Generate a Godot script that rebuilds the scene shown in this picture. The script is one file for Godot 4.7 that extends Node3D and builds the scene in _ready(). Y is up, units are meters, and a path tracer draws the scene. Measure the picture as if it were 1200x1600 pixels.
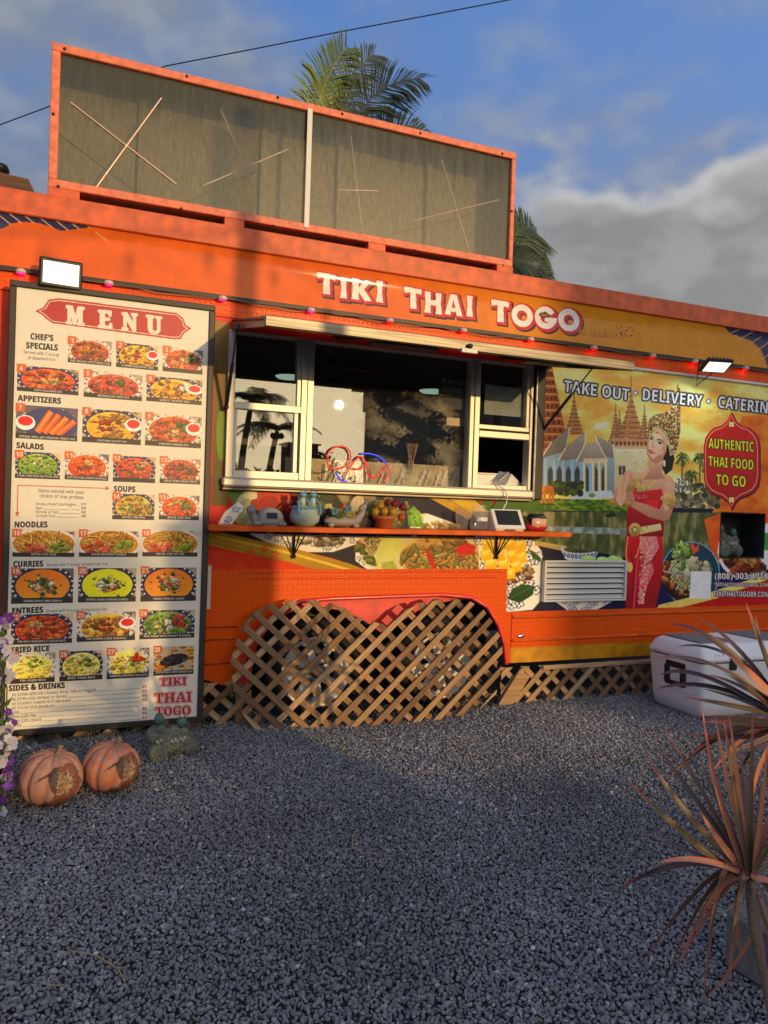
extends Node3D
# Orange food truck with a roof sign, a standing menu board and gravel, lit by a low evening sun.
# World: the truck's serving side is the plane z = 0, x runs along it, y is up, the camera stands at z = 4.65.

const HC := 1.38
const D := 4.6494
const YAW := 0.3938
const PITCH := -0.00946
const ROLL := 0.03317
var cr: Vector3
var cu: Vector3
var cb: Vector3
var SUN := Vector3(0.3224, 0.1263, 0.9381)
var rng := RandomNumberGenerator.new()
var used := {}
var M := {}
var tex := {}


# ---------------------------------------------------------------- pixels of the photograph to places
func ray(px: float, py: float) -> Vector3:
	return cr * ((px - 600.0) / 1200.0) - cu * ((py - 800.0) / 1200.0) - cb


func W(px: float, py: float, z := 0.0) -> Vector3:  # on the upright plane z
	var d := ray(px, py)
	return Vector3(0, HC, D) + d * ((z - D) / d.z)


func G(px: float, py: float, y := 0.0) -> Vector3:  # on the level plane y
	var d := ray(px, py)
	return Vector3(0, HC, D) + d * ((y - HC) / d.y)


func at_depth(px: float, py: float, depth: float) -> Vector3:
	return Vector3(0, HC, D) + ray(px, py) * depth


# ---------------------------------------------------------------- painting of printed surfaces
class Canvas:
	var im: Image
	var w: int
	var h: int
	var fn: Callable
	var fonts := {}

	func _init(ww: int, hh: int, f: Callable, base: Color) -> void:
		w = ww
		h = hh
		fn = f
		im = Image.create(w, h, false, Image.FORMAT_RGBA8)
		im.fill(base)

	func pts(flat: Array) -> PackedVector2Array:
		var o := PackedVector2Array()
		for i in range(0, flat.size(), 2):
			o.append(fn.call(flat[i], flat[i + 1]))
		return o

	func fill(p: PackedVector2Array, c: Color, c2 = null) -> void:
		if p.size() < 3:
			return
		var lo := p[0].y
		var hi := p[0].y
		for q in p:
			lo = minf(lo, q.y)
			hi = maxf(hi, q.y)
		var n := p.size()
		for y in range(maxi(0, int(ceil(lo - 0.5))), mini(h, int(floor(hi - 0.5)) + 1)):
			var yy := y + 0.5
			var xs := []
			for i in n:
				var a := p[i]
				var b := p[(i + 1) % n]
				if (a.y <= yy) != (b.y <= yy):
					xs.append(a.x + (b.x - a.x) * (yy - a.y) / (b.y - a.y))
			xs.sort()
			var cc: Color = c if c2 == null else c.lerp(c2, clampf((yy - lo) / maxf(hi - lo, 1.0), 0, 1))
			for k in range(0, xs.size() - 1, 2):
				var x0 := maxi(0, int(round(xs[k])))
				var x1 := mini(w, int(round(xs[k + 1])))
				if x1 > x0:
					im.fill_rect(Rect2i(x0, y, x1 - x0, 1), cc)

	# a patch of uneven colour: noise stretched by (fx, fy) runs through the colours of "ramp"
	func patch(flat: Array, ramp: Array, fx: float, fy: float, s: int, streak := 0.0) -> void:
		var p := pts(flat)
		var nz := FastNoiseLite.new()
		nz.seed = s
		nz.frequency = 1.0
		nz.fractal_octaves = 4
		var lo := p[0].y
		var hi := p[0].y
		for q in p:
			lo = minf(lo, q.y)
			hi = maxf(hi, q.y)
		var n := p.size()
		for y in range(maxi(0, int(lo)), mini(h, int(hi)), 2):
			var yy := y + 1.0
			var xs := []
			for i in n:
				var a := p[i]
				var b := p[(i + 1) % n]
				if (a.y <= yy) != (b.y <= yy):
					xs.append(a.x + (b.x - a.x) * (yy - a.y) / (b.y - a.y))
			xs.sort()
			for k in range(0, xs.size() - 1, 2):
				for x in range(maxi(0, int(xs[k])), mini(w, int(xs[k + 1])), 2):
					var v := nz.get_noise_2d(x * fx, y * fy) * 1.5 + 0.5
					if streak > 0.0:
						v += streak * nz.get_noise_2d(x * fx * 4.0 + 50.0, y * fy * 2.0)
					var t := clampf(v, 0.0, 0.999) * (ramp.size() - 1)
					im.fill_rect(Rect2i(x, y, 2, 2), ramp[int(t)].lerp(ramp[int(t) + 1], t - int(t)))

	func poly(flat: Array, c: Color, c2 = null) -> void:
		fill(pts(flat), c, c2)

	func ell(cx: float, cy: float, rx: float, ry: float, c: Color, rot := 0.0, c2 = null, n := 20) -> void:
		var f := []
		for i in n:
			var a := TAU * i / n
			var v := Vector2(cos(a) * rx, sin(a) * ry).rotated(rot)
			f += [cx + v.x, cy + v.y]
		fill(pts(f), c, c2)

	func ring(cx: float, cy: float, rx: float, ry: float, t: float, c: Color) -> void:
		for i in 40:
			var a := TAU * i / 40
			var b := TAU * (i + 1) / 40
			poly([cx + cos(a) * rx, cy + sin(a) * ry, cx + cos(b) * rx, cy + sin(b) * ry, cx + cos(b) * (rx - t), cy + sin(b) * (ry - t), cx + cos(a) * (rx - t), cy + sin(a) * (ry - t)], c)

	func line(x0: float, y0: float, x1: float, y1: float, wd: float, c: Color, wd2 := -1.0) -> void:
		var d := Vector2(x1 - x0, y1 - y0)
		var nn := d.orthogonal().normalized() * wd * 0.5
		var n2 := nn if wd2 < 0 else d.orthogonal().normalized() * wd2 * 0.5
		fill(pts([x0 + nn.x, y0 + nn.y, x1 + n2.x, y1 + n2.y, x1 - n2.x, y1 - n2.y, x0 - nn.x, y0 - nn.y]), c)

	func path(flat: Array, wd: float, c: Color) -> void:
		for i in range(0, flat.size() - 2, 2):
			line(flat[i], flat[i + 1], flat[i + 2], flat[i + 3], wd, c)

	func font(serif: bool, bold: bool) -> SystemFont:
		var k := [serif, bold]
		if not fonts.has(k):
			var f := SystemFont.new()
			f.font_names = PackedStringArray(["Droid Serif" if serif else "Droid Sans"])
			f.font_weight = 700 if bold else 400
			fonts[k] = f
		return fonts[k]

	# lettering whose baseline runs from (x0,y0) to (x1,y1), capitals "cap" pixels high
	func text(s: String, x0: float, y0: float, x1: float, y1: float, cap: float, c: Color, o := {}) -> void:
		var t := TextMesh.new()
		t.font = font(o.get("serif", false), o.get("bold", true))
		t.font_size = 64
		t.pixel_size = 1.0
		t.depth = 0.0
		t.text = s
		if t.get_surface_count() == 0:
			return
		var a := t.surface_get_arrays(0)
		var v: PackedVector3Array = a[Mesh.ARRAY_VERTEX]
		var idx = a[Mesh.ARRAY_INDEX]
		if v.is_empty():
			return
		var lo := Vector2(INF, INF)
		var hi := -lo
		for q in v:
			lo = lo.min(Vector2(q.x, q.y))
			hi = hi.max(Vector2(q.x, q.y))
		var th := 64.0 * 0.714
		var base := -th * 0.48 if s.to_upper() != s or s.contains(",") or s.contains("(") or s.contains("@") else lo.y
		var skew: float = o.get("skew", 0.0)
		var moves := []
		if o.has("edge"):
			var e: float = o.edge_w
			for k in 12:
				moves.append([cos(TAU * k / 12) * e, sin(TAU * k / 12) * e, o.edge])
		if o.has("drop"):
			moves.push_front([o.drop_at.x, o.drop_at.y, o.drop])
		moves.append([0.0, 0.0, c])
		for mv in moves:
			var p := PackedVector2Array()
			for q in v:
				var u := (q.x - lo.x) / maxf(hi.x - lo.x, 1e-3)
				var hgt := (q.y - base) / th * cap
				p.append(fn.call(lerpf(x0, x1, u) + hgt * skew + mv[0], lerpf(y0, y1, u) - hgt + mv[1]))
			var n: int = idx.size() if idx != null else v.size()
			for i in range(0, n - 2, 3):
				if idx != null:
					fill(PackedVector2Array([p[idx[i]], p[idx[i + 1]], p[idx[i + 2]]]), mv[2])
				else:
					fill(PackedVector2Array([p[i], p[i + 1], p[i + 2]]), mv[2])

	# many small pieces of food inside an ellipse
	func heap(cx: float, cy: float, rx: float, ry: float, cols: Array, n: int, sz: float, r: RandomNumberGenerator, thin := 0.6) -> void:
		for i in n:
			var a := r.randf() * TAU
			var q := sqrt(r.randf())
			var c: Color = cols[r.randi() % cols.size()]
			c = c.lightened(r.randf() * 0.16) if r.randf() < 0.5 else c.darkened(r.randf() * 0.3)
			var s := sz * (0.5 + r.randf())
			ell(cx + cos(a) * rx * q + s * 0.2, cy + sin(a) * ry * q + s * 0.32, s * 1.08, s * thin * 0.95, c.darkened(0.5), 0.0, null, 8)
			ell(cx + cos(a) * rx * q, cy + sin(a) * ry * q, s, s * thin * (0.6 + r.randf() * 0.7), c, r.randf() * PI, c.darkened(0.3), 9)

	func strands(cx: float, cy: float, rx: float, ry: float, cols: Array, n: int, wd: float, r: RandomNumberGenerator) -> void:
		for i in n:
			var a := r.randf() * TAU
			var q := sqrt(r.randf()) * 0.9
			var c: Color = cols[r.randi() % cols.size()]
			c = c.darkened(r.randf() * 0.35)
			var p := Vector2(cx + cos(a) * rx * q, cy + sin(a) * ry * q)
			var d := Vector2.from_angle(r.randf() * TAU) * (0.35 + r.randf() * 0.4) * minf(rx, ry)
			var bend := d.orthogonal() * r.randf_range(-0.7, 0.7)
			var prev := p - d
			for k in range(1, 6):
				var t := k / 5.0
				var nx := p + d * (2 * t - 1) + bend * (1 - pow(2 * t - 1, 2))
				var e := Vector2((nx.x - cx) / rx, (nx.y - cy) / ry)
				if e.length() > 1.0:
					break
				line(prev.x + wd * 0.3, prev.y + wd * 0.7, nx.x + wd * 0.3, nx.y + wd * 0.7, wd, c.darkened(0.42))
				line(prev.x, prev.y, nx.x, nx.y, wd, c)
				prev = nx

	# small dabs a little lighter or darker than what is already printed there
	func fleck(x0: float, y0: float, x1: float, y1: float, n: int, sz: float, amt: float, r: RandomNumberGenerator, long := 1.6) -> void:
		for i in n:
			var x := r.randf_range(x0, x1)
			var y := r.randf_range(y0, y1)
			var q: Vector2 = fn.call(x, y)
			if q.x < 0 or q.y < 0 or q.x >= w or q.y >= h:
				continue
			var c := im.get_pixelv(Vector2i(q))
			var k := r.randf_range(-amt, amt)
			c = c.lightened(k * 0.7) if k > 0 else c.darkened(-k)
			var s := sz * r.randf_range(0.4, 1.3)
			ell(x, y, s * long, s, c, r.randfn(0.0, 0.6), null, 7)

	func mottle(amount: float, freq: float, s: int) -> void:
		var nz := FastNoiseLite.new()
		nz.seed = s
		nz.frequency = freq
		nz.fractal_octaves = 3
		var ni := nz.get_image(w, h)
		ni.convert(Image.FORMAT_L8)
		var nb := ni.get_data()
		var b := im.get_data()
		for i in nb.size():
			var k := 1.0 + (nb[i] / 127.5 - 1.0) * amount
			var j := i * 4
			b[j] = clampi(int(b[j] * k), 0, 255)
			b[j + 1] = clampi(int(b[j + 1] * k), 0, 255)
			b[j + 2] = clampi(int(b[j + 2] * k), 0, 255)
		im = Image.create_from_data(w, h, false, Image.FORMAT_RGBA8, b)

	func texture(ww: int, hh: int) -> ImageTexture:
		if ww != w or hh != h:
			im.resize(ww, hh, Image.INTERPOLATE_BILINEAR if ww * 2 != w else Image.INTERPOLATE_BILINEAR)
		return ImageTexture.create_from_image(im)


# ---------------------------------------------------------------- shapes
class Shape:
	var st := SurfaceTool.new()
	var col := Color.WHITE
	var tinted := false
	var colfn = null
	var soft := true

	func _init() -> void:
		st.begin(Mesh.PRIMITIVE_TRIANGLES)

	func tri(a: Vector3, b: Vector3, c: Vector3, out: Vector3, smooth := false) -> void:
		if (c - a).cross(b - a).dot(out) < 0:
			var t := b
			b = c
			c = t
		st.set_smooth_group(0 if smooth else -1)
		for v in [a, b, c]:
			if colfn != null:
				st.set_color(colfn.call(v))
			elif tinted:
				st.set_color(col)
			st.add_vertex(v)

	func quad(a: Vector3, b: Vector3, c: Vector3, d: Vector3, out: Vector3, smooth := false) -> void:
		tri(a, b, c, out, smooth)
		tri(a, c, d, out, smooth)

	func box(c: Vector3, s: Vector3, bev := 0.0, bs := Basis(), smooth := false) -> void:
		var h := s * 0.5
		var e := minf(bev, minf(h.x, minf(h.y, h.z)) * 0.95)
		if e <= 0.0:
			for ax in 3:
				for sg in [-1.0, 1.0]:
					var n := Vector3.ZERO
					n[ax] = sg
					var u := Vector3.ZERO
					u[(ax + 1) % 3] = h[(ax + 1) % 3]
					var v := Vector3.ZERO
					v[(ax + 2) % 3] = h[(ax + 2) % 3]
					var m := n * h[ax]
					quad(c + bs * (m - u - v), c + bs * (m + u - v), c + bs * (m + u + v), c + bs * (m - u + v), bs * n)
			return
		var f := func(ax: int, sx: float, sy: float, sz: float) -> Vector3:
			var k := Vector3(h.x - e, h.y - e, h.z - e)
			k[ax] = h[ax]
			return c + bs * (k * Vector3(sx, sy, sz))
		for ax in 3:
			for sg in [-1.0, 1.0]:
				var q := []
				for t in [[-1, -1], [1, -1], [1, 1], [-1, 1]]:
					var g := Vector3.ZERO
					g[ax] = sg
					g[(ax + 1) % 3] = t[0]
					g[(ax + 2) % 3] = t[1]
					q.append(f.call(ax, g.x, g.y, g.z))
				var n := Vector3.ZERO
				n[ax] = sg
				quad(q[0], q[1], q[2], q[3], bs * n, smooth)
		for ax in 3:
			var b1 := (ax + 1) % 3
			var b2 := (ax + 2) % 3
			for s1 in [-1.0, 1.0]:
				for s2 in [-1.0, 1.0]:
					var g := Vector3.ZERO
					g[b1] = s1
					g[b2] = s2
					var g0 := g
					var g1 := g
					g0[ax] = -1
					g1[ax] = 1
					quad(f.call(b1, g0.x, g0.y, g0.z), f.call(b1, g1.x, g1.y, g1.z), f.call(b2, g1.x, g1.y, g1.z), f.call(b2, g0.x, g0.y, g0.z), bs * g, smooth)
		for sx in [-1.0, 1.0]:
			for sy in [-1.0, 1.0]:
				for sz in [-1.0, 1.0]:
					tri(f.call(0, sx, sy, sz), f.call(1, sx, sy, sz), f.call(2, sx, sy, sz), bs * Vector3(sx, sy, sz), smooth)

	func extrude(p: PackedVector2Array, z0: float, z1: float, xf := Transform3D()) -> void:
		var t := Geometry2D.triangulate_polygon(p)
		for i in range(0, t.size(), 3):
			for z in [z0, z1]:
				tri(xf * Vector3(p[t[i]].x, p[t[i]].y, z), xf * Vector3(p[t[i + 1]].x, p[t[i + 1]].y, z), xf * Vector3(p[t[i + 2]].x, p[t[i + 2]].y, z), xf.basis * Vector3(0, 0, 1 if z == maxf(z0, z1) else -1))
		var sgn := -1.0 if Geometry2D.is_polygon_clockwise(p) else 1.0
		for i in p.size():
			var a := p[i]
			var b := p[(i + 1) % p.size()]
			var o := Vector2(b.y - a.y, a.x - b.x) * sgn
			quad(xf * Vector3(a.x, a.y, z0), xf * Vector3(b.x, b.y, z0), xf * Vector3(b.x, b.y, z1), xf * Vector3(a.x, a.y, z1), xf.basis * Vector3(o.x, o.y, 0))

	func lathe(prof: Array, n: int, xf := Transform3D(), smooth := true, wob = null) -> void:
		for i in n:
			var a := TAU * i / n
			var b := TAU * (i + 1) / n
			for k in prof.size() - 1:
				var q := []
				for t in [[a, k], [b, k], [b, k + 1], [a, k + 1]]:
					var r: float = prof[t[1]][0]
					if wob != null:
						r *= wob.call(t[0], prof[t[1]][1])
					q.append(xf * Vector3(cos(t[0]) * r, prof[t[1]][1], sin(t[0]) * r))
				var m := (a + b) * 0.5
				var dr: float = prof[k + 1][0] - prof[k][0]
				var dy: float = prof[k + 1][1] - prof[k][1]
				var out := xf.basis * (Vector3(cos(m), 0, sin(m)) * dy + Vector3(0, -dr, 0))
				if prof[k][0] > 1e-5:
					tri(q[0], q[1], q[2], out, smooth)
				if prof[k + 1][0] > 1e-5:
					tri(q[0], q[2], q[3], out, smooth)

	func tube(p: Array, r: Array, n := 6, cap := true) -> void:
		var rings := []
		var up := Vector3(0.13, 0.95, 0.27)
		for i in p.size():
			var d: Vector3 = (p[mini(i + 1, p.size() - 1)] - p[maxi(i - 1, 0)]).normalized()
			var s := d.cross(up)
			if s.length() < 0.05:
				s = d.cross(Vector3(1, 0.1, 0))
			s = s.normalized()
			var t := d.cross(s).normalized()
			var ring := []
			var rr: float = r[mini(i, r.size() - 1)]
			for k in n:
				var a := TAU * k / n
				ring.append(p[i] + (s * cos(a) + t * sin(a)) * rr)
			rings.append(ring)
		for i in p.size() - 1:
			for k in n:
				var k2 := (k + 1) % n
				var out: Vector3 = rings[i][k] + rings[i][k2] - p[i] * 2.0
				quad(rings[i][k], rings[i][k2], rings[i + 1][k2], rings[i + 1][k], out, true)
		if cap:
			for e in [0, p.size() - 1]:
				var o: Vector3 = p[0] - p[1] if e == 0 else p[-1] - p[-2]
				for k in range(1, n - 1):
					tri(rings[e][0], rings[e][k], rings[e][k + 1], o)

	func ball(c: Vector3, r: Vector3, nu := 12, nv := 8, bs := Basis(), wob = null) -> void:
		for i in nu:
			for k in nv:
				var q := []
				for t in [[i, k], [i + 1, k], [i + 1, k + 1], [i, k + 1]]:
					var a: float = TAU * (t[0] % nu) / nu
					var e: float = PI * t[1] / nv - PI / 2
					var d := Vector3(cos(a) * cos(e), sin(e), sin(a) * cos(e))
					var s := 1.0
					if wob != null:
						s = wob.call(d)
					q.append([c + bs * (d * r * s), bs * (d / r)])
				var out: Vector3 = q[0][1] + q[2][1]
				if k > 0:
					tri(q[0][0], q[1][0], q[2][0], out, soft)
				if k < nv - 1:
					tri(q[0][0], q[2][0], q[3][0], out, soft)

	func done() -> ArrayMesh:
		st.generate_normals()
		return st.commit()


# ---------------------------------------------------------------- naming and placing
func numbered(n: String) -> String:
	used[n] = used.get(n, -1) + 1
	return n if used[n] == 0 else "%s_%03d" % [n, used[n]]


func tag(o: Node3D, label: String, category: String, group := "") -> Node3D:
	o.set_meta("label", label)
	o.set_meta("category", category)
	if group != "":
		o.set_meta("group", group)
	return o


func thing(called: String, label: String, category: String, pos := Vector3.ZERO, group := "") -> Node3D:
	var o := Node3D.new()
	o.name = numbered(called)
	add_child(o)
	o.position = pos
	tag(o, label, category, group)
	return o


func part(parent: Node3D, called: String, shape, mat: Material, pos := Vector3.ZERO) -> MeshInstance3D:
	var o := MeshInstance3D.new()
	o.name = called if parent != self else numbered(called)
	o.mesh = shape.done() if shape is Shape else shape
	o.material_override = mat
	o.position = pos
	parent.add_child(o, true)
	return o


func setting(called: String, shape, mat: Material) -> MeshInstance3D:
	var o := part(self, called, shape, mat)
	o.set_meta("kind", "structure")
	return o


func bx(c: Vector3, s: Vector3, bev := 0.0, bs := Basis()) -> Shape:
	var sh := Shape.new()
	sh.box(c, s, bev, bs)
	return sh


func span(x0: float, x1: float, y0: float, y1: float, z0: float, z1: float, bev := 0.0) -> Shape:
	return bx(Vector3(x0 + x1, y0 + y1, z0 + z1) * 0.5, Vector3(absf(x1 - x0), absf(y1 - y0), absf(z1 - z0)), bev)


# ---------------------------------------------------------------- materials
func noise_tex(key: String, size: int, freq: float, lo: float, hi: float, s := 1, oct := 4, stretch := Vector2.ONE, cell := false) -> ImageTexture:
	if tex.has(key):
		return tex[key]
	var nz := FastNoiseLite.new()
	nz.seed = s
	nz.frequency = freq
	nz.fractal_octaves = oct
	if cell:
		nz.noise_type = FastNoiseLite.TYPE_CELLULAR
	var im := nz.get_seamless_image(int(size * stretch.x), int(size * stretch.y), false, false, 0.15)
	im.resize(size, size, Image.INTERPOLATE_CUBIC)
	im.convert(Image.FORMAT_L8)
	var b := im.get_data()
	for i in b.size():
		b[i] = clampi(int((lo + (hi - lo) * b[i] / 255.0) * 255.0), 0, 255)
	tex[key] = ImageTexture.create_from_image(Image.create_from_data(size, size, false, Image.FORMAT_L8, b))
	return tex[key]


func mt(key: String, r: float, g: float, b: float, rough := 0.6, metal := 0.0, o := {}) -> StandardMaterial3D:
	var m := StandardMaterial3D.new()
	m.resource_name = key
	m.albedo_color = Color(r / 255.0, g / 255.0, b / 255.0)
	m.roughness = rough
	m.metallic = metal
	if o.has("grain"):
		m.albedo_texture = o.grain
		m.uv1_triplanar = true
		m.uv1_world_triplanar = o.get("world", true)
		m.uv1_scale = o.get("scale", Vector3.ONE * 2.0)
	if o.has("rough_tex"):
		m.roughness_texture = o.rough_tex
		m.uv1_triplanar = true
		m.uv1_world_triplanar = o.get("world", true)
		m.uv1_scale = o.get("scale", Vector3.ONE * 2.0)
	if o.has("bump"):
		m.heightmap_enabled = true
		m.heightmap_texture = o.bump
		m.heightmap_scale = o.get("bump_cm", 0.2)
		m.uv1_triplanar = true
		m.uv1_world_triplanar = o.get("world", true)
		m.uv1_scale = o.get("scale", Vector3.ONE * 2.0)
	if o.has("alpha"):
		m.transparency = BaseMaterial3D.TRANSPARENCY_ALPHA
		m.albedo_color.a = o.alpha
	if o.has("glow"):
		m.emission_enabled = true
		m.emission = o.glow
		m.emission_energy_multiplier = o.get("glow_e", 1.0)
	if o.has("tint"):
		m.vertex_color_use_as_albedo = true
	if o.has("back"):
		m.backlight_enabled = true
		m.backlight = o.back
	if o.has("coat"):
		m.clearcoat_enabled = true
		m.clearcoat = o.coat
		m.clearcoat_roughness = o.get("coat_rough", 0.15)
	if o.has("spec"):
		m.metallic_specular = o.spec
	M[key] = m
	return m


func c8(r: int, g: int, b: int) -> Color:
	return Color(r / 255.0, g / 255.0, b / 255.0)


# ---------------------------------------------------------------- sky: evening air, blue overhead, grey broken cloud
func sky_texture() -> ImageTexture:
	var w := 2048
	var h := 1024
	var nz := FastNoiseLite.new()
	nz.seed = 11
	nz.frequency = 1.0
	nz.fractal_octaves = 5
	nz.fractal_gain = 0.48
	var fine := FastNoiseLite.new()
	fine.seed = 5
	fine.frequency = 1.0
	fine.fractal_octaves = 4
	var b := PackedFloat32Array()
	b.resize(w * h * 3)
	var low := c8(150, 150, 150).srgb_to_linear()
	for y in h:
		var el := PI * (0.5 - (y + 0.5) / h)
		var se := sin(el)
		var ce := cos(el)
		var eld := rad_to_deg(el)
		for x in w:
			var j := (y * w + x) * 3
			if eld < -0.5:
				b[j] = low.r * 0.5
				b[j + 1] = low.g * 0.5
				b[j + 2] = low.b * 0.5
				continue
			var az := TAU * (x + 0.5) / w
			var d := Vector3(sin(az) * ce, se, -cos(az) * ce)
			var azd := rad_to_deg(az)
			if azd > 180.0:
				azd -= 360.0
			var t := clampf(eld / 50.0, 0, 1)
			var blue := Color(0.25, 0.36, 0.55).lerp(Color(0.035, 0.165, 0.50), pow(t, 0.3))
			var n := nz.get_noise_3d(d.x * 2.6, d.y * 5.0, d.z * 2.6)
			var f := fine.get_noise_3d(d.x * 11.0, d.y * 20.0, d.z * 11.0)
			# thick bank low down, thin veil elsewhere
			var top := 24.5 + 9.0 * n + 2.2 * f + 2.0 * sin(az * 7.0)
			var bank := smoothstep(1.6, -2.6, eld - top)
			var side := smoothstep(24.0, 35.0, azd) if azd > -60.0 and azd < 140.0 else 0.6 + 0.4 * n
			bank *= clampf(side, 0, 1)
			var veil := smoothstep(0.12, 0.85, nz.get_noise_3d(d.x * 1.5 + 7.0, d.y * 2.6, d.z * 1.5) + 0.25 * f + 1.0 * smoothstep(18.0, 0.0, azd) * smoothstep(-120.0, -40.0, azd) + 0.5 * smoothstep(38.0, 50.0, azd) * smoothstep(24.0, 34.0, eld))
			var grey := Color(0.205, 0.21, 0.222)
			var lit := smoothstep(-0.25, 0.45, f + 0.5 * n) * 0.16
			var edge := bank * (1.0 - smoothstep(0.5, 4.5, top - eld)) * 0.30
			var cb2 := grey + Color(1.0, 0.98, 0.95) * (lit * 0.45 + edge) + Color(0.05, 0.05, 0.045) * smoothstep(14.0, 4.0, eld)
			var cv := Color(0.20, 0.225, 0.26) + Color(1, 1, 1) * lit * 0.5
			var c := blue.lerp(cv, veil * 0.82).lerp(cb2, bank)
			# the low sun whitens and warms the air round it
			var ang := rad_to_deg(acos(clampf(d.dot(SUN), -1, 1)))
			var near := exp(-ang * ang / (2.0 * 15.0 * 15.0))
			var wide := exp(-ang / 52.0)
			c.r += 2.7 * near + 0.60 * wide
			c.g += 2.1 * near + 0.56 * wide
			c.b += 1.05 * near + 0.50 * wide
			b[j] = c.r
			b[j + 1] = c.g
			b[j + 2] = c.b
	return ImageTexture.create_from_image(Image.create_from_data(w, h, false, Image.FORMAT_RGBF, b.to_byte_array()))


func make_view() -> void:
	var fwd := Vector3(sin(YAW) * cos(PITCH), sin(PITCH), -cos(YAW) * cos(PITCH))
	var r0 := Vector3(cos(YAW), 0, sin(YAW))
	var u0 := r0.cross(fwd)
	cr = r0 * cos(ROLL) + u0 * sin(ROLL)
	cu = u0 * cos(ROLL) - r0 * sin(ROLL)
	cb = -fwd
	var cam := Camera3D.new()
	cam.name = "camera"
	cam.transform = Transform3D(Basis(cr, cu, cb), Vector3(0, HC, D))
	cam.fov = rad_to_deg(2.0 * atan(800.0 / 1200.0))
	cam.near = 0.05
	cam.far = 4000.0
	add_child(cam)
	var sky := Sky.new()
	var pm := PanoramaSkyMaterial.new()
	pm.panorama = sky_texture()
	sky.sky_material = pm
	var env := Environment.new()
	env.background_mode = Environment.BG_SKY
	env.sky = sky
	env.tonemap_mode = Environment.TONE_MAPPER_LINEAR
	env.tonemap_exposure = 1.0
	env.sdfgi_enabled = true
	env.ssao_enabled = true
	env.ssil_enabled = true
	var we := WorldEnvironment.new()
	we.name = "world_environment"
	we.environment = env
	add_child(we)
	var sun := DirectionalLight3D.new()
	sun.name = "sun"
	sun.light_color = Color(1.0, 0.82, 0.54)
	sun.light_energy = 0.80
	sun.light_angular_distance = 0.55
	sun.shadow_enabled = true
	add_child(sun)
	sun.look_at_from_position(SUN * 50.0, Vector3.ZERO)


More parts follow.
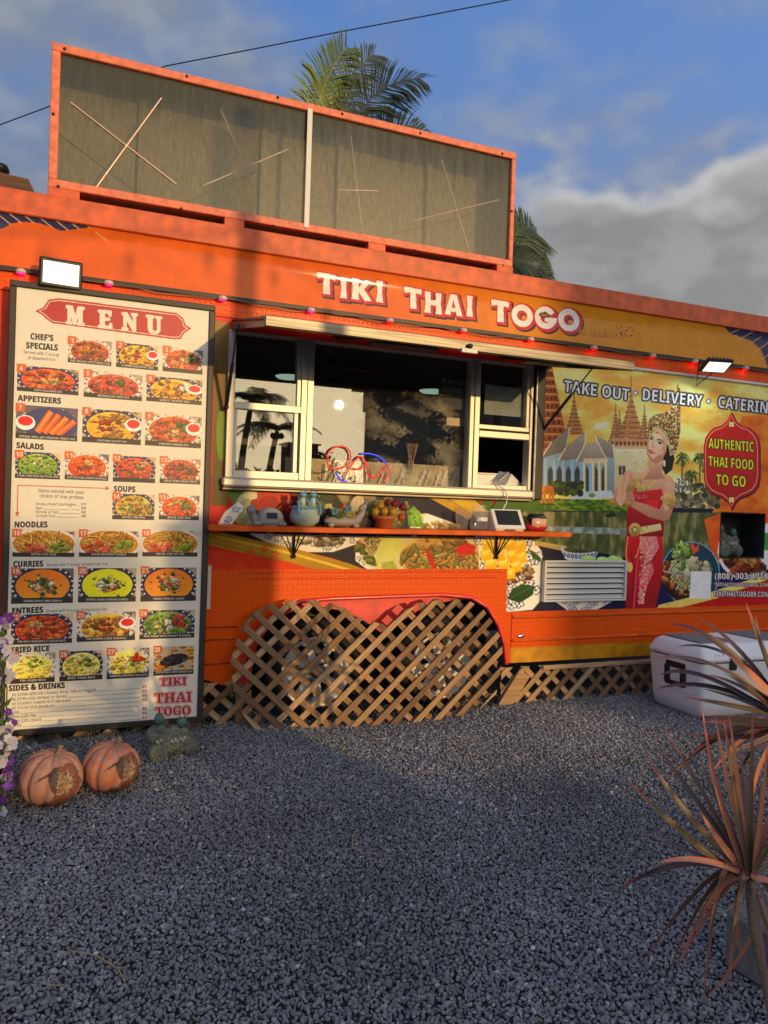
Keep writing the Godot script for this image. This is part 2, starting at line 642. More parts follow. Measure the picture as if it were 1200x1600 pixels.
func make_materials() -> void:
	var dust := noise_tex("dust", 512, 0.012, 0.78, 1.06, 3, 5)
	var fineg := noise_tex("fine", 512, 0.05, 0.75, 1.1, 8, 3)
	var rgh := noise_tex("rgh", 512, 0.02, 0.55, 1.0, 9, 4)
	var wood := noise_tex("wood", 512, 0.02, 0.68, 1.08, 21, 4, Vector2(0.12, 1.6))
	var streak := noise_tex("streak", 512, 0.03, 0.72, 1.0, 31, 5, Vector2(2.0, 0.6))
	# raised lozenges of tread plate
	var n := 128
	var tr := PackedByteArray()
	tr.resize(n * n)
	for y in n:
		for x in n:
			var v := 0.0
			for k in [[32.0, 32.0, 1.0], [96.0, 96.0, 1.0], [96.0, 32.0, -1.0], [32.0, 96.0, -1.0]]:
				var q := Vector2(x - k[0], y - k[1]).rotated(-PI / 4 * k[2])
				var e := absf(q.x) / 30.0 + absf(q.y) / 9.0
				v = maxf(v, clampf((1.0 - e) * 2.2, 0, 1))
			tr[y * n + x] = int(v * 255)
	var tread := ImageTexture.create_from_image(Image.create_from_data(n, n, false, Image.FORMAT_L8, tr))
	mt("orange", 226, 92, 4, 0.42, 0.0, {"grain": dust, "scale": Vector3.ONE * 0.7, "spec": 0.32, "coat": 0.12, "coat_rough": 0.1})
	mt("orange_tread", 226, 84, 3, 0.36, 0.0, {"bump": tread, "bump_cm": 0.2, "scale": Vector3.ONE * 16.0, "spec": 0.32})
	mt("orange_gloss", 232, 96, 24, 0.2, 0.25, {"coat": 0.6, "coat_rough": 0.12})
	mt("coral", 228, 96, 42, 0.5, 0.0, {"grain": dust, "scale": Vector3.ONE * 1.3})
	mt("coral_frame", 244, 132, 98, 0.55, 0.0, {"grain": dust, "scale": Vector3.ONE * 2.2})
	mt("gold", 220, 150, 20, 0.35, 0.0, {"grain": dust, "scale": Vector3.ONE * 1.1})
	mt("liner_red", 240, 62, 62, 0.35, 0.0, {"grain": dust, "scale": Vector3.ONE * 1.0, "coat": 0.4})
	mt("aluminium", 128, 122, 112, 0.42, 0.8, {"grain": noise_tex("brushed", 512, 0.02, 0.7, 1.1, 71, 4, Vector2(0.2, 1.5)), "scale": Vector3(0.8, 3.0, 3.0)})
	mt("frame_alloy", 212, 206, 194, 0.4, 0.25)
	mt("bright_steel", 205, 205, 205, 0.22, 1.0, {"grain": dust, "scale": Vector3(3, 3, 3)})
	mt("dark_steel", 44, 42, 42, 0.45, 0.5)
	mt("black_rubber", 20, 20, 21, 0.8, 0.0, {"grain": fineg, "scale": Vector3.ONE * 4.0})
	mt("black_plastic", 30, 30, 31, 0.45)
	mt("black_paint", 38, 38, 38, 0.7)
	mt("unlit_grey", 76, 74, 71, 0.75)  # dark tone puts the shade of the unlit interior into the colour
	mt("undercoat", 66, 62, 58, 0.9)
	mt("grey_room", 118, 116, 112, 0.7)
	mt("white_paint", 216, 216, 212, 0.4)
	mt("white_plastic", 228, 229, 230, 0.35)
	mt("menu_frame", 52, 46, 42, 0.5, 0.0, {"grain": fineg, "scale": Vector3.ONE * 3.0})
	for k in 4:
		mt("slat_%d" % k, [190, 158, 204, 132][k], [152, 122, 168, 100][k], [108, 86, 126, 72][k], 0.8, 0.0, {"grain": wood, "world": false, "scale": Vector3(1.5, 9.0, 9.0), "bump": wood, "bump_cm": 0.08})
	mt("post_wood", 120, 92, 66, 0.85, 0.0, {"grain": wood, "scale": Vector3(9, 1.2, 9)})
	mt("window_glass", 235, 235, 230, 0.004, 0.0, {"alpha": 0.004, "spec": 1.0})
	var film := mt("added_mirror_film", 250, 244, 228, 0.004, 1.0, {"alpha": 0.17})  # film added to brighten what the panes mirror
	var wi := Image.create(4, 4, false, Image.FORMAT_RGBA8)
	wi.fill(Color.WHITE)
	film.albedo_texture = ImageTexture.create_from_image(wi)
	# smeared grime on the large pane
	var gi := Image.create(512, 512, false, Image.FORMAT_RGBA8)
	var g1 := FastNoiseLite.new()
	g1.seed = 17
	g1.frequency = 0.006
	g1.fractal_octaves = 4
	g1.domain_warp_enabled = true
	g1.domain_warp_amplitude = 90.0
	for gy in 512:
		for gx in 512:
			var q := Vector2(gx / 512.0, gy / 512.0)
			var arc := sin((q - Vector2(0.35, 1.25)).length() * 46.0 + 3.0 * g1.get_noise_2d(gx, gy))
			var v := clampf(g1.get_noise_2d(gx * 1.0, gy * 1.0) * 1.3 + 0.14 * arc + 0.05, 0, 1) * smoothstep(0.20, 0.45, q.x) * smoothstep(0.2, 0.4, q.y) * smoothstep(1.0, 0.8, q.x)
			gi.set_pixel(gx, gy, Color(0.80, 0.78, 0.70, clampf(v * 0.62, 0.0, 0.42)))
	var gm := StandardMaterial3D.new()
	gm.resource_name = "glass_grime"
	gm.albedo_texture = ImageTexture.create_from_image(gi)
	gm.transparency = BaseMaterial3D.TRANSPARENCY_ALPHA
	gm.roughness = 0.9
	M["glass_grime"] = gm
	# rain-washed dirt running down the clear front of the roof sign
	var di := Image.create(1024, 256, false, Image.FORMAT_RGBA8)
	g1.domain_warp_enabled = false
	for gy in 256:
		for gx in 1024:
			var run := g1.get_noise_2d(gx * 9.0, gy * 0.5) * 0.7 + 0.5
			var spot := g1.get_noise_2d(gx * 14.0 + 900.0, gy * 14.0)
			var reach := 0.16 + 0.34 * (g1.get_noise_2d(gx * 5.0, 400.0) + 0.5)
			var v := run * smoothstep(reach, 0.0, gy / 256.0) * 0.6 + 0.05 * run + 0.10 * maxf(0.0, spot)
			di.set_pixel(gx, gy, Color(0.30, 0.33, 0.29, clampf(v, 0, 0.6)))
	var dm := StandardMaterial3D.new()
	dm.resource_name = "sign_dirt"
	dm.albedo_texture = ImageTexture.create_from_image(di)
	dm.transparency = BaseMaterial3D.TRANSPARENCY_ALPHA
	dm.roughness = 0.85
	M["sign_dirt"] = dm
	mt("splash", 214, 196, 150, 0.5, 0.0, {"grain": streak, "scale": Vector3(3, 1.5, 3)})
	mt("clear_plastic", 235, 240, 240, 0.06, 0.0, {"alpha": 0.12, "spec": 0.6})
	mt("sign_acrylic", 84, 90, 80, 0.22, 0.0, {"alpha": 0.38, "spec": 0.5})
	mt("sign_back", 176, 162, 118, 0.75, 0.0, {"grain": streak, "scale": Vector3(1.3, 0.9, 1.3)})
	mt("glare_pink", 246, 206, 184, 0.25, 0.3)  # pale pink of the sun glare streaks
	mt("neon_red", 210, 24, 30, 0.25, 0.0, {"glow": Color(1, 0.08, 0.06), "glow_e": 0.3})
	mt("neon_blue", 40, 70, 235, 0.25, 0.0, {"glow": Color(0.1, 0.2, 1), "glow_e": 0.45})
	mt("lamp_face", 240, 245, 240, 0.3, 0.0, {"glow": Color(0.93, 1.0, 0.95), "glow_e": 1.25})
	mt("ceiling_lamp", 235, 240, 230, 0.4, 0.0, {"glow": Color(0.82, 1.0, 0.88), "glow_e": 0.42})
	mt("puck_body", 216, 190, 186, 0.3)
	mt("puck_red", 255, 40, 40, 0.3, 0.0, {"glow": Color(1, 0.05, 0.03), "glow_e": 0.8})
	mt("puck_pink", 255, 60, 200, 0.3, 0.0, {"glow": Color(1, 0.12, 0.75), "glow_e": 0.5})
	mt("cable_white", 225, 220, 212, 0.5)
	mt("cable_grey", 120, 104, 96, 0.5)
	mt("cable_black", 18, 18, 18, 0.6)
	mt("leaf", 255, 255, 255, 0.45, 0.0, {"tint": true, "back": Color(0.18, 0.17, 0.1)})
	mt("tinted", 255, 255, 255, 0.7, 0.0, {"tint": true, "grain": fineg, "world": false, "scale": Vector3.ONE * 9.0})
	mt("statue", 255, 255, 255, 0.85, 0.0, {"tint": true, "grain": noise_tex("pitted", 256, 0.06, 0.45, 1.2, 61, 3), "world": false, "scale": Vector3.ONE * 7.0, "bump": tex.pitted, "bump_cm": 0.8})
	mt("tinted_gloss", 255, 255, 255, 0.3, 0.0, {"tint": true})
	mt("bark", 150, 132, 104, 0.9, 0.0, {"grain": noise_tex("ringed", 256, 0.03, 0.55, 1.1, 41, 3, Vector2(0.4, 3.0)), "scale": Vector3.ONE * 9.0, "bump": tex.ringed, "bump_cm": 0.3})
	mt("stone", 150, 150, 146, 0.9, 0.0, {"grain": fineg, "world": false, "scale": Vector3.ONE * 6.0})
	mt("gravel_stone", 255, 255, 255, 0.85, 0.0, {"tint": true, "grain": fineg, "world": false, "scale": Vector3.ONE * 12.0})
	mt("ground", 104, 104, 106, 0.95, 0.0, {"grain": noise_tex("grit", 1024, 0.09, 0.25, 1.25, 51, 3, Vector2.ONE, true), "scale": Vector3.ONE * 1.1, "bump": tex.grit, "bump_cm": 1.2})
	mt("concrete", 128, 126, 122, 0.9, 0.0, {"grain": dust, "scale": Vector3.ONE * 3.0, "bump": fineg, "bump_cm": 0.15})
	mt("hedge_green", 255, 255, 255, 0.7, 0.0, {"tint": true, "back": Color(0.2, 0.25, 0.08)})
	mt("house_wall", 176, 168, 152, 0.9, 0.0, {"grain": dust, "scale": Vector3.ONE * 0.4})
	mt("house_roof", 92, 74, 64, 0.9, 0.0, {"grain": dust, "scale": Vector3.ONE * 0.8})
	mt("terracotta", 176, 92, 52, 0.7)
	mt("cooler_white", 236, 236, 238, 0.4)
	mt("cooler_grey", 112, 112, 116, 0.6)
	mt("brown_board", 110, 84, 62, 0.85, 0.0, {"grain": wood, "scale": Vector3(2, 8, 8)})


# ---------------------------------------------------------------- the vinyl wrap on the serving side
func pg(r: int, g: int, b: int) -> Color:  # pigment of a print that the photograph shows in open shade
	var c := c8(r, g, b).srgb_to_linear() * 1.95
	return Color(minf(c.r, 0.86), minf(c.g, 0.86), minf(c.b, 0.86)).linear_to_srgb()


func spire(k: Canvas, x: float, tip: float, base: float, hw: float, c: Color) -> void:
	var n := 9
	k.line(x, tip, x, tip + (base - tip) * 0.45, 1.2, c.darkened(0.2), 2.6)
	for i in n:
		var t0 := float(i) / n
		var t1 := float(i + 1) / n
		var y0 := lerpf(tip + (base - tip) * 0.25, base, t0)
		var y1 := lerpf(tip + (base - tip) * 0.25, base, t1)
		var w0 := hw * pow(t0, 1.5) + 1.0
		var w1 := hw * pow(t1, 1.5) + 1.6
		k.poly([x - w0, y0, x + w0, y0, x + w1, y1 - 1.2, x - w1, y1 - 1.2], c.lightened(0.12 * (i % 2)), c.darkened(0.25))
		k.line(x - w1 - 1.0, y1 - 0.6, x + w1 + 1.0, y1 - 0.6, 1.4, c.darkened(0.45))
		k.line(x - w1 * 0.5, y1 - 1.6, x - w1 * 0.2, y1 - 1.6, 1.4, c.lightened(0.3))


func roof_gable(k: Canvas, pts: Array, c: Color) -> void:
	k.poly(pts, c, c.darkened(0.3))
	for i in range(1, 7):
		var t := i / 7.0
		k.line(lerpf(pts[0], pts[2], t), lerpf(pts[1], pts[3], t), lerpf(pts[6], pts[4], t), lerpf(pts[7], pts[5], t), 0.8, c.darkened(0.32))
	k.line(pts[0], pts[1], pts[6], pts[7], 1.8, pg(196, 176, 150))
	k.line(pts[2], pts[3], pts[4], pts[5], 1.6, pg(190, 172, 148))


func plate_pattern(k: Canvas, flat: Array, r: RandomNumberGenerator, n: int, sz: float) -> void:
	var p := PackedVector2Array()
	for i in range(0, flat.size(), 2):
		p.append(Vector2(flat[i], flat[i + 1]))
	k.poly(flat, pg(196, 190, 168))
	var lo := p[0]
	var hi := p[0]
	for q in p:
		lo = lo.min(q)
		hi = hi.max(q)
	var made := 0
	while made < n:
		made += 1
		var q := Vector2(r.randf_range(lo.x, hi.x), r.randf_range(lo.y, hi.y))
		if Geometry2D.is_point_in_polygon(q, p):
			for b in 5:
				var aa := TAU * b / 5 + q.x
				k.ell(q.x + cos(aa) * sz * 0.62, q.y + sin(aa) * sz * 0.5, sz * 0.5, sz * 0.42, c8(36, 44, 74), aa, null, 10)
			for b in 5:
				var ab := TAU * b / 5 + q.x
				k.ell(q.x + cos(ab) * sz * 0.60, q.y + sin(ab) * sz * 0.48, sz * 0.38, sz * 0.31, pg(204, 200, 178), ab, null, 10)
			k.ell(q.x, q.y, sz * 0.16, sz * 0.14, c8(40, 46, 70))
	for i in p.size():
		var a := p[i]
		var b2 := p[(i + 1) % p.size()]
		k.line(a.x, a.y, b2.x, b2.y, 1.6, pg(206, 202, 186))


func badge_outline(cx: float, cy: float, s: float) -> Array:
	var half := [[0, -76], [7, -62], [16, -55], [27, -52], [34, -46], [41, -36], [43.5, -22], [43.5, 24], [41, 38], [34, 48], [25, 53], [14, 57], [6, 64], [0, 76]]
	var o := []
	for q in half:
		o += [cx + q[0] * s, cy + q[1] * s]
	for i in range(half.size() - 2, 0, -1):
		o += [cx - half[i][0] * s, cy + half[i][1] * s]
	return o


func paint_dancer(k: Canvas, r: RandomNumberGenerator) -> void:
	var skin := pg(184, 140, 116)
	var skin_d := pg(140, 98, 78)
	var red := pg(160, 24, 34)
	var red_d := pg(104, 12, 24)
	var gold := pg(186, 150, 92)
	var gold_d := pg(120, 88, 48)
	# skirt
	k.poly([979, 838, 1034, 838, 1037, 862, 1036, 890, 1030, 925, 1024, 953, 977, 953, 978, 905, 976, 865], red, red_d)
	k.poly([999, 838, 1026, 838, 1030, 856, 1018, 876, 1022, 892, 1012, 915, 1004, 944, 997, 944, 1000, 905, 1008, 872, 1000, 856], pg(190, 110, 108), pg(176, 60, 66))
	for i in 520:
		var t := r.randf()
		var x := lerpf(1012, 1001, t) + r.randf_range(-10, 10) * (1.15 - t * 0.7)
		var y := lerpf(842, 944, t)
		k.ell(x, y, 0.75, 0.75, pg(220, 176, 150) if r.randf() < 0.7 else red, 0.0, null, 6)
	k.path([986, 862, 990, 892, 987, 925, 991, 952], 1.6, red_d)
	k.path([996, 868, 994, 905, 990, 950], 2.2, pg(190, 60, 74))
	k.path([1030, 858, 1022, 874, 1008, 884], 1.6, red_d)
	# arm behind, neck, shoulders
	k.poly([958, 768, 968, 757, 982, 752, 990, 760, 980, 778, 972, 792, 960, 788], skin, skin_d)
	k.poly([994, 740, 1014, 734, 1038, 740, 1050, 746, 1055, 756, 1054, 790, 1044, 800, 992, 796, 984, 772, 986, 752], skin, skin_d)
	# bodice
	k.poly([984, 754, 1004, 768, 1034, 764, 1040, 796, 1036, 838, 979, 838, 980, 800], red, red_d)
	k.poly([1008, 782, 1030, 780, 1026, 800, 1008, 803], pg(186, 34, 44), red)
	for i in 40:
		k.ell(r.randf_range(988, 1012), 774 + r.randf_range(-1, 6), 0.6, 0.6, pg(220, 190, 170), 0.0, null, 5)
	# near arm: shoulder to elbow to the joined palms
	k.poly([1040, 752, 1055, 756, 1054, 788, 1046, 812, 1036, 814, 1014, 808, 986, 792, 988, 782, 1004, 786, 1030, 796, 1036, 786], skin, skin_d)
	k.poly([1038, 770, 1048, 772, 1048, 790, 1040, 800, 1036, 788], pg(186, 142, 116), skin)
	# hands
	k.poly([962, 782, 966, 760, 976, 738, 986, 733, 988, 742, 984, 762, 980, 780, 970, 792], pg(180, 132, 110), skin)
	k.poly([976, 786, 980, 764, 984, 742, 988, 736, 989, 752, 990, 770, 992, 782, 984, 792], pg(172, 120, 98), skin_d)
	k.path([977, 742, 973, 764, 971, 784], 0.8, skin_d)
	# gold pieces
	k.poly([980, 757, 1000, 742, 1004, 748, 990, 766, 978, 768], gold, gold_d)
	k.path([994, 746, 1000, 760, 1012, 762, 1026, 750], 2.4, gold)
	k.poly([993, 758, 1009, 756, 1015, 766, 996, 770], gold, gold_d)
	k.poly([1032, 776, 1044, 772, 1056, 776, 1056, 790, 1050, 796, 1042, 790, 1032, 780], gold, gold_d)
	for q in [[981, 786, 7, 5], [957, 784, 6, 4]]:
		k.ell(q[0], q[1], q[2], q[3], gold, 0.4, gold_d)
		k.ring(q[0], q[1], q[2], q[3], 1.2, gold_d)
	k.poly([985, 826, 1032, 818, 1034, 828, 986, 838], pg(196, 168, 128), gold)
	k.ell(992, 828, 10, 11, gold, 0.0, gold_d)
	k.ell(992, 828, 5, 5.5, gold_d)
	k.ell(992, 828, 2.5, 3, pg(214, 188, 132))
	k.path([981, 838, 978, 865, 982, 890], 1.5, gold)
	k.ell(984, 886, 5, 8, gold)
	k.path([1003, 838, 996, 866, 992, 872], 1.5, gold)
	for i in 150:
		var q2 = [[994, 752], [1003, 764], [1045, 783], [1010, 828], [992, 828]][i % 5]
		k.ell(q2[0] + r.randf_range(-9, 9), q2[1] + r.randf_range(-4, 4), 0.7, 0.7, gold_d if r.randf() < 0.6 else pg(226, 200, 150), 0.0, null, 5)
	# hair, neck, face
	k.poly([1036, 690, 1050, 700, 1054, 716, 1050, 734, 1040, 742, 1032, 726], c8(24, 18, 16))
	k.poly([1014, 716, 1037, 712, 1034, 738, 1040, 748, 1004, 750, 1014, 738], skin, skin_d)
	k.poly([1016, 676, 1027, 668, 1038, 676, 1043, 690, 1041, 706, 1034, 720, 1026, 724, 1018, 721, 1012, 713, 1010, 702, 1012, 688], skin, skin_d)
	k.poly([1014, 688, 1022, 676, 1033, 680, 1037, 694, 1030, 710, 1020, 718, 1013, 708], pg(204, 160, 136), skin)
	k.ell(1032, 706, 5, 5, pg(196, 138, 118), 0.3)
	k.path([1012, 683, 1017, 681, 1021, 684], 1.3, c8(40, 26, 20))
	k.path([1026, 687, 1032, 687, 1037, 692], 1.3, c8(40, 26, 20))
	k.ell(1017, 686, 3.0, 1.6, pg(206, 196, 186), 0.3)
	k.ell(1031, 692.5, 3.4, 1.8, pg(206, 196, 186), 0.35)
	k.ell(1017.2, 686, 1.7, 1.6, c8(26, 18, 16))
	k.ell(1031, 692.5, 1.8, 1.7, c8(26, 18, 16))
	k.path([1013.5, 685, 1017, 683.8, 1020.5, 687], 0.9, c8(26, 18, 16))
	k.path([1027, 690.5, 1031, 690.3, 1035, 694], 0.9, c8(26, 18, 16))
	k.path([1022, 687, 1018.5, 697, 1022.5, 699.5], 1.0, skin_d)
	k.poly([1012.5, 702, 1016, 703, 1018, 703.5, 1024, 708.5, 1018, 709, 1014, 706.5], pg(160, 24, 36))
	k.line(1013.5, 703.6, 1022.5, 707.6, 0.8, pg(214, 190, 180))
	k.ell(1027, 676, 1.5, 1.6, pg(176, 60, 30))
	k.ell(1038, 724, 2.0, 5.5, pg(206, 186, 160))
	# crown
	var cw := [1014, 690, 1010, 668, 1016, 655, 1024, 648, 1036, 646, 1047, 640, 1054, 626, 1059, 598, 1064, 616, 1063, 640, 1063, 674, 1057, 706, 1047, 713, 1044, 692, 1038, 677, 1027, 668, 1018, 676]
	k.poly(cw, pg(116, 84, 46), pg(84, 58, 32))
	var cp := PackedVector2Array()
	for i in range(0, cw.size(), 2):
		cp.append(Vector2(cw[i], cw[i + 1]))
	var made := 0
	while made < 330:
		var q3 := Vector2(r.randf_range(1010, 1064), r.randf_range(600, 712))
		if Geometry2D.is_point_in_polygon(q3, cp):
			made += 1
			var cs: Color = [pg(196, 160, 104), pg(226, 204, 156), pg(60, 38, 20), pg(150, 112, 60), pg(176, 168, 150)][made % 5]
			k.ell(q3.x, q3.y, r.randf_range(0.7, 1.9), r.randf_range(0.7, 1.5), cs, r.randf() * 3.0, null, 7)
	k.path([1014, 688, 1019, 674, 1028, 667, 1038, 675, 1045, 690, 1048, 710], 2.6, pg(206, 176, 118))
	k.path([1014, 688, 1019, 674, 1028, 667, 1038, 675, 1045, 690, 1048, 710], 0.9, pg(96, 66, 34))


func wrap_texture() -> ImageTexture:
	var r := RandomNumberGenerator.new()
	r.seed = 4
	var s := 600.0
	var fn := func(px: float, py: float) -> Vector2:
		var p := W(px, py, 0.0)
		return Vector2((p.x + 0.6) * s, (2.5 - p.y) * s)
	var k := Canvas.new(4020, 1140, fn, c8(206, 62, 6))
	# ---- lower band, under the window: blue cloth with dishes
	k.poly([300, 755, 1260, 770, 1260, 965, 300, 965], c8(18, 18, 46))
	k.poly([300, 740, 470, 752, 440, 790, 420, 830, 300, 815], c8(176, 40, 22))
	k.poly([336, 500, 358, 505, 356, 790, 330, 790], c8(150, 120, 70), c8(90, 80, 40))
	k.ell(346, 680, 8, 40, c8(118, 140, 48))
	k.poly([350, 762, 420, 760, 400, 800, 372, 800], c8(96, 120, 60))
	k.ell(388, 795, 22, 30, c8(196, 190, 150), 0.3)
	k.ell(382, 800, 12, 22, c8(150, 156, 110), 0.3)
	plate_pattern(k, [335, 830, 352, 800, 372, 785, 380, 792, 356, 828], r, 10, 5)
	k.heap(450, 788, 60, 24, [c8(186, 34, 18), c8(206, 60, 28), c8(140, 20, 14)], 22, 15, r, 0.8)
	k.heap(540, 790, 70, 26, [c8(60, 86, 30), c8(172, 160, 110), c8(196, 180, 140), c8(24, 34, 18), c8(186, 80, 50)], 46, 12, r, 0.7)
	k.poly([352, 825, 470, 828, 600, 850, 600, 900, 480, 872, 420, 850], c8(16, 16, 40))
	plate_pattern(k, [390, 834, 560, 838, 556, 850, 520, 862, 470, 862, 420, 848], r, 18, 6)
	k.heap(500, 844, 36, 8, [c8(196, 190, 160), c8(214, 206, 180), c8(120, 90, 70)], 30, 5, r)
	# yellow stalk and the orange corner below it
	k.poly([300, 823, 322, 826, 420, 848, 520, 872, 612, 903, 612, 965, 300, 965], c8(196, 56, 6))
	k.poly([316, 826, 340, 830, 460, 858, 545, 880, 604, 903, 585, 905, 540, 903, 450, 878, 318, 850], c8(196, 160, 44), c8(150, 118, 26))
	k.path([322, 834, 460, 866, 590, 903], 4.0, c8(220, 190, 76))
	k.path([322, 846, 440, 874], 2.0, c8(140, 108, 24))
	for i in 34:
		var q := Vector2(r.randf_range(325, 450), r.randf_range(858, 948))
		for b in 5:
			k.ell(q.x + cos(TAU * b / 5) * 4, q.y + sin(TAU * b / 5) * 4, 2.4, 1.4, c8(206, 66, 14), TAU * b / 5)
	# salad and noodles
	plate_pattern(k, [556, 838, 760, 840, 758, 906, 610, 906, 575, 890, 556, 876], r, 26, 6)
	k.poly([562, 838, 756, 840, 752, 905, 622, 905, 566, 880], c8(206, 196, 150))
	k.heap(580, 858, 24, 20, [c8(70, 96, 40), c8(120, 140, 60), c8(206, 150, 80)], 40, 6, r)
	k.strands(592, 855, 22, 18, [c8(226, 214, 160), c8(214, 196, 130)], 50, 1.6, r)
	k.poly([598, 840, 620, 838, 632, 850, 618, 876, 606, 900, 592, 892, 584, 868], c8(196, 204, 110), c8(214, 214, 140))
	k.path([612, 842, 606, 868, 604, 890], 1.6, c8(206, 210, 150))
	k.poly([596, 880, 614, 876, 624, 892, 610, 900, 598, 896], c8(160, 170, 84))
	k.ell(688, 872, 64, 34, c8(206, 162, 80))
	k.strands(686, 874, 62, 32, [c8(228, 188, 104), c8(214, 166, 80), c8(238, 210, 144), c8(190, 144, 64), c8(220, 178, 92), c8(150, 150, 70)], 280, 2.6, r)
	k.heap(690, 848, 44, 10, [c8(206, 160, 84), c8(220, 178, 104)], 22, 7, r, 0.55)
	k.poly([712, 858, 724, 848, 742, 852, 742, 866, 724, 866, 716, 874], c8(190, 22, 28))
	k.poly([662, 854, 674, 866, 682, 886, 676, 890, 668, 872], c8(180, 30, 28))
	for i in 12:
		var x := r.randf_range(640, 740)
		var y := r.randf_range(860, 900)
		k.line(x, y, x + r.randf_range(-20, 20), y + r.randf_range(-10, 10), 3.0, c8(104, 124, 50))
	# strip just under the window
	k.poly([620, 774, 748, 778, 760, 832, 620, 832], c8(20, 18, 50))
	k.poly([660, 772, 696, 776, 738, 806, 732, 812], c8(196, 162, 46), c8(170, 130, 30))
	k.poly([694, 774, 738, 778, 770, 800, 756, 815, 730, 800], c8(214, 182, 66), c8(176, 138, 40))
	plate_pattern(k, [650, 803, 668, 803, 720, 822, 716, 828, 640, 828], r, 12, 4)
	k.heap(690, 822, 30, 5, [c8(206, 170, 90), c8(220, 190, 120)], 24, 4, r)
	k.poly([638, 822, 636, 800, 646, 790, 656, 800, 664, 824], c8(120, 166, 56), c8(90, 140, 40))
	for i in 16:
		var x3 := r.randf_range(636, 660)
		k.line(x3, r.randf_range(796, 818), x3 + 5, r.randf_range(800, 822), 1.2, c8(160, 196, 90))
	k.heap(612, 800, 30, 20, [c8(150, 150, 90), c8(60, 70, 40)], 30, 6, r)
	# mango and rice plate
	plate_pattern(k, [748, 838, 830, 840, 846, 862, 846, 936, 832, 952, 780, 957, 782, 905, 750, 905], r, 46, 8)
	k.heap(806, 895, 26, 20, [c8(206, 196, 160), c8(190, 176, 130), c8(150, 60, 50)], 90, 3.4, r)
	for q4 in [[752, 844, 15, 15], [769, 842, 17, 16], [788, 844, 16, 15], [805, 846, 15, 17], [750, 861, 18, 13], [770, 860, 18, 15], [790, 862, 17, 14], [807, 865, 15, 14], [756, 876, 19, 13], [777, 877, 18, 14], [797, 879, 17, 13], [770, 891, 17, 11], [789, 892, 15, 11]]:
		k.poly([q4[0], q4[1], q4[0] + q4[2], q4[1] - 4, q4[0] + q4[2] + 2, q4[1] + q4[3], q4[0] + 3, q4[1] + q4[3] + 3], c8(244, 206, 40), c8(230, 170, 20))
		k.poly([q4[0] + 2, q4[1] + 1, q4[0] + q4[2] - 2, q4[1] - 3, q4[0] + q4[2] - 5, q4[1] + 5, q4[0] + 4, q4[1] + 6], c8(250, 226, 110))
	k.poly([793, 936, 800, 920, 818, 912, 836, 916, 832, 930, 812, 942], c8(36, 78, 34), c8(24, 56, 24))
	k.line(796, 935, 832, 917, 1.0, c8(70, 112, 60))
	k.poly([826, 858, 834, 862, 846, 874, 844, 878, 832, 872], c8(40, 84, 36))
	# bowl beside the vent, banded plate below it
	k.poly([836, 838, 880, 848, 884, 862, 836, 852], c8(214, 196, 130), c8(176, 150, 80))
	k.poly([876, 858, 938, 858, 930, 874, 916, 880, 894, 880, 882, 872], pg(156, 158, 158))
	k.ell(907, 857, 31, 8, pg(150, 150, 150))
	k.ell(907, 858, 26, 6, pg(90, 84, 50), 0.0, pg(50, 50, 26))
	for i in 9:
		k.ell(882 + i * 6.2, 867 + 3 * sin(i * 0.4), 2.4, 3.2, c8(34, 40, 66))
		k.ell(882 + i * 6.2, 867 + 3 * sin(i * 0.4), 1.2, 1.8, pg(160, 160, 160))
	for q5 in [[920, 874], [944, 876], [962, 874]]:
		k.ell(q5[0], q5[1], 12, 6, pg(150, 170, 120), 0.2, pg(110, 140, 70))
	k.poly([848, 936, 976, 934, 976, 957, 848, 957], c8(20, 22, 66))
	plate_pattern(k, [866, 938, 958, 938, 936, 950, 925, 957, 892, 957, 880, 948], r, 14, 5)
	# ---- the lake scene
	k.poly([842, 540, 1260, 580, 1260, 800, 842, 785], pg(176, 126, 52), pg(196, 146, 74))
	k.patch([842, 540, 1260, 580, 1260, 800, 842, 785], [pg(180, 132, 62), pg(190, 144, 72), pg(198, 152, 80), pg(204, 164, 96), pg(208, 174, 114)], 0.0026, 0.008, 5, 0.3)
	k.patch([1160, 650, 1260, 640, 1260, 965, 1120, 965, 1104, 830, 1126, 760], [pg(150, 70, 16), pg(176, 92, 24), pg(190, 112, 36)], 0.003, 0.006, 9)
	k.ell(940, 665, 14, 5, pg(200, 190, 150), -0.2)
	# tower at the edge, spires
	for i in 11:
		var y7 := 566 + i * 12.5
		var w7 := 16 + i * 2.6
		k.poly([845, y7, 845 + w7, y7 + 1, 845 + w7 + 3, y7 + 12, 845, y7 + 12], pg(132, 76, 44), pg(86, 46, 28))
		k.line(845, y7 + 12, 845 + w7 + 4, y7 + 12.5, 2.2, pg(166, 112, 72))
		for j in 4:
			k.ell(849 + j * w7 / 4.2, y7 + 6, 2.0, 3.2, pg(58, 28, 18))
	k.poly([845, 700, 880, 702, 880, 740, 845, 740], pg(150, 84, 56), pg(120, 66, 46))
	spire(k, 897, 604, 678, 13, pg(156, 104, 66))
	spire(k, 962, 630, 690, 9, pg(152, 106, 68))
	spire(k, 968, 640, 692, 7, pg(148, 104, 68))
	spire(k, 986, 588, 686, 21, pg(162, 112, 70))
	spire(k, 1007, 632, 690, 9, pg(152, 106, 68))
	k.poly([955, 684, 1012, 686, 1014, 704, 950, 704], pg(150, 106, 74), pg(176, 150, 116))
	for i in 9:
		k.ell(957 + i * 6.5, 693, 2.6, 3.6, pg(96, 60, 40))
	# halls
	k.poly([845, 706, 960, 712, 960, 772, 845, 772], pg(120, 136, 146), pg(96, 108, 112))
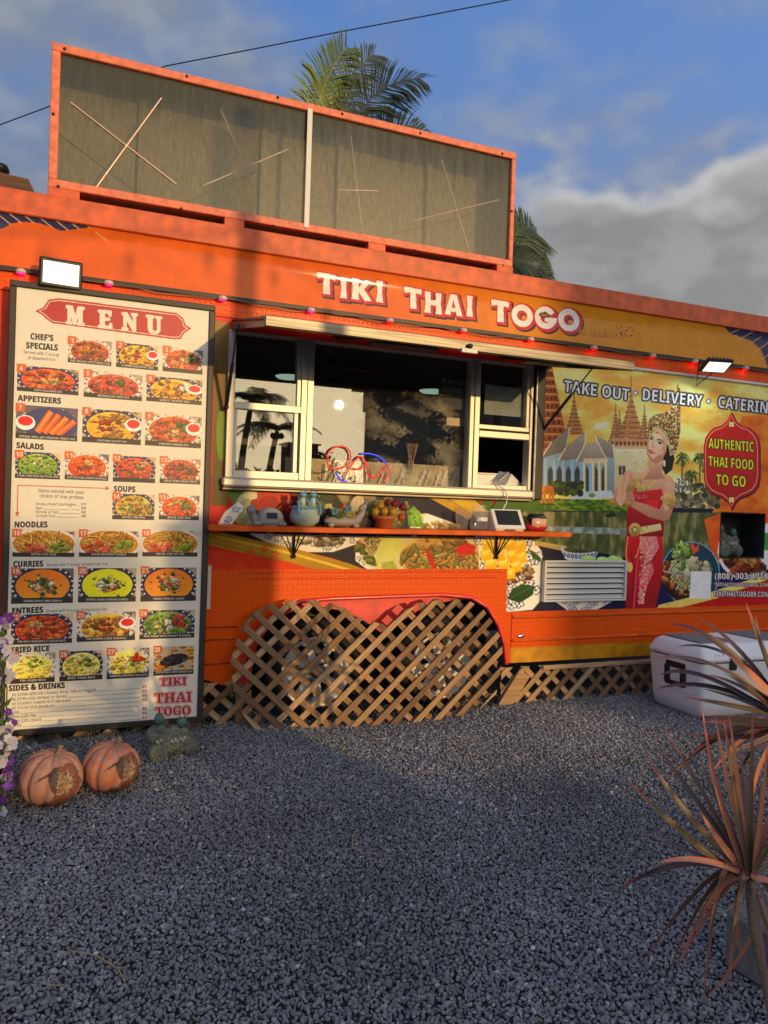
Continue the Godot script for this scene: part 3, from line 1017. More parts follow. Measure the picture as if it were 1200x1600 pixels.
	for i in 7:
		k.line(852 + i * 14, 718, 852 + i * 14, 770, 4.0, pg(120, 150, 170))
		k.poly([856 + i * 14, 736, 860 + i * 14, 728, 864 + i * 14, 736, 864 + i * 14, 768, 856 + i * 14, 768], pg(54, 52, 50))
	k.poly([960, 702, 1012, 702, 1012, 772, 960, 772], pg(190, 172, 138), pg(160, 140, 104))
	k.line(958, 703, 1014, 703, 3.0, pg(206, 190, 160))
	k.poly([966, 728, 978, 728, 978, 742, 966, 742], pg(70, 60, 46))
	for i in 3:
		k.line(966 + i * 6, 728, 966 + i * 6, 742, 1.0, pg(196, 180, 150))
	roof_gable(k, [862, 690, 890, 668, 884, 705, 846, 716], pg(132, 122, 110))
	roof_gable(k, [884, 700, 916, 672, 912, 716, 872, 720], pg(150, 138, 124))
	roof_gable(k, [930, 680, 958, 694, 960, 716, 940, 712], pg(146, 136, 124))
	roof_gable(k, [914, 694, 934, 690, 948, 718, 900, 722], pg(160, 148, 134))
	k.poly([912, 716, 950, 716, 950, 724, 912, 724], pg(176, 156, 126))
	for x8 in [913, 927, 937, 947]:
		k.line(x8, 722, x8, 768, 5.0, pg(196, 176, 140))
		k.line(x8 + 1.8, 722, x8 + 1.8, 768, 1.4, pg(150, 128, 96))
	k.poly([912, 768, 955, 766, 960, 778, 885, 780], pg(160, 168, 176))
	for i in 60:  # clipped shrubs on the shore
		k.ell(r.randf_range(862, 912), r.randf_range(754, 772), 5, 4, [pg(44, 56, 26), pg(66, 74, 36), pg(34, 40, 22)][i % 3])
	k.ell(925, 774, 5, 3.4, pg(90, 120, 40))
	# palms and bank behind the dancer
	for q9 in [[1066, 716], [1094, 716], [1108, 730], [1080, 742]]:
		k.line(q9[0], q9[1], q9[0] - 1, q9[1] + 50, 2.4, pg(84, 64, 40))
		for i in 46:
			var a9 := r.randf() * TAU
			var l9 := r.randf_range(7, 14)
			var e9 := Vector2(q9[0] + cos(a9) * l9, q9[1] + sin(a9) * l9 * 0.8 + 2.0)
			k.path([q9[0], q9[1], q9[0] + cos(a9) * l9 * 0.6, q9[1] + sin(a9) * l9 * 0.6 - 1.5, e9.x, e9.y + 2.0], 1.1, [pg(44, 58, 26), pg(66, 78, 34), pg(96, 100, 50), pg(30, 38, 20)][i % 4])
	for i in 110:
		k.ell(r.randf_range(1052, 1125), r.randf_range(758, 792), 5, 4, [pg(60, 56, 36), pg(84, 80, 58), pg(40, 44, 28), pg(110, 104, 90)][i % 4])
	for i in 90:
		k.ell(r.randf_range(1056, 1076), r.randf_range(746, 768), 1.6, 1.6, pg(190, 186, 172) if i % 2 else pg(70, 66, 56))
	k.patch([845, 779, 1000, 782, 1000, 800, 845, 798], [pg(48, 70, 20), pg(70, 94, 30), pg(96, 116, 40)], 0.02, 0.05, 4)
	k.poly([738, 778, 850, 779, 850, 800, 760, 798], c8(74, 112, 30), c8(60, 92, 26))
	for q10 in [[752, 783], [772, 784]]:
		k.ell(q10[0], q10[1], 4, 5, c8(150, 60, 30))
	# elephant
	k.ell(857, 765, 9, 7, pg(150, 92, 34), 0.1, pg(110, 62, 20))
	k.ell(847, 763, 5, 6, pg(160, 102, 40))
	for x11 in [846, 851, 859, 864]:
		k.line(x11, 768, x11, 787, 4.0, pg(140, 84, 30))
	k.path([843, 764, 842, 772, 843, 778], 2.0, pg(140, 84, 30))
	k.ell(855, 788, 12, 1.6, pg(40, 52, 20))
	# water with upright reflections
	k.patch([770, 799, 1140, 801, 1125, 860, 1040, 885, 930, 862, 845, 846, 770, 835], [pg(54, 60, 34), pg(62, 68, 38), pg(72, 76, 44), pg(88, 88, 54), pg(108, 104, 70)], 0.016, 0.006, 14, 0.35)
	k.patch([850, 822, 1000, 826, 1000, 836, 850, 832], [pg(90, 100, 90), pg(130, 140, 132)], 0.02, 0.02, 3)
	k.patch([1100, 812, 1130, 800, 1260, 800, 1260, 965, 1130, 940], [pg(150, 62, 18), pg(172, 84, 26), pg(176, 66, 22)], 0.004, 0.006, 6)
	# rowing birds
	k.poly([945, 805, 958, 799, 965, 806, 950, 809], pg(30, 40, 24))
	# lower corner: cloth, bowls, red ground, lemon grass
	k.poly([1020, 890, 1260, 870, 1260, 965, 1020, 965], c8(16, 24, 84))
	k.ell(1165, 862, 44, 44, pg(190, 186, 178))
	k.ell(1163, 862, 37, 37, pg(160, 66, 22))
	k.heap(1164, 872, 30, 24, [pg(166, 86, 30), pg(130, 50, 16), pg(190, 130, 60), pg(90, 30, 12)], 60, 7, r)
	k.ell(1136, 868, 5, 8, pg(60, 100, 40))
	k.ell(1206, 850, 26, 34, pg(190, 190, 186))
	k.ell(1198, 846, 12, 14, pg(56, 110, 60), 0.4)
	k.ell(1079, 896, 46, 50, c8(28, 70, 92))
	k.ring(1079, 896, 46, 50, 1.6, pg(96, 140, 156))
	k.ell(1070, 902, 36, 38, c8(40, 20, 14))
	k.heap(1066, 900, 30, 34, [pg(150, 40, 24), pg(60, 26, 18), pg(176, 120, 50), pg(100, 60, 30)], 90, 5, r)
	k.strands(1072, 892, 28, 28, [pg(206, 180, 130), pg(196, 160, 96), pg(214, 196, 160)], 80, 2.6, r)
	k.heap(1084, 884, 22, 12, [pg(206, 170, 140), pg(196, 130, 90)], 16, 7, r)
	k.heap(1068, 860, 14, 10, [pg(150, 176, 90), pg(120, 160, 70)], 30, 6, r)
	k.poly([1078, 852, 1082, 846, 1087, 856, 1092, 848, 1092, 860, 1084, 866], pg(190, 70, 40))
	k.ell(1068, 884, 4, 7, pg(50, 96, 36))
	k.poly([1030, 953, 1110, 932, 1200, 905, 1260, 890, 1260, 965, 1030, 965], c8(196, 32, 26), c8(170, 24, 22))
	k.poly([1024, 953, 1030, 945, 1110, 925, 1215, 892, 1218, 899, 1120, 935, 1050, 953], pg(190, 176, 110), pg(170, 150, 76))
	k.fleck(846, 660, 1060, 780, 2600, 0.7, 0.22, r, 1.0)
	k.fleck(1040, 846, 1205, 955, 900, 0.8, 0.2, r)
	k.fleck(335, 765, 850, 830, 900, 0.9, 0.16, r)
	k.fleck(555, 836, 850, 957, 1200, 0.9, 0.16, r)
	paint_dancer(k, r)
	k.fleck(978, 755, 1056, 950, 700, 0.8, 0.12, r, 0.7)
	# the sheet is printed from photographs: soften the drawing to their sharpness before the lettering goes on
	k.im.resize(1150, 326, Image.INTERPOLATE_LANCZOS)
	k.im.resize(4020, 1140, Image.INTERPOLATE_CUBIC)
	# headline
	var sh := {"edge": c8(40, 46, 66), "edge_w": 2.2, "skew": 0.06}
	k.text("TAKE OUT", 881, 612, 983, 626, 18, pg(200, 204, 212), sh)
	k.ell(993, 614, 4.2, 4.2, c8(40, 46, 66))
	k.ell(993, 614, 3, 3, pg(200, 204, 212))
	k.text("DELIVERY", 1004, 625, 1097, 636, 18, pg(196, 200, 208), sh)
	k.ell(1107, 627, 4.2, 4.2, c8(40, 46, 66))
	k.ell(1107, 627, 3, 3, pg(196, 200, 208))
	k.text("CATERING", 1122, 637, 1213, 648, 18, pg(200, 204, 212), sh)
	# badge
	k.poly(badge_outline(1144.5, 722, 1.02), c8(96, 10, 20))
	k.poly(badge_outline(1143, 720, 1.0), c8(206, 26, 34), c8(170, 16, 28))
	k.poly(badge_outline(1143, 720, 0.945), pg(206, 130, 110))
	k.poly(badge_outline(1143, 720, 0.92), c8(204, 24, 34), c8(168, 16, 28))
	for y13 in [663, 781]:
		for i in 4:
			k.ell(1143 + cos(PI / 4 + i * PI / 2) * 2.6, y13 + sin(PI / 4 + i * PI / 2) * 2.6, 2.2, 2.2, pg(206, 176, 110))
	var yl := {"edge": c8(70, 40, 10), "edge_w": 1.2}
	k.text("AUTHENTIC", 1107, 700, 1178, 706, 15, pg(206, 186, 40), yl)
	k.text("THAI FOOD", 1107, 728, 1177, 734, 15, pg(206, 186, 40), yl)
	k.text("TO GO", 1119, 757, 1165, 761, 16, pg(206, 186, 40), yl)
	# contact lines and the plain pale sticker beside them
	k.poly([1080, 892, 1112, 893, 1110, 936, 1077, 935], pg(176, 178, 186))
	var ct := {"edge": c8(60, 20, 30), "edge_w": 0.9}
	k.text("(808) 303-4718", 1117, 905, 1200, 905, 9.5, pg(206, 204, 204), ct)
	k.text("TIKITHAITOGO89@GMAIL.COM", 1116, 916, 1200, 917, 5.6, pg(200, 198, 198), {"edge": c8(60, 20, 30), "edge_w": 0.5})
	k.text("TIKITHAITOGO89.COM", 1115, 932, 1202, 933, 8.2, pg(206, 204, 204), ct)
	k.im.resize(2010, 570, Image.INTERPOLATE_BILINEAR)
	k.w = 2010
	k.h = 570
	k.im.adjust_bcs(1.03, 1.05, 1.12)
	k.mottle(0.04, 0.03, 3)
	k.mottle(0.10, 0.35, 7)
	return ImageTexture.create_from_image(k.im)


# ---------------------------------------------------------------- lettering and colour of the curved band below the roof
func carved(ch: String) -> Array:
	match ch:
		"T": return [[0, 1, 1, 0.96, 0.97, 0.70, 0.68, 0.75, 0.71, 0, 0.33, 0, 0.37, 0.76, 0.03, 0.70]]
		"I": return [[0.16, 1, 0.84, 1, 0.74, 0.5, 0.86, 0, 0.14, 0, 0.28, 0.5]]
		"K": return [[0.02, 1, 0.38, 1, 0.34, 0.5, 0.38, 0, 0, 0, 0.07, 0.5], [0.28, 0.47, 0.66, 1, 1, 0.94, 0.62, 0.54, 1, 0.02, 0.66, -0.03, 0.33, 0.40]]
		"H": return [[0.02, 1, 0.36, 1, 0.33, 0.5, 0.37, 0, 0, 0, 0.07, 0.5], [0.64, 1, 0.98, 1, 0.93, 0.5, 1, 0, 0.64, 0, 0.67, 0.5], [0.28, 0.60, 0.72, 0.64, 0.72, 0.38, 0.28, 0.36]]
		"A": return [[0.34, 1, 0.68, 1, 1, 0, 0.68, 0, 0.5, 0.74, 0.32, 0, 0, 0], [0.26, 0.36, 0.76, 0.36, 0.76, 0.18, 0.24, 0.16]]
	var o := []
	var open := ch == "G"
	var n := 26
	var outer := []
	var inner := []
	for i in n + 1:
		var a := TAU * i / n + 0.15
		if open:
			a = lerpf(0.55, TAU - 0.25, float(i) / n)
		outer.append([0.5 + 0.52 * cos(a), 0.5 + 0.52 * sin(a)])
		inner.append([0.5 + 0.25 * cos(a), 0.5 + 0.24 * sin(a)])
	for i in n:
		o.append([outer[i][0], outer[i][1], outer[i + 1][0], outer[i + 1][1], inner[i + 1][0], inner[i + 1][1], inner[i][0], inner[i][1]])
	if open:
		o.append([0.46, 0.52, 1.04, 0.54, 1.04, 0.30, 0.46, 0.32])
	return o


func fascia_texture() -> ImageTexture:
	var s := 900.0
	var fn := func(px: float, py: float) -> Vector2:
		var p := W(px, py, 0.045)
		return Vector2((p.x + 0.6) * s, (2.9 - p.y) * s)
	var k := Canvas.new(6030, 288, fn, c8(230, 96, 6))
	var a := c8(230, 96, 6)
	var b := c8(218, 140, 14)
	for i in 220:  # the vinyl runs from orange into gold along the truck
		var t := i / 219.0
		k.im.fill_rect(Rect2i(int(6030 * i / 220.0), 0, 29, 288), a.lerp(b, smoothstep(0.30, 0.62, t)))
	var navy := c8(38, 42, 92)
	k.poly([-60, 315, 0, 326, 80, 341, 148, 352, 140, 356, 96, 360, 60, 348, 30, 346, 0, 357, -60, 380], navy)
	for i in 8:
		k.line(-40 + i * 24, 322 + i * 3.5, 0 + i * 24, 352 + i * 3.5, 1.8, c8(220, 170, 110))
	k.poly([20, 348, 60, 349, 97, 361, 140, 357, 148, 353, 148, 400, -60, 400, -60, 382, 0, 358], a)
	k.poly([1128, 508, 1215, 524, 1215, 640, 1200, 570, 1190, 545, 1175, 532, 1158, 527, 1152, 523, 1144, 523], navy)
	for i in 7:
		k.line(1140 + i * 13, 522 + i * 10, 1164 + i * 13, 510 + i * 8, 1.4, c8(220, 170, 110))
	var words := [["TIKI", 493, 458, 604, 474, 33.0], ["THAI", 630, 481, 744, 497, 33.0], ["TOGO", 766, 502, 908, 520, 34.0]]
	for pass_i in 3:
		for wd in words:
			var n: int = wd[0].length()
			var widths := []
			var total := 0.0
			for ch in wd[0]:
				var q: float = {"I": 0.55, "K": 1.0, "O": 1.05, "G": 1.05}.get(ch, 0.95)
				widths.append(q)
				total += q
			var x := 0.0
			for i in n:
				var u0 := (x + 0.06) / total
				var u1: float = (x + widths[i] - 0.06) / total
				x += widths[i]
				var lift: float = [1.5, -1.5, 0.0, 1.0][i % 4]
				for pl in carved(wd[0][i]):
					var p := PackedVector2Array()
					for j in range(0, pl.size(), 2):
						var u := lerpf(u0, u1, pl[j])
						p.append(Vector2(lerpf(wd[1], wd[3], u), lerpf(wd[2], wd[4], u) - lift - pl[j + 1] * wd[5]))
					var grow: float = [3.4, 3.0, 0.0][pass_i]
					var off: Vector2 = [Vector2(3.5, 4.0), Vector2(1.6, 1.6), Vector2.ZERO][pass_i]
					var c: Color = [c8(46, 26, 40), c8(206, 30, 52), c8(240, 236, 228)][pass_i]
					for g in (Geometry2D.offset_polygon(p, grow, Geometry2D.JOIN_MITER) if grow > 0 else [p]):
						var f := []
						for v in g:
							f += [v.x + off.x, v.y + off.y]
						k.poly(f, c)
	k.ell(852, 492, 9, 4.0, c8(30, 36, 40), 0.15)
	k.ell(852, 492, 6, 2.2, c8(190, 110, 60), 0.15)
	k.ell(853, 489, 3.4, 2.6, c8(90, 80, 50), 0.15)
	var r := RandomNumberGenerator.new()
	r.seed = 8
	for i in 70:  # run-off streaks and rust spots
		var x2 := r.randf_range(905, 975)
		var y2 := 524 + (x2 - 905) * 0.125
		k.line(x2, y2 - 1, x2, y2 - r.randf_range(4, 16), 0.8, c8(186, 110, 16))
	for i in 26:
		k.ell(r.randf_range(962, 992), r.randf_range(506, 526), r.randf_range(0.7, 2.2), r.randf_range(0.7, 1.6), c8(146, 78, 14))
	k.im.resize(2010, 96, Image.INTERPOLATE_BILINEAR)
	k.w = 2010
	k.h = 96
	k.mottle(0.05, 0.02, 4)
	return ImageTexture.create_from_image(k.im)


# ---------------------------------------------------------------- the printed menu
func dish(k: Canvas, q: Array, r: RandomNumberGenerator) -> void:
	var a: Vector2 = k.fn.call(q[1], q[2])
	var b: Vector2 = k.fn.call(q[3], q[4])
	var w := b.x - a.x
	var h := b.y - a.y
	var c := Canvas.new(int(w), int(h), func(x: float, y: float) -> Vector2: return Vector2(x, y), [c8(176, 160, 136), c8(150, 140, 130), c8(196, 176, 148), c8(96, 92, 100)][q[0] % 4])
	for i in 60:
		c.ell(r.randf() * w, r.randf() * h, w * 0.05, w * 0.02, [c8(120, 110, 98), c8(170, 160, 150), c8(84, 80, 84)][i % 3], r.randf() * 3)
	var cx := w * 0.5
	var cy := h * 0.5
	var kinds := {
		"basil": [[c8(120, 50, 24), c8(176, 90, 44), c8(70, 40, 22), c8(196, 120, 60)], [c8(236, 226, 196), c8(232, 150, 40)]],
		"green": [[c8(84, 120, 40), c8(140, 160, 70), c8(206, 190, 130), c8(60, 86, 34)], [c8(196, 80, 70), c8(226, 220, 190)]],
		"red": [[c8(190, 60, 24), c8(216, 96, 40), c8(140, 34, 18), c8(226, 130, 60)], [c8(70, 110, 40), c8(226, 190, 130)]],
		"gold": [[c8(206, 140, 40), c8(226, 176, 70), c8(160, 96, 30), c8(120, 70, 24)], [c8(240, 236, 226), c8(150, 40, 24)]],
		"beef": [[c8(150, 50, 36), c8(190, 84, 60), c8(96, 34, 26), c8(206, 120, 84)], [c8(226, 196, 160), c8(60, 90, 40)]],
		"noodle": [[c8(226, 186, 90), c8(206, 160, 66), c8(236, 206, 130), c8(170, 120, 50)], [c8(206, 90, 50), c8(120, 150, 50)]],
		"rice": [[c8(226, 196, 96), c8(236, 212, 130), c8(206, 170, 70), c8(240, 226, 170)], [c8(206, 50, 36), c8(110, 150, 60)]],
		"rcurry": [[c8(226, 120, 40), c8(236, 150, 66)], [c8(240, 226, 206), c8(50, 96, 40)]],
		"gcurry": [[c8(206, 200, 70), c8(190, 190, 60)], [c8(240, 236, 216), c8(60, 120, 40)]],
		"soup": [[c8(190, 170, 90), c8(160, 140, 60), c8(206, 120, 60)], [c8(200, 60, 40), c8(80, 120, 50)]],
		"roll": [[c8(206, 110, 40), c8(186, 90, 30)], [c8(240, 236, 230), c8(190, 30, 24)]],
		"sticky": [[c8(226, 130, 34), c8(240, 160, 60)], [c8(34, 28, 32), c8(120, 110, 120)]],
	}
	var pal: Array = kinds[q[6]][0]
	var acc: Array = kinds[q[6]][1]
	match q[6]:
		"rcurry", "gcurry":
			c.ell(cx, cy, w * 0.52, h * 0.62, c8(36, 40, 62))
			for i in 26:
				c.ell(cx + cos(TAU * i / 26) * w * 0.49, cy + sin(TAU * i / 26) * h * 0.57, w * 0.02, h * 0.03, c8(206, 204, 200))
			c.ell(cx, cy, w * 0.44, h * 0.48, pal[0], 0.0, pal[1])
			c.heap(cx, cy * 0.95, w * 0.2, h * 0.2, [acc[0], pal[1].lightened(0.3), acc[1], c8(200, 90, 60)], 70, w * 0.035, r)
			c.heap(cx, cy, w * 0.36, h * 0.36, [acc[1], pal[1].lightened(0.25)], 16, w * 0.03, r)
		"noodle":
			c.ell(cx, cy, w * 0.56, h * 0.6, c8(214, 206, 196))
			c.ell(cx, cy, w * 0.5, h * 0.52, pal[3])
			c.strands(cx, cy, w * 0.48, h * 0.5, pal, 150, w * 0.016, r)
			c.heap(cx * 0.6, cy * 1.3, w * 0.22, h * 0.22, [acc[0], acc[0].lightened(0.3)], 22, w * 0.05, r)
			c.heap(cx * 1.5, cy * 1.1, w * 0.12, h * 0.2, [acc[1]], 8, w * 0.05, r)
		"roll":
			c.ell(cx * 1.1, cy * 1.05, w * 0.46, h * 0.5, c8(60, 64, 96))
			for i in 4:
				c.line(w * (0.34 + i * 0.11), h * (0.78 + i * 0.02), w * (0.56 + i * 0.13), h * (0.14 + i * 0.08), h * 0.17, pal[i % 2])
				c.line(w * (0.345 + i * 0.11), h * (0.75 + i * 0.02), w * (0.55 + i * 0.13), h * (0.15 + i * 0.08), h * 0.05, pal[i % 2].lightened(0.3))
			c.ell(w * 0.15, h * 0.52, w * 0.16, h * 0.22, acc[0])
			c.ell(w * 0.15, h * 0.47, w * 0.12, h * 0.14, acc[1])
		"sticky":
			c.heap(cx, cy, w * 0.6, h * 0.6, pal, 30, w * 0.1, r, 0.3)
			c.ell(cx, cy * 0.95, w * 0.36, h * 0.2, acc[0], -0.2)
			c.heap(cx, cy * 0.95, w * 0.3, h * 0.14, [acc[0], acc[1]], 70, w * 0.02, r)
		_:
			c.ell(cx, cy, w * 0.52, h * 0.58, [c8(44, 48, 76), c8(206, 200, 190)][q[0] % 2])
			for i in 20:
				c.ell(cx + cos(TAU * i / 20) * w * 0.48, cy + sin(TAU * i / 20) * h * 0.53, w * 0.02, h * 0.03, [c8(196, 194, 196), c8(60, 66, 100)][q[0] % 2])
			c.ell(cx, cy * 1.02, w * 0.44, h * 0.46, pal[1 % pal.size()].lightened(0.1), 0.0, pal[0])
			var n1: int = 60 + (q[0] * 37) % 70
			c.heap(cx, cy * 1.02, w * 0.40, h * 0.42, pal.map(func(q2: Color) -> Color: return q2.lightened(0.16)), n1, w * (0.035 + 0.006 * (q[0] % 5)), r, 0.35 + 0.12 * (q[0] % 4))
			c.heap(cx * (0.7 + 0.1 * (q[0] % 7)), cy * (0.7 + 0.08 * (q[0] % 5)), w * 0.14, h * 0.16, [acc[1].lightened(0.1), acc[1]], 9, w * 0.04, r)
			if q[0] % 3 == 0:
				c.heap(cx * 1.4, cy * 0.7, w * 0.13, h * 0.16, [acc[0]], 7, w * 0.06, r)
			if q[6] == "gold" or q[0] == 9:
				c.ell(w * 0.86, h * 0.4, w * 0.15, h * 0.2, c8(240, 236, 230))
				c.ell(w * 0.86, h * 0.37, w * 0.11, h * 0.13, c8(176, 30, 22))
	c.fleck(0, 0, w, h, 160, w * 0.008, 0.2, r, 1.4)
	c.im.adjust_bcs(1.10, 1.08, 1.45)
	c.im.fill_rect(Rect2i(0, int(h * 0.84), int(w), int(h * 0.17) + 1), c8(40, 36, 34))
	k.im.blit_rect(c.im, Rect2i(0, 0, c.w, c.h), Vector2i(int(a.x), int(a.y)))
	var tx: float = minf((q[3] - q[1]) * 0.46, q[5].length() * 1.35)
	var mid: float = (q[1] + q[3]) * 0.5
	var tilt: float = (475.0 - 440.0) / 325.0 * (1.0 - (q[2] - 440.0) / 430.0)
	k.text(q[5], mid - tx, q[4] - 2.4 - tilt * ((q[3] - q[1]) * 0.5 + tx), mid + tx, q[4] - 2.4 - tilt * ((q[3] - q[1]) * 0.5 - tx), 3.1, c8(226, 222, 216))
	var n0: Vector2 = a + Vector2(-w * 0.0 - 3, -6)
	var sz := 36.0
	k.im.fill_rect(Rect2i(int(n0.x), int(n0.y), int(sz), int(sz)), c8(226, 96, 40))
	var lab := Canvas.new(int(sz), int(sz), func(x: float, y: float) -> Vector2: return Vector2(x, y), c8(226, 96, 40))
	var num := str(q[0])
	lab.text(num, 5 if num.length() > 1 else 12, sz - 8, sz - 5 if num.length() > 1 else sz - 12, sz - 8, sz * 0.56, c8(240, 232, 214))
	k.im.blit_rect(lab.im, Rect2i(0, 0, lab.w, lab.h), Vector2i(n0))


func menu_texture(x0: float, x1: float, y0: float, y1: float, z: float) -> ImageTexture:
	var r := RandomNumberGenerator.new()
	r.seed = 77
	var s := 800.0
	var fn := func(px: float, py: float) -> Vector2:
		var p := W(px, py, z)
		return Vector2((p.x - x0) * s, (y1 - p.y) * s)
	var k := Canvas.new(int((x1 - x0) * s), int((y1 - y0) * s), fn, c8(232, 226, 208))
	var ink := c8(38, 34, 36)
	var red := c8(186, 28, 38)
	# banner
	var f := func(g: float) -> Array:
		return [55 - g * 2, 486, 68 - g, 480 - g * 0.6, 76 - g * 0.5, 468 - g, 92, 466 - g, 276, 489 - g, 286 + g * 0.5, 497 - g, 290 + g, 508 - g * 0.5, 299 + g * 2, 513, 288 + g, 520 + g * 0.5, 282 + g * 0.5, 530 + g, 270, 530 + g, 82, 505 + g, 72 - g * 0.5, 498 + g, 66 - g, 492 + g * 0.5]
	k.poly(f.call(0.0), red)
	k.poly(f.call(-2.6), c8(232, 222, 206))
	k.poly(f.call(-3.8), red)
	k.text("M", 104, 505, 131, 508, 27, c8(236, 228, 206), {"edge": c8(236, 228, 206), "edge_w": 1.6, "serif": true})
	k.text("E", 154, 511, 174, 513, 26, c8(236, 228, 206), {"edge": c8(236, 228, 206), "edge_w": 1.6, "serif": true})
	k.text("N", 191, 515, 214, 517, 26, c8(236, 228, 206), {"edge": c8(236, 228, 206), "edge_w": 1.6, "serif": true})
	k.text("U", 229, 519, 252, 522, 26, c8(236, 228, 206), {"edge": c8(236, 228, 206), "edge_w": 1.6, "serif": true})
	k.text("CHEF'S", 48, 530, 83, 533, 9, ink, {"edge": ink, "edge_w": 0.35})
	k.text("SPECIALS", 41, 544, 90, 548, 9, ink, {"edge": ink, "edge_w": 0.35})
	k.text("Served with 1 scoop", 37, 552, 92, 557, 4.6, ink, {"bold": false})
	k.text("of steamed rice", 43, 561, 86, 564, 4.6, ink, {"bold": false})
	for q in [["APPETIZERS", 28, 626, 95, 631, 8.6], ["SALADS", 26, 700, 68, 703, 8.6], ["SOUPS", 178, 768, 211, 769, 8.4], ["NOODLES", 23, 824, 74, 824, 8.6], ["CURRIES", 21, 886, 67, 885, 8.6], ["ENTREES", 19, 959, 67, 957, 8.6], ["FRIED RICE", 18, 1020, 77, 1017, 8.4], ["SIDES & DRINKS", 14, 1080, 101, 1075, 8.6]]:
		k.text(q[0], q[1], q[2], q[3], q[4], q[5], ink, {"edge": ink, "edge_w": 0.35})
	k.text("Served with 1 scoop of steamed rice", 73, 885, 168, 883, 4.6, ink, {"bold": false})
	k.text("Served with 1 scoop of steamed rice", 72, 957, 166, 954, 4.6, ink, {"bold": false})
	# protein note with its bent arrow
	var org := c8(206, 92, 40)
	k.path([27, 800, 28, 758, 165, 763], 1.6, org)
	k.poly([165, 759.5, 165, 766.5, 171, 763], org)
	k.poly([23.5, 800, 30.5, 800, 27, 808], org)
	k.text("Items served with your", 60, 769, 132, 772, 5.4, ink, {"bold": false})
	k.text("choice of one protein", 62, 777, 130, 780, 5.4, ink, {"bold": false})
	var pr := [["Chicken/Pork/Tofu/Veggies", "$17"], ["Beef", "$19"], ["Shrimp or Fish", "$22"], ["Grilled Fish", "$25"]]
	for i in 4:
		var y := 789.5 + i * 6.0
		var e: float = 56 + pr[i][0].length() * 2.5
		k.text(pr[i][0], 56, y, e, y + 0.6, 3.8, ink, {"bold": false})
		k.line(e + 2, y + 0.4, 124, y + 1.0, 0.6, c8(120, 112, 106))
		k.text(pr[i][1], 127, y + 0.8, 134, y + 0.9, 3.8, ink)
	var list := [["$5 EXTRA ADD-ON Chicken, Pork, Tofu or Veggies", "$5"], ["$6 EXTRA ADD-ON Beef or Shrimp", "$6"], ["$4 STEAMED JASMINE RICE (Medium)", "$4"], ["$5 STICKY RICE (Medium)", "$5"], ["SODA", ""], ["THAI ICED TEA", "$6"], ["THAI ICED COFFEE", "$6"], ["WATER", "$2"]]
	for i in 8:
		var y := 1088.0 + i * 6.9
		var e: float = 19 + list[i][0].length() * 2.85
		var dy := (e - 19) * -0.062
		k.text(list[i][0], 19, y, e, y + dy, 4.2, ink, {"bold": false})
		k.line(e + 2, y + dy, 218, y - 12.3, 0.6, c8(120, 112, 106))
		if list[i][1] != "":
			k.text(list[i][1], 222, y - 12.6, 229, y - 13, 4.2, red)
	for q in [["TIKI", 249, 1072, 291, 1070, 12], ["THAI", 241, 1099, 299, 1096, 15], ["TOGO", 243, 1119, 297, 1116, 13]]:
		k.text(q[0], q[1], q[2], q[3], q[4], q[5], red, {"serif": true, "edge": c8(210, 60, 66), "edge_w": 1.9})
		k.text(q[0], q[1], q[2], q[3], q[4], q[5], red, {"serif": true, "edge": c8(236, 220, 206), "edge_w": 1.2})
		k.text(q[0], q[1], q[2], q[3], q[4], q[5], red, {"serif": true, "edge": red, "edge_w": 0.3})
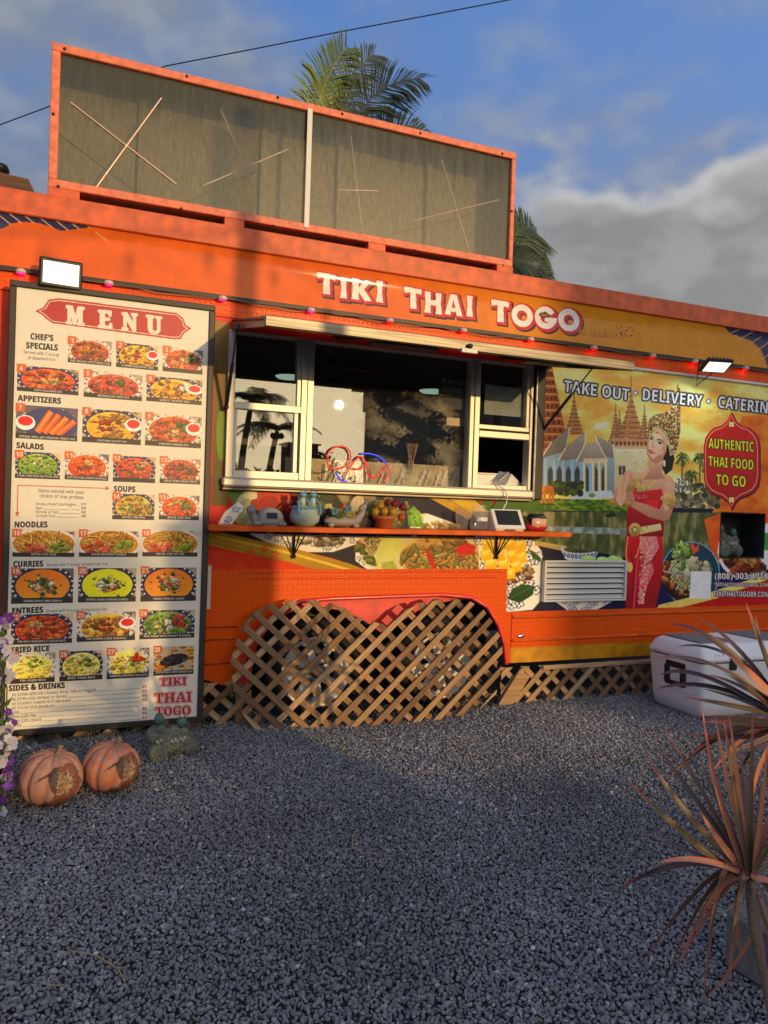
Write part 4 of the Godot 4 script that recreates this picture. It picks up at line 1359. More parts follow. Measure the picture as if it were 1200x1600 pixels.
	var dishes := [
		[1, 107, 527, 174, 572.6, "PAD KRA PAO (SPICY BASIL) $22", "basil"], [2, 182.4, 534.5, 247, 579.5, "E-SARN SAUSAGE $20", "gold"], [3, 255, 542, 316, 586, "", "red"],
		[4, 27.6, 570.5, 123, 618.5, "FISH VOLCANO $22", "red"], [5, 132, 578.6, 222, 627, "MONGOLIAN BEEF $22", "beef"], [6, 229.5, 587, 315, 633.5, "GARLIC SHRIMP $25", "gold"],
		[7, 26, 632, 121, 690.5, "SPRING ROLL JAY (VEGGIES ONLY) $12", "roll"], [8, 129.6, 638, 220, 696, "CHICKEN SATAY $15", "gold"], [9, 228, 645.5, 314, 701, "CHICKEN WINGS $15", "red"],
		[10, 24.6, 705, 93.6, 749.6, "LARB CHICKEN OR PORK $20", "green"], [11, 102, 707, 169, 752, "SOM TUM E-SARN (PAPAYA SALAD) $15", "red"], [12, 177.6, 711.5, 242.4, 755, "", "beef"], [13, 250.5, 714.5, 312.6, 757.4, "NEUA YANG NUM TOK $", "beef"],
		[14, 176.4, 771, 241, 813, "ROYAL TOM KHA", "soup"], [15, 249, 773, 310.5, 813.5, "ROYAL TOM YUM", "red"],
		[16, 20.4, 828.5, 116, 870.5, "ROYAL PAD THAI", "noodle"], [17, 124.5, 829, 215.4, 870.5, "ROYAL DRUNKEN NOODLE", "noodle"], [18, 223.5, 829, 308.4, 870, "ROYAL PAD SEE EW", "noodle"],
		[19, 19, 888.5, 114.3, 942.5, "KAENG DANG (RED CURRY)", "rcurry"], [20, 123, 888, 211.8, 940.4, "KAENG KHAO (GREEN CURRY)", "gcurry"], [21, 221, 887, 306, 939, "KAENG PANANG CURRY", "rcurry"],
		[22, 18, 960.5, 112.5, 1004.6, "PAD MED MAMUANG (CASHEW NUT)", "red"], [23, 121, 957.5, 210.6, 1000.4, "PAD KHING (THAI GINGER)", "gold"], [24, 219, 954.5, 303.6, 996.5, "PAD PREW WAN (SWEET & SOUR)", "green"],
		[25, 16.5, 1022, 85.5, 1065.5, "TIKI FRIED RICE", "rice"], [26, 94, 1018.4, 160.2, 1061.6, "BASIL FRIED RICE", "rice"], [27, 168, 1014.5, 232.5, 1058, "HAWAIIAN (PINEAPPLE) FRIED RICE", "rice"], [28, 241, 1011.5, 302.4, 1053, "STICKY RICE WITH MANGO $14", "sticky"],
	]
	for q in dishes:
		dish(k, q, r)
	k.mottle(0.012, 0.02, 6)
	return ImageTexture.create_from_image(k.im)


# ---------------------------------------------------------------- the truck
func uv_sheet(xs: Array, ys: Array, skip: Callable, u0: float, u1: float, v0: float, v1: float, z: Callable) -> ArrayMesh:
	var st := SurfaceTool.new()
	st.begin(Mesh.PRIMITIVE_TRIANGLES)
	st.set_smooth_group(0)
	for i in xs.size() - 1:
		for j in ys.size() - 1:
			if skip.call((xs[i] + xs[i + 1]) * 0.5, (ys[j] + ys[j + 1]) * 0.5):
				continue
			var c := [[xs[i], ys[j]], [xs[i], ys[j + 1]], [xs[i + 1], ys[j + 1]], [xs[i], ys[j]], [xs[i + 1], ys[j + 1]], [xs[i + 1], ys[j]]]
			for q in c:
				st.set_uv(Vector2((q[0] - u0) / (u1 - u0), 1.0 - (q[1] - v0) / (v1 - v0)))
				st.add_vertex(Vector3(q[0], q[1], z.call(q[1])))
	st.index()
	st.generate_normals()
	return st.commit()


func px2(flat: Array, z := 0.0) -> PackedVector2Array:
	var o := PackedVector2Array()
	for i in range(0, flat.size(), 2):
		var p := W(flat[i], flat[i + 1], z)
		o.append(Vector2(p.x, p.y))
	return o


func build_truck() -> void:
	var t := thing("food_truck", "long orange food truck with printed side, open serving window and fold-up awning", "food truck")
	var X0 := -1.5
	var X1 := 6.1
	# printed side
	var wrap := StandardMaterial3D.new()
	wrap.albedo_texture = wrap_texture()
	wrap.texture_repeat = false
	wrap.roughness = 0.5
	wrap.metallic_specular = 0.35
	wrap.clearcoat_enabled = true
	wrap.clearcoat = 0.12
	wrap.clearcoat_roughness = 0.12
	var hole := func(x: float, y: float) -> bool:
		return (x > 0.885 and x < 3.03 and y > 1.49 and y < 2.40) or (x > 4.86 and x < 5.335 and y > 1.045 and y < 1.405) or (x > 0.95 and x < 2.884 and y < 0.82)
	var flat := func(_y: float) -> float: return 0.0
	part(t, "printed_side_panel", uv_sheet([-0.6, 0.885, 0.95, 2.0, 2.884, 3.03, 4.86, 5.335, X1], [0.655, 0.82, 1.045, 1.405, 1.49, 2.40, 2.475], hole, -0.6, 6.1, 0.6, 2.5, flat), wrap)
	part(t, "plain_side_panel", span(X0, -0.6, 0.655, 2.475, -0.03, 0.0), M.orange)
	# shell behind it
	var room := Shape.new()
	room.box(Vector3((X0 + X1) / 2, 2.95, -1.2), Vector3(X1 - X0, 0.06, 2.36))
	room.box(Vector3((X0 + X1) / 2, 1.8, -2.4), Vector3(X1 - X0, 2.4, 0.05))
	room.box(Vector3(X0 + 0.025, 1.8, -1.2), Vector3(0.05, 2.3, 2.3))
	room.box(Vector3(X1 - 0.025, 1.8, -1.2), Vector3(0.05, 2.3, 2.3))
	part(t, "body_shell", room, M.orange)
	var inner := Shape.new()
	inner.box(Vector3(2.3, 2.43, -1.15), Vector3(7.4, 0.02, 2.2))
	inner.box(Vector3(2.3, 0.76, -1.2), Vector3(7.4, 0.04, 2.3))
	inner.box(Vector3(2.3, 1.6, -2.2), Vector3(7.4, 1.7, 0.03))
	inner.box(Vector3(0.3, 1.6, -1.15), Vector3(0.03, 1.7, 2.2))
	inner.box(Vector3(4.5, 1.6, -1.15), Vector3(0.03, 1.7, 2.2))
	part(t, "interior_lining", inner, M.unlit_grey)
	var hood := Shape.new()
	hood.box(Vector3(1.9, 2.05, -1.95), Vector3(1.8, 0.45, 0.4), 0.02)
	part(t, "extractor_hood", hood, M.dark_steel)
	part(t, "back_counter", span(0.4, 4.4, 0.8, 1.35, -2.15, -1.6), M.grey_room)
	part(t, "serving_counter", span(0.75, 3.2, 1.40, 1.46, -0.5, -0.02), M.grey_room)
	# backsplash of bright sheet behind the glass, with wrapped cutlery standing before it
	part(t, "inner_splash_panel", span(1.30, 2.56, 1.46, 1.665, -0.17, -0.15), M.splash)
	# curved band below the roof
	var band := StandardMaterial3D.new()
	band.albedo_texture = fascia_texture()
	band.texture_repeat = false
	band.roughness = 0.55
	band.metallic_specular = 0.3
	band.clearcoat_enabled = true
	band.clearcoat = 0.35
	band.clearcoat_roughness = 0.1
	var prof := func(y: float) -> float: return 0.036 + 0.016 * pow(clampf((y - 2.78) / 0.1, 0, 1), 1.6)
	var ys := []
	for i in 20:
		ys.append(2.595 + 0.285 * i / 19.0)
	part(t, "sign_band", uv_sheet([X0, -0.6, 1.0, 2.6, 4.2, X1], ys, func(_a: float, _b: float) -> bool: return false, -0.6, 6.1, 2.5800, 2.9, prof), band)
	part(t, "roof_rail", span(X0, X1, 2.872, 3.004, -0.06, 0.068, 0.006), M.coral)
	part(t, "gap_strip", span(X0, X1, 2.572, 2.596, 0.0, 0.036), M.dark_steel)  # dark strip put in for the gap under the band
	part(t, "tread_plate_strip", span(X0, X1, 2.474, 2.575, 0.0, 0.012), M.orange_tread)
	part(t, "trim_strip", span(3.16, X1, 2.458, 2.478, 0.0, 0.02, 0.003), M.white_paint)
	var wire: Shape
	for sgm in [[0.05, 3.0], [3.3, 6.0]]:
		var p := []
		for i in 30:
			var x: float = lerpf(sgm[0], sgm[1], i / 29.0)
			p.append(Vector3(x, 2.566 + 0.006 * sin(x * 9.0) + 0.004 * sin(x * 23.0), 0.04))
		wire = Shape.new()
		wire.tube(p, [0.003], 5)
		part(t, "light_cable", wire, M.cable_grey)
	# lower bodywork
	var arch := [372, 1078, 378, 1040, 392, 1003, 412, 974, 440, 950, 470, 939, 520, 935, 600, 932, 690, 929, 735, 933, 760, 948, 777, 976, 786, 1005, 790, 1037]
	var ap := px2(arch)
	var fp := PackedVector2Array([Vector2(0.79, 0.30), Vector2(0.79, 0.958), Vector2(2.884, 0.958), Vector2(2.884, 0.66), Vector2(2.93, 0.655), Vector2(2.93, 0.293)])
	for i in range(ap.size() - 1, -1, -1):
		fp.append(ap[i])
	var fs := Shape.new()
	fs.extrude(fp, -0.03, 0.006)
	part(t, "wheel_arch_panel", fs, M.orange_tread)
	for y in [0.905, 0.942]:
		part(t, "arch_bead", span(1.05, 2.80 if y < 0.92 else 2.87, y - 0.007, y + 0.007, 0.006, 0.012, 0.003), M.orange_tread)
	for q in [[0.78, 3.25, 2.487, 3, 0.032, 0.029, 0.012], [3.25, 5.8, 2.487, 3, 0.032, 0.029, 0.012], [1.05, 2.80, 0.905, 1, 0.024, 0.02, 0.012], [1.0, 2.87, 0.942, 1, 0.024, 0.02, 0.012], [2.94, 4.6, 0.585, 2, 0.05, 0.045, 0.012], [2.94, 4.6, 0.425, 1, 0.05, 0.045, 0.012]]:
		var tr := Shape.new()
		for row in q[3]:
			var x: float = q[0] + (0.5 * q[4] if row % 2 else 0.0)
			while x < q[1]:
				tr.ball(Vector3(x, q[2] + row * q[5], q[6]), Vector3(0.0115, 0.0042, 0.0034), 8, 4, Basis(Vector3(0, 0, 1), (0.75 if row % 2 else -0.75)))
				x += q[4]
		part(t, "tread_lozenges", tr, M.orange_gloss).set_meta("kind", "stuff")
	var lip := Shape.new()
	var lp := []
	for q in ap:
		lp.append(Vector3(q.x, q.y, 0.012))
	lip.tube(lp, [0.014], 7)
	part(t, "arch_rim", lip, M.liner_red)
	var ln := Shape.new()
	ln.extrude(px2(arch.slice(0, 20) + [706, 940, 668, 948, 630, 972, 602, 992, 574, 972, 540, 956, 500, 948, 462, 954, 428, 974, 404, 1010, 391, 1070]), -0.05, -0.035)
	part(t, "arch_liner", ln, M.liner_red)
	part(t, "skirt_panel", span(2.931, X1, 0.402, 0.655, -0.03, 0.012), M.orange_tread)
	part(t, "skirt_panel", span(X0, 0.789, 0.30, 0.655, -0.03, 0.008), M.orange)
	for q in [[2.932, X1, 0.618], [2.932, X1, 0.452], [X0, 0.99, 0.62], [0.6, 0.99, 0.545], [X0, 0.97, 0.40]]:
		part(t, "skirt_bead", span(q[0], q[1], q[2] - 0.012, q[2] + 0.012, 0.008, 0.024, 0.007), M.orange)
	part(t, "skirt_stripe", span(2.931, X1, 0.292, 0.402, -0.02, 0.006), M.gold)
	var lk := Shape.new()
	var lpos := W(814, 994, 0.014)
	lk.ball(lpos, Vector3(0.034, 0.014, 0.008), 14, 6)
	part(t, "marker_lamp_socket", lk, M.bright_steel)
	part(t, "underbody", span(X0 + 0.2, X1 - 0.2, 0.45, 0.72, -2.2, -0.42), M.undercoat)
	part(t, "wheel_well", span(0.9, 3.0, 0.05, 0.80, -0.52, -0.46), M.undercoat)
	for cx in [1.507, 2.405]:
		build_wheel(t, Vector3(cx, 0.295, -0.13))
	part(t, "white_edge_strip", span(0.800, 0.820, 0.72, 0.98, 0.0065, 0.012), M.white_paint)
	build_window(t)
	build_awning(t)
	build_vent(t)
	# recess with a black lining
	var nb := Shape.new()
	nb.box(Vector3(5.0975, 1.225, -0.25), Vector3(0.475, 0.36, 0.01))
	nb.box(Vector3(5.0975, 1.040, -0.125), Vector3(0.475, 0.01, 0.25))
	nb.box(Vector3(5.0975, 1.410, -0.125), Vector3(0.475, 0.01, 0.25))
	nb.box(Vector3(4.855, 1.225, -0.125), Vector3(0.01, 0.38, 0.25))
	nb.box(Vector3(5.340, 1.225, -0.125), Vector3(0.01, 0.38, 0.25))
	part(t, "black_recess", nb, M.black_paint)
	# serving shelf on brackets
	var sh := part(t, "serving_shelf", span(0.766, 3.21, 1.2, 1.232, 0.006, 0.285, 0.003), M.orange)
	for q in [460, 777]:
		var b := Shape.new()
		var bp := W(q, 850, 0.02)
		b.tube([Vector3(bp.x, 1.03, 0.012), Vector3(bp.x, 1.19, 0.012)], [0.008], 6)
		for dx in [-0.04, 0.0, 0.04]:
			b.tube([Vector3(bp.x, 1.045, 0.014), Vector3(bp.x + dx, 1.197, 0.14)], [0.0045], 5)
		b.ball(Vector3(bp.x, 1.04, 0.02), Vector3.ONE * 0.014, 8, 5)
		part(sh, "bracket", b, M.dark_steel)


func build_wheel(t: Node3D, c: Vector3) -> void:
	var w := Node3D.new()
	w.name = "wheel"
	w.position = c
	t.add_child(w, true)
	var turn := Transform3D(Basis(Vector3.RIGHT, PI / 2), Vector3.ZERO)
	var ty := Shape.new()
	ty.lathe([[0.215, -0.1], [0.27, -0.11], [0.32, -0.095], [0.335, -0.07], [0.338, 0.0], [0.335, 0.07], [0.32, 0.095], [0.27, 0.11], [0.215, 0.1]], 36, turn)
	part(w, "tyre", ty, M.black_rubber)
	var rm := Shape.new()
	rm.lathe([[0.20, -0.09], [0.19, 0.06], [0.205, 0.095], [0.222, 0.112], [0.228, 0.105], [0.224, 0.085]], 36, turn)
	for i in 8:
		var a := TAU * i / 8 + 0.2
		var d := Vector3(cos(a), sin(a), 0)
		var n := Vector3(-sin(a), cos(a), 0)
		var z := Vector3(0, 0, 1)
		var bs := Basis(d, n, z)
		rm.box(d * 0.128 + z * 0.062, Vector3(0.15, 0.055, 0.02), 0.006, bs)
		rm.box(d * 0.185 + z * 0.06, Vector3(0.03, 0.09, 0.02), 0.006, bs)
	part(w, "rim", rm, M.white_paint)
	var hb := Shape.new()
	hb.lathe([[0.075, 0.045], [0.078, 0.075], [0.05, 0.085], [0.045, 0.12], [0.03, 0.135], [0.0, 0.138]], 20, turn)
	for i in 6:
		var a2 := TAU * i / 6
		hb.ball(Vector3(cos(a2) * 0.062, sin(a2) * 0.062, 0.08), Vector3(0.009, 0.009, 0.014), 6, 4)
	part(w, "hub", hb, M.bright_steel)


func build_window(t: Node3D) -> void:
	var zf := 0.032
	var f := Node3D.new()
	f.name = "serving_window"
	t.add_child(f, true)
	var rail := func(called: String, x0: float, x1: float, y0: float, y1: float, z1 := 0.032) -> void:
		part(f, called, span(x0, x1, y0, y1, -0.05, z1, 0.003), M.frame_alloy)
	rail.call("jamb", 0.880, 0.925, 1.515, 2.40)
	rail.call("jamb", 3.010, 3.035, 1.515, 2.40)
	rail.call("mullion", 1.338, 1.375, 1.515, 2.385)
	rail.call("mullion", 1.378, 1.418, 1.515, 2.385, 0.028)
	rail.call("mullion", 2.531, 2.562, 1.515, 2.385, 0.028)
	rail.call("mullion", 2.566, 2.605, 1.515, 2.385)
	rail.call("head_rail", 0.925, 3.010, 2.385, 2.40, 0.026)
	part(f, "sill", span(0.862, 3.05, 1.458, 1.515, -0.05, 0.055, 0.012), M.frame_alloy)
	part(f, "sill_lip", span(0.862, 3.05, 1.436, 1.457, -0.02, 0.04, 0.006), M.aluminium)
	rail.call("sash_rail", 0.925, 1.338, 1.93, 1.972, 0.03)
	rail.call("sash_rail", 0.925, 1.338, 1.515, 1.56, 0.026)
	rail.call("sash_stile", 1.30, 1.326, 1.56, 1.93, 0.02)
	rail.call("sash_stile", 0.925, 0.945, 1.56, 1.93, 0.02)
	rail.call("sash_stile", 1.312, 1.337, 1.972, 2.385, 0.02)
	rail.call("sash_rail", 2.606, 3.010, 1.925, 1.955, 0.024)
	rail.call("sash_rail", 2.606, 3.010, 1.868, 1.912, 0.03)
	rail.call("sash_rail", 2.606, 3.010, 1.515, 1.545, 0.02)
	rail.call("sash_stile", 2.985, 3.009, 1.955, 2.385, 0.02)
	for q in [[0.945, 1.300, 1.56, 1.93], [0.925, 1.312, 1.972, 2.385], [1.418, 2.531, 1.515, 2.385], [2.606, 2.985, 1.955, 2.385]]:
		var p := Shape.new()
		p.quad(Vector3(q[0], q[2], 0.006), Vector3(q[1], q[2], 0.006), Vector3(q[1], q[3], 0.006), Vector3(q[0], q[3], 0.006), Vector3(0, 0, 1))
		part(f, "pane", p, M.window_glass)
		p = Shape.new()
		p.quad(Vector3(q[0], q[2], 0.003), Vector3(q[1], q[2], 0.003), Vector3(q[1], q[3], 0.003), Vector3(q[0], q[3], 0.003), Vector3(0, 0, 1))
		part(f, "added_reflective_film", p, M.added_mirror_film)
	part(f, "grime", uv_sheet([1.42, 2.529], [1.517, 2.383], func(_a: float, _b: float) -> bool: return false, 1.42, 2.529, 1.517, 2.383, func(_y: float) -> float: return 0.009), M.glass_grime)
	# dark housing beside the opening
	part(t, "window_housing", span(3.036, 3.125, 1.45, 2.43, -0.03, 0.05, 0.01), M.dark_steel)
	part(t, "housing_edge", span(3.036, 3.052, 1.45, 2.43, 0.05, 0.058, 0.003), M.bright_steel)


func build_awning(t: Node3D) -> void:
	var a := Node3D.new()
	a.name = "awning"
	t.add_child(a, true)
	var hz := 0.02
	var hy := 2.452
	var lz := 0.86
	var ly := 2.285
	var ang := atan2(hy - ly, lz - hz)
	var ln := Vector2(lz - hz, hy - ly).length()
	var bs := Basis(Vector3.RIGHT, ang)
	var mid := Vector3(2.04, (hy + ly) / 2, (hz + lz) / 2)
	part(a, "hatch_panel", bx(mid, Vector3(2.29, 0.02, ln), 0.004, bs), M.dark_steel)
	part(a, "front_lip", span(0.895, 3.195, ly - 0.035, ly + 0.022, lz - 0.01, lz + 0.016, 0.004), M.aluminium)
	for x in [0.895, 3.18]:
		var s := Shape.new()
		var p := PackedVector2Array([Vector2(hz, hy - 0.05), Vector2(hz, hy + 0.005), Vector2(lz, ly + 0.02), Vector2(lz, ly - 0.035)])
		s.extrude(p, 0.0, 0.015, Transform3D(Basis(Vector3(0, 0, 1), Vector3(0, 1, 0), Vector3(-1, 0, 0)), Vector3(x + 0.015, 0, 0)))
		part(a, "side_flange", s, M.aluminium)
	for x in [1.55, 2.75]:
		part(a, "cross_rib", bx(mid + Vector3(x - 2.04, -0.02, 0), Vector3(0.04, 0.03, ln - 0.05), 0.003, bs), M.dark_steel)
	for q in [[1.62, 2.05], [2.68, 2.98]]:
		part(a, "strip_light_housing", span(q[0], q[1], 2.315, 2.345, 0.42, 0.5, 0.006), M.aluminium)
	var latch := W(733, 548, lz + 0.02)
	part(a, "latch_plate", span(latch.x - 0.05, latch.x + 0.05, ly - 0.05, ly - 0.025, lz + 0.016, lz + 0.03, 0.003), M.white_paint)
	var kn := Shape.new()
	kn.ball(Vector3(latch.x, ly - 0.012, lz + 0.03), Vector3(0.018, 0.014, 0.014), 10, 6)
	part(a, "latch_knob", kn, M.black_plastic)
	for q in [[0.872, 2.36, 1.93, 0.3], [3.12, 2.33, 1.96, 0.55]]:
		var st := Shape.new()
		var p0 := Vector3(q[0], q[2], 0.05)
		var p1 := Vector3(q[0] + (0.0 if q[0] < 1 else 0.03), q[1], q[3])
		st.tube([p0, p0.lerp(p1, 0.55)], [0.011], 7)
		st.tube([p0.lerp(p1, 0.55), p1], [0.005], 6)
		st.ball(p0, Vector3.ONE * 0.016, 7, 5)
		st.box(p1, Vector3(0.03, 0.04, 0.03), 0.004)
		part(a, "gas_strut", st, M.black_plastic)


func build_vent(t: Node3D) -> void:
	var v := Node3D.new()
	v.name = "louvred_vent"
	t.add_child(v, true)
	var x0 := 3.172
	var x1 := 3.906
	var y0 := 0.722
	var y1 := 1.02
	part(v, "backing", span(x0, x1, y0, y1, 0.0, 0.003), M.black_plastic)
	part(v, "frame_rail", span(x0, x1, y0, y0 + 0.014, 0.003, 0.04, 0.003), M.white_paint)
	part(v, "frame_rail", span(x0, x1, y1 - 0.014, y1, 0.003, 0.04, 0.003), M.white_paint)
	part(v, "frame_stile", span(x0, x0 + 0.018, y0 + 0.014, y1 - 0.014, 0.003, 0.04, 0.003), M.white_paint)
	part(v, "frame_stile", span(x1 - 0.018, x1, y0 + 0.014, y1 - 0.014, 0.003, 0.04, 0.003), M.white_paint)
	var one := bx(Vector3.ZERO, Vector3(x1 - x0 - 0.037, 0.036, 0.003), 0.0, Basis(Vector3.RIGHT, -0.75)).done()
	for i in 7:
		part(v, "slat", one, M.white_paint, Vector3((x0 + x1) / 2, y0 + 0.032 + i * 0.0392, 0.02))


# ---------------------------------------------------------------- wooden lattice that hides the wheels and the gap under the body
func lattice(called: String, label: String, outline: PackedVector2Array, z: float, step: float, wd: float, lean: float, group: String) -> Node3D:
	var lo := outline[0]
	var hi := outline[0]
	for q in outline:
		lo = lo.min(q)
		hi = hi.max(q)
	var c := (lo + hi) * 0.5
	var o := thing(called, label, "lattice", Vector3(c.x, lo.y, z), group)
	var half := (hi - lo).length() * 0.6
	for layer in 2:
		var dir := Vector2.from_angle(deg_to_rad(43.0 if layer == 0 else 180.0 - 43.0))
		var nrm := dir.orthogonal()
		var n := int(half / step) + 1
		for i in range(-n, n + 1):
			var m := c + nrm * (step * i + rng.randf_range(-0.004, 0.004))
			var tilt := dir.rotated(rng.randf_range(-0.012, 0.012))
			var side := tilt.orthogonal() * wd * 0.5
			var strip := PackedVector2Array([m - tilt * half - side, m + tilt * half - side, m + tilt * half + side, m - tilt * half + side])
			for piece in Geometry2D.intersect_polygons(strip, outline):
				var area := 0.0
				for k in piece.size():
					area += piece[k].cross(piece[(k + 1) % piece.size()])
				if absf(area) < 0.003:
					continue
				var turned := PackedVector2Array()
				var ang := tilt.angle()
				var ctr := Vector2.ZERO
				for q in piece:
					ctr += q
				ctr /= piece.size()
				for q in piece:
					turned.append((q - ctr).rotated(-ang))
				var s := Shape.new()
				s.extrude(turned, -0.005, 0.005)
				var p := part(o, "slat", s, M["slat_%d" % (rng.randi() % 4)])
				var zz := 0.006 if layer == 0 else -0.006
				p.transform = Transform3D(Basis(Vector3(0, 0, 1), ang), Vector3(ctr.x - c.x, ctr.y - lo.y, zz - lean * (ctr.y - lo.y)))
	return o


func build_lattices() -> void:
	var z := 0.2
	lattice("wheel_lattice_screen", "wooden lattice screen cut in two humps standing before the wheels", px2([372, 1003, 382, 985, 400, 960, 428, 946, 452, 942, 470, 938, 512, 940, 545, 953, 566, 966, 600, 977, 622, 972, 640, 955, 660, 945, 700, 937, 738, 940, 758, 952, 774, 972, 786, 1000, 788, 1030, 776, 1085, 748, 1110, 700, 1124, 640, 1136, 570, 1142, 480, 1142, 400, 1142, 382, 1120, 368, 1085, 364, 1040], z), z, 0.096, 0.036, 0.12, "")
	lattice("skirt_lattice", "low wooden lattice under the gold stripe of the truck", PackedVector2Array([Vector2(2.84, -0.04), Vector2(6.0, -0.04), Vector2(6.0, 0.27), Vector2(2.84, 0.27)]), 0.035, 0.105, 0.036, 0.0, "")
	var o := lattice("skirt_lattice", "weathered low lattice below the menu board", PackedVector2Array([Vector2(-1.3, -0.04), Vector2(1.08, -0.04), Vector2(1.08, 0.28), Vector2(-1.3, 0.28)]), 0.03, 0.105, 0.036, 0.0, "")
	part(o, "corner_stake", bx(Vector3(1.12, 0.14, -0.01), Vector3(0.045, 0.34, 0.03), 0.003), M.slat_1)
	var tr := part(self, "lattice_top_rail", bx(Vector3(4.55, 0.257, 0.055), Vector3(2.75, 0.032, 0.012), 0.002), M.slat_2)
	tag(tr, "pale wooden rail nailed along the top of the low lattice", "rail")
	var pk := part(self, "lattice_end_board", bx(Vector3(2.93, 0.115, 0.07), Vector3(0.10, 0.29, 0.014), 0.002, Basis(Vector3(0, 0, 1), -0.62)), M.slat_0)
	tag(pk, "short slanting board between the wheel screen and the low lattice", "board")


# ---------------------------------------------------------------- empty sign box on the roof
func build_roof_sign() -> void:
	var x0 := -0.134
	var x1 := 2.828
	var y0 := 3.062
	var y1 := 3.852
	var t := thing("roof_sign_box", "empty orange-framed sign box with dusty clear front on the truck roof", "sign", Vector3(x0, 3.0, 0))
	var P := func(called: String, a: float, b: float, c: float, d: float, z0: float, z1: float, m: Material, bev := 0.004) -> Node3D:
		return part(t, called, span(a - x0, b - x0, c - 3.0, d - 3.0, z0, z1, bev), m)
	var fw := 0.046
	P.call("frame_rail", x0, x1, y1 - fw, y1, -0.02, 0.025, M.coral_frame)
	P.call("frame_rail", x0, x1, y0, y0 + fw, -0.02, 0.025, M.coral_frame)
	P.call("frame_stile", x0, x0 + fw, y0 + fw, y1 - fw, -0.02, 0.025, M.coral_frame)
	P.call("frame_stile", x1 - fw * 0.7, x1, y0 + fw, y1 - fw, -0.02, 0.025, M.coral_frame)
	P.call("box_top", x0, x1, y1 - 0.012, y1 - 0.001, -0.30, -0.021, M.sign_back, 0.0)
	P.call("box_floor", x0, x1, y0 + 0.001, y0 + 0.012, -0.30, -0.021, M.sign_back, 0.0)
	P.call("box_end", x0, x0 + 0.012, y0 + 0.013, y1 - 0.013, -0.30, -0.021, M.sign_back, 0.0)
	P.call("box_end", x1 - 0.012, x1, y0 + 0.013, y1 - 0.013, -0.30, -0.021, M.sign_back, 0.0)
	P.call("back_board", x0 + 0.013, x1 - 0.013, y0 + 0.013, y1 - 0.013, -0.30, -0.285, M.sign_back, 0.0)
	for x in [0.35, 1.1, 1.62, 2.28]:  # struts added in place of post shadows on the back board
		P.call("shadow_strut", x, x + 0.035, y0 + 0.013, y1 - 0.013, -0.284, -0.25, M.sign_back, 0.0)
	var g := Shape.new()
	g.quad(Vector3(fw, y0 - 3.0 + fw, 0.0), Vector3(x1 - x0 - fw * 0.7, y0 - 3.0 + fw, 0.0), Vector3(x1 - x0 - fw * 0.7, y1 - 3.0 - fw, 0.0), Vector3(fw, y1 - 3.0 - fw, 0.0), Vector3(0, 0, 1))
	part(t, "clear_sheet", g, M.sign_acrylic)
	part(t, "dirt_runs", uv_sheet([fw, x1 - x0 - fw * 0.7], [y0 - 3.0 + fw, y1 - 3.0 - fw], func(_a: float, _b: float) -> bool: return false, fw, x1 - x0 - fw * 0.7, y0 - 3.0 + fw, y1 - 3.0 - fw, func(_y: float) -> float: return 0.003), M.sign_dirt)
	var mid := W(482, 260, 0.03)
	P.call("joint_strip", mid.x - 0.016, mid.x + 0.016, y0 + 0.02, y1 - 0.035, 0.026, 0.031, M.white_paint, 0.001)
	# crossed pale rods standing in for streaks of sun glare
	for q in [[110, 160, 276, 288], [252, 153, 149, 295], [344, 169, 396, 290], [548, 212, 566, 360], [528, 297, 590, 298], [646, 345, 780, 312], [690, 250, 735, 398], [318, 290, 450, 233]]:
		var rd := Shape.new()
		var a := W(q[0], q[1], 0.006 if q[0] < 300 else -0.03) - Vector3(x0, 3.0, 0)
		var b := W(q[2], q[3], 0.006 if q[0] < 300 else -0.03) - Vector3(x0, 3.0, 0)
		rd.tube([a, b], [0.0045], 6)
		part(t, "glare_streak", rd, M.glare_pink)
	for q in [[101, 76], [292, 119], [434, 152], [535, 178], [657, 208], [785, 240], [83, 178], [91, 291], [283, 326], [427, 353], [525, 370], [648, 391], [786, 415], [800, 330]]:
		var sc := Shape.new()
		var c := W(q[0], q[1], 0.027) - Vector3(x0, 3.0, 0)
		sc.ball(c, Vector3(0.009, 0.009, 0.005), 8, 4)
		part(t, "screw", sc, M.dark_steel)
	for x in [[-0.135, 0.03], [0.83, 0.95], [1.75, 1.87], [2.70, 2.83]]:
		P.call("foot_block", x[0], x[1], 3.005, y0 - 0.001, -0.40, 0.03, M.coral, 0.003)


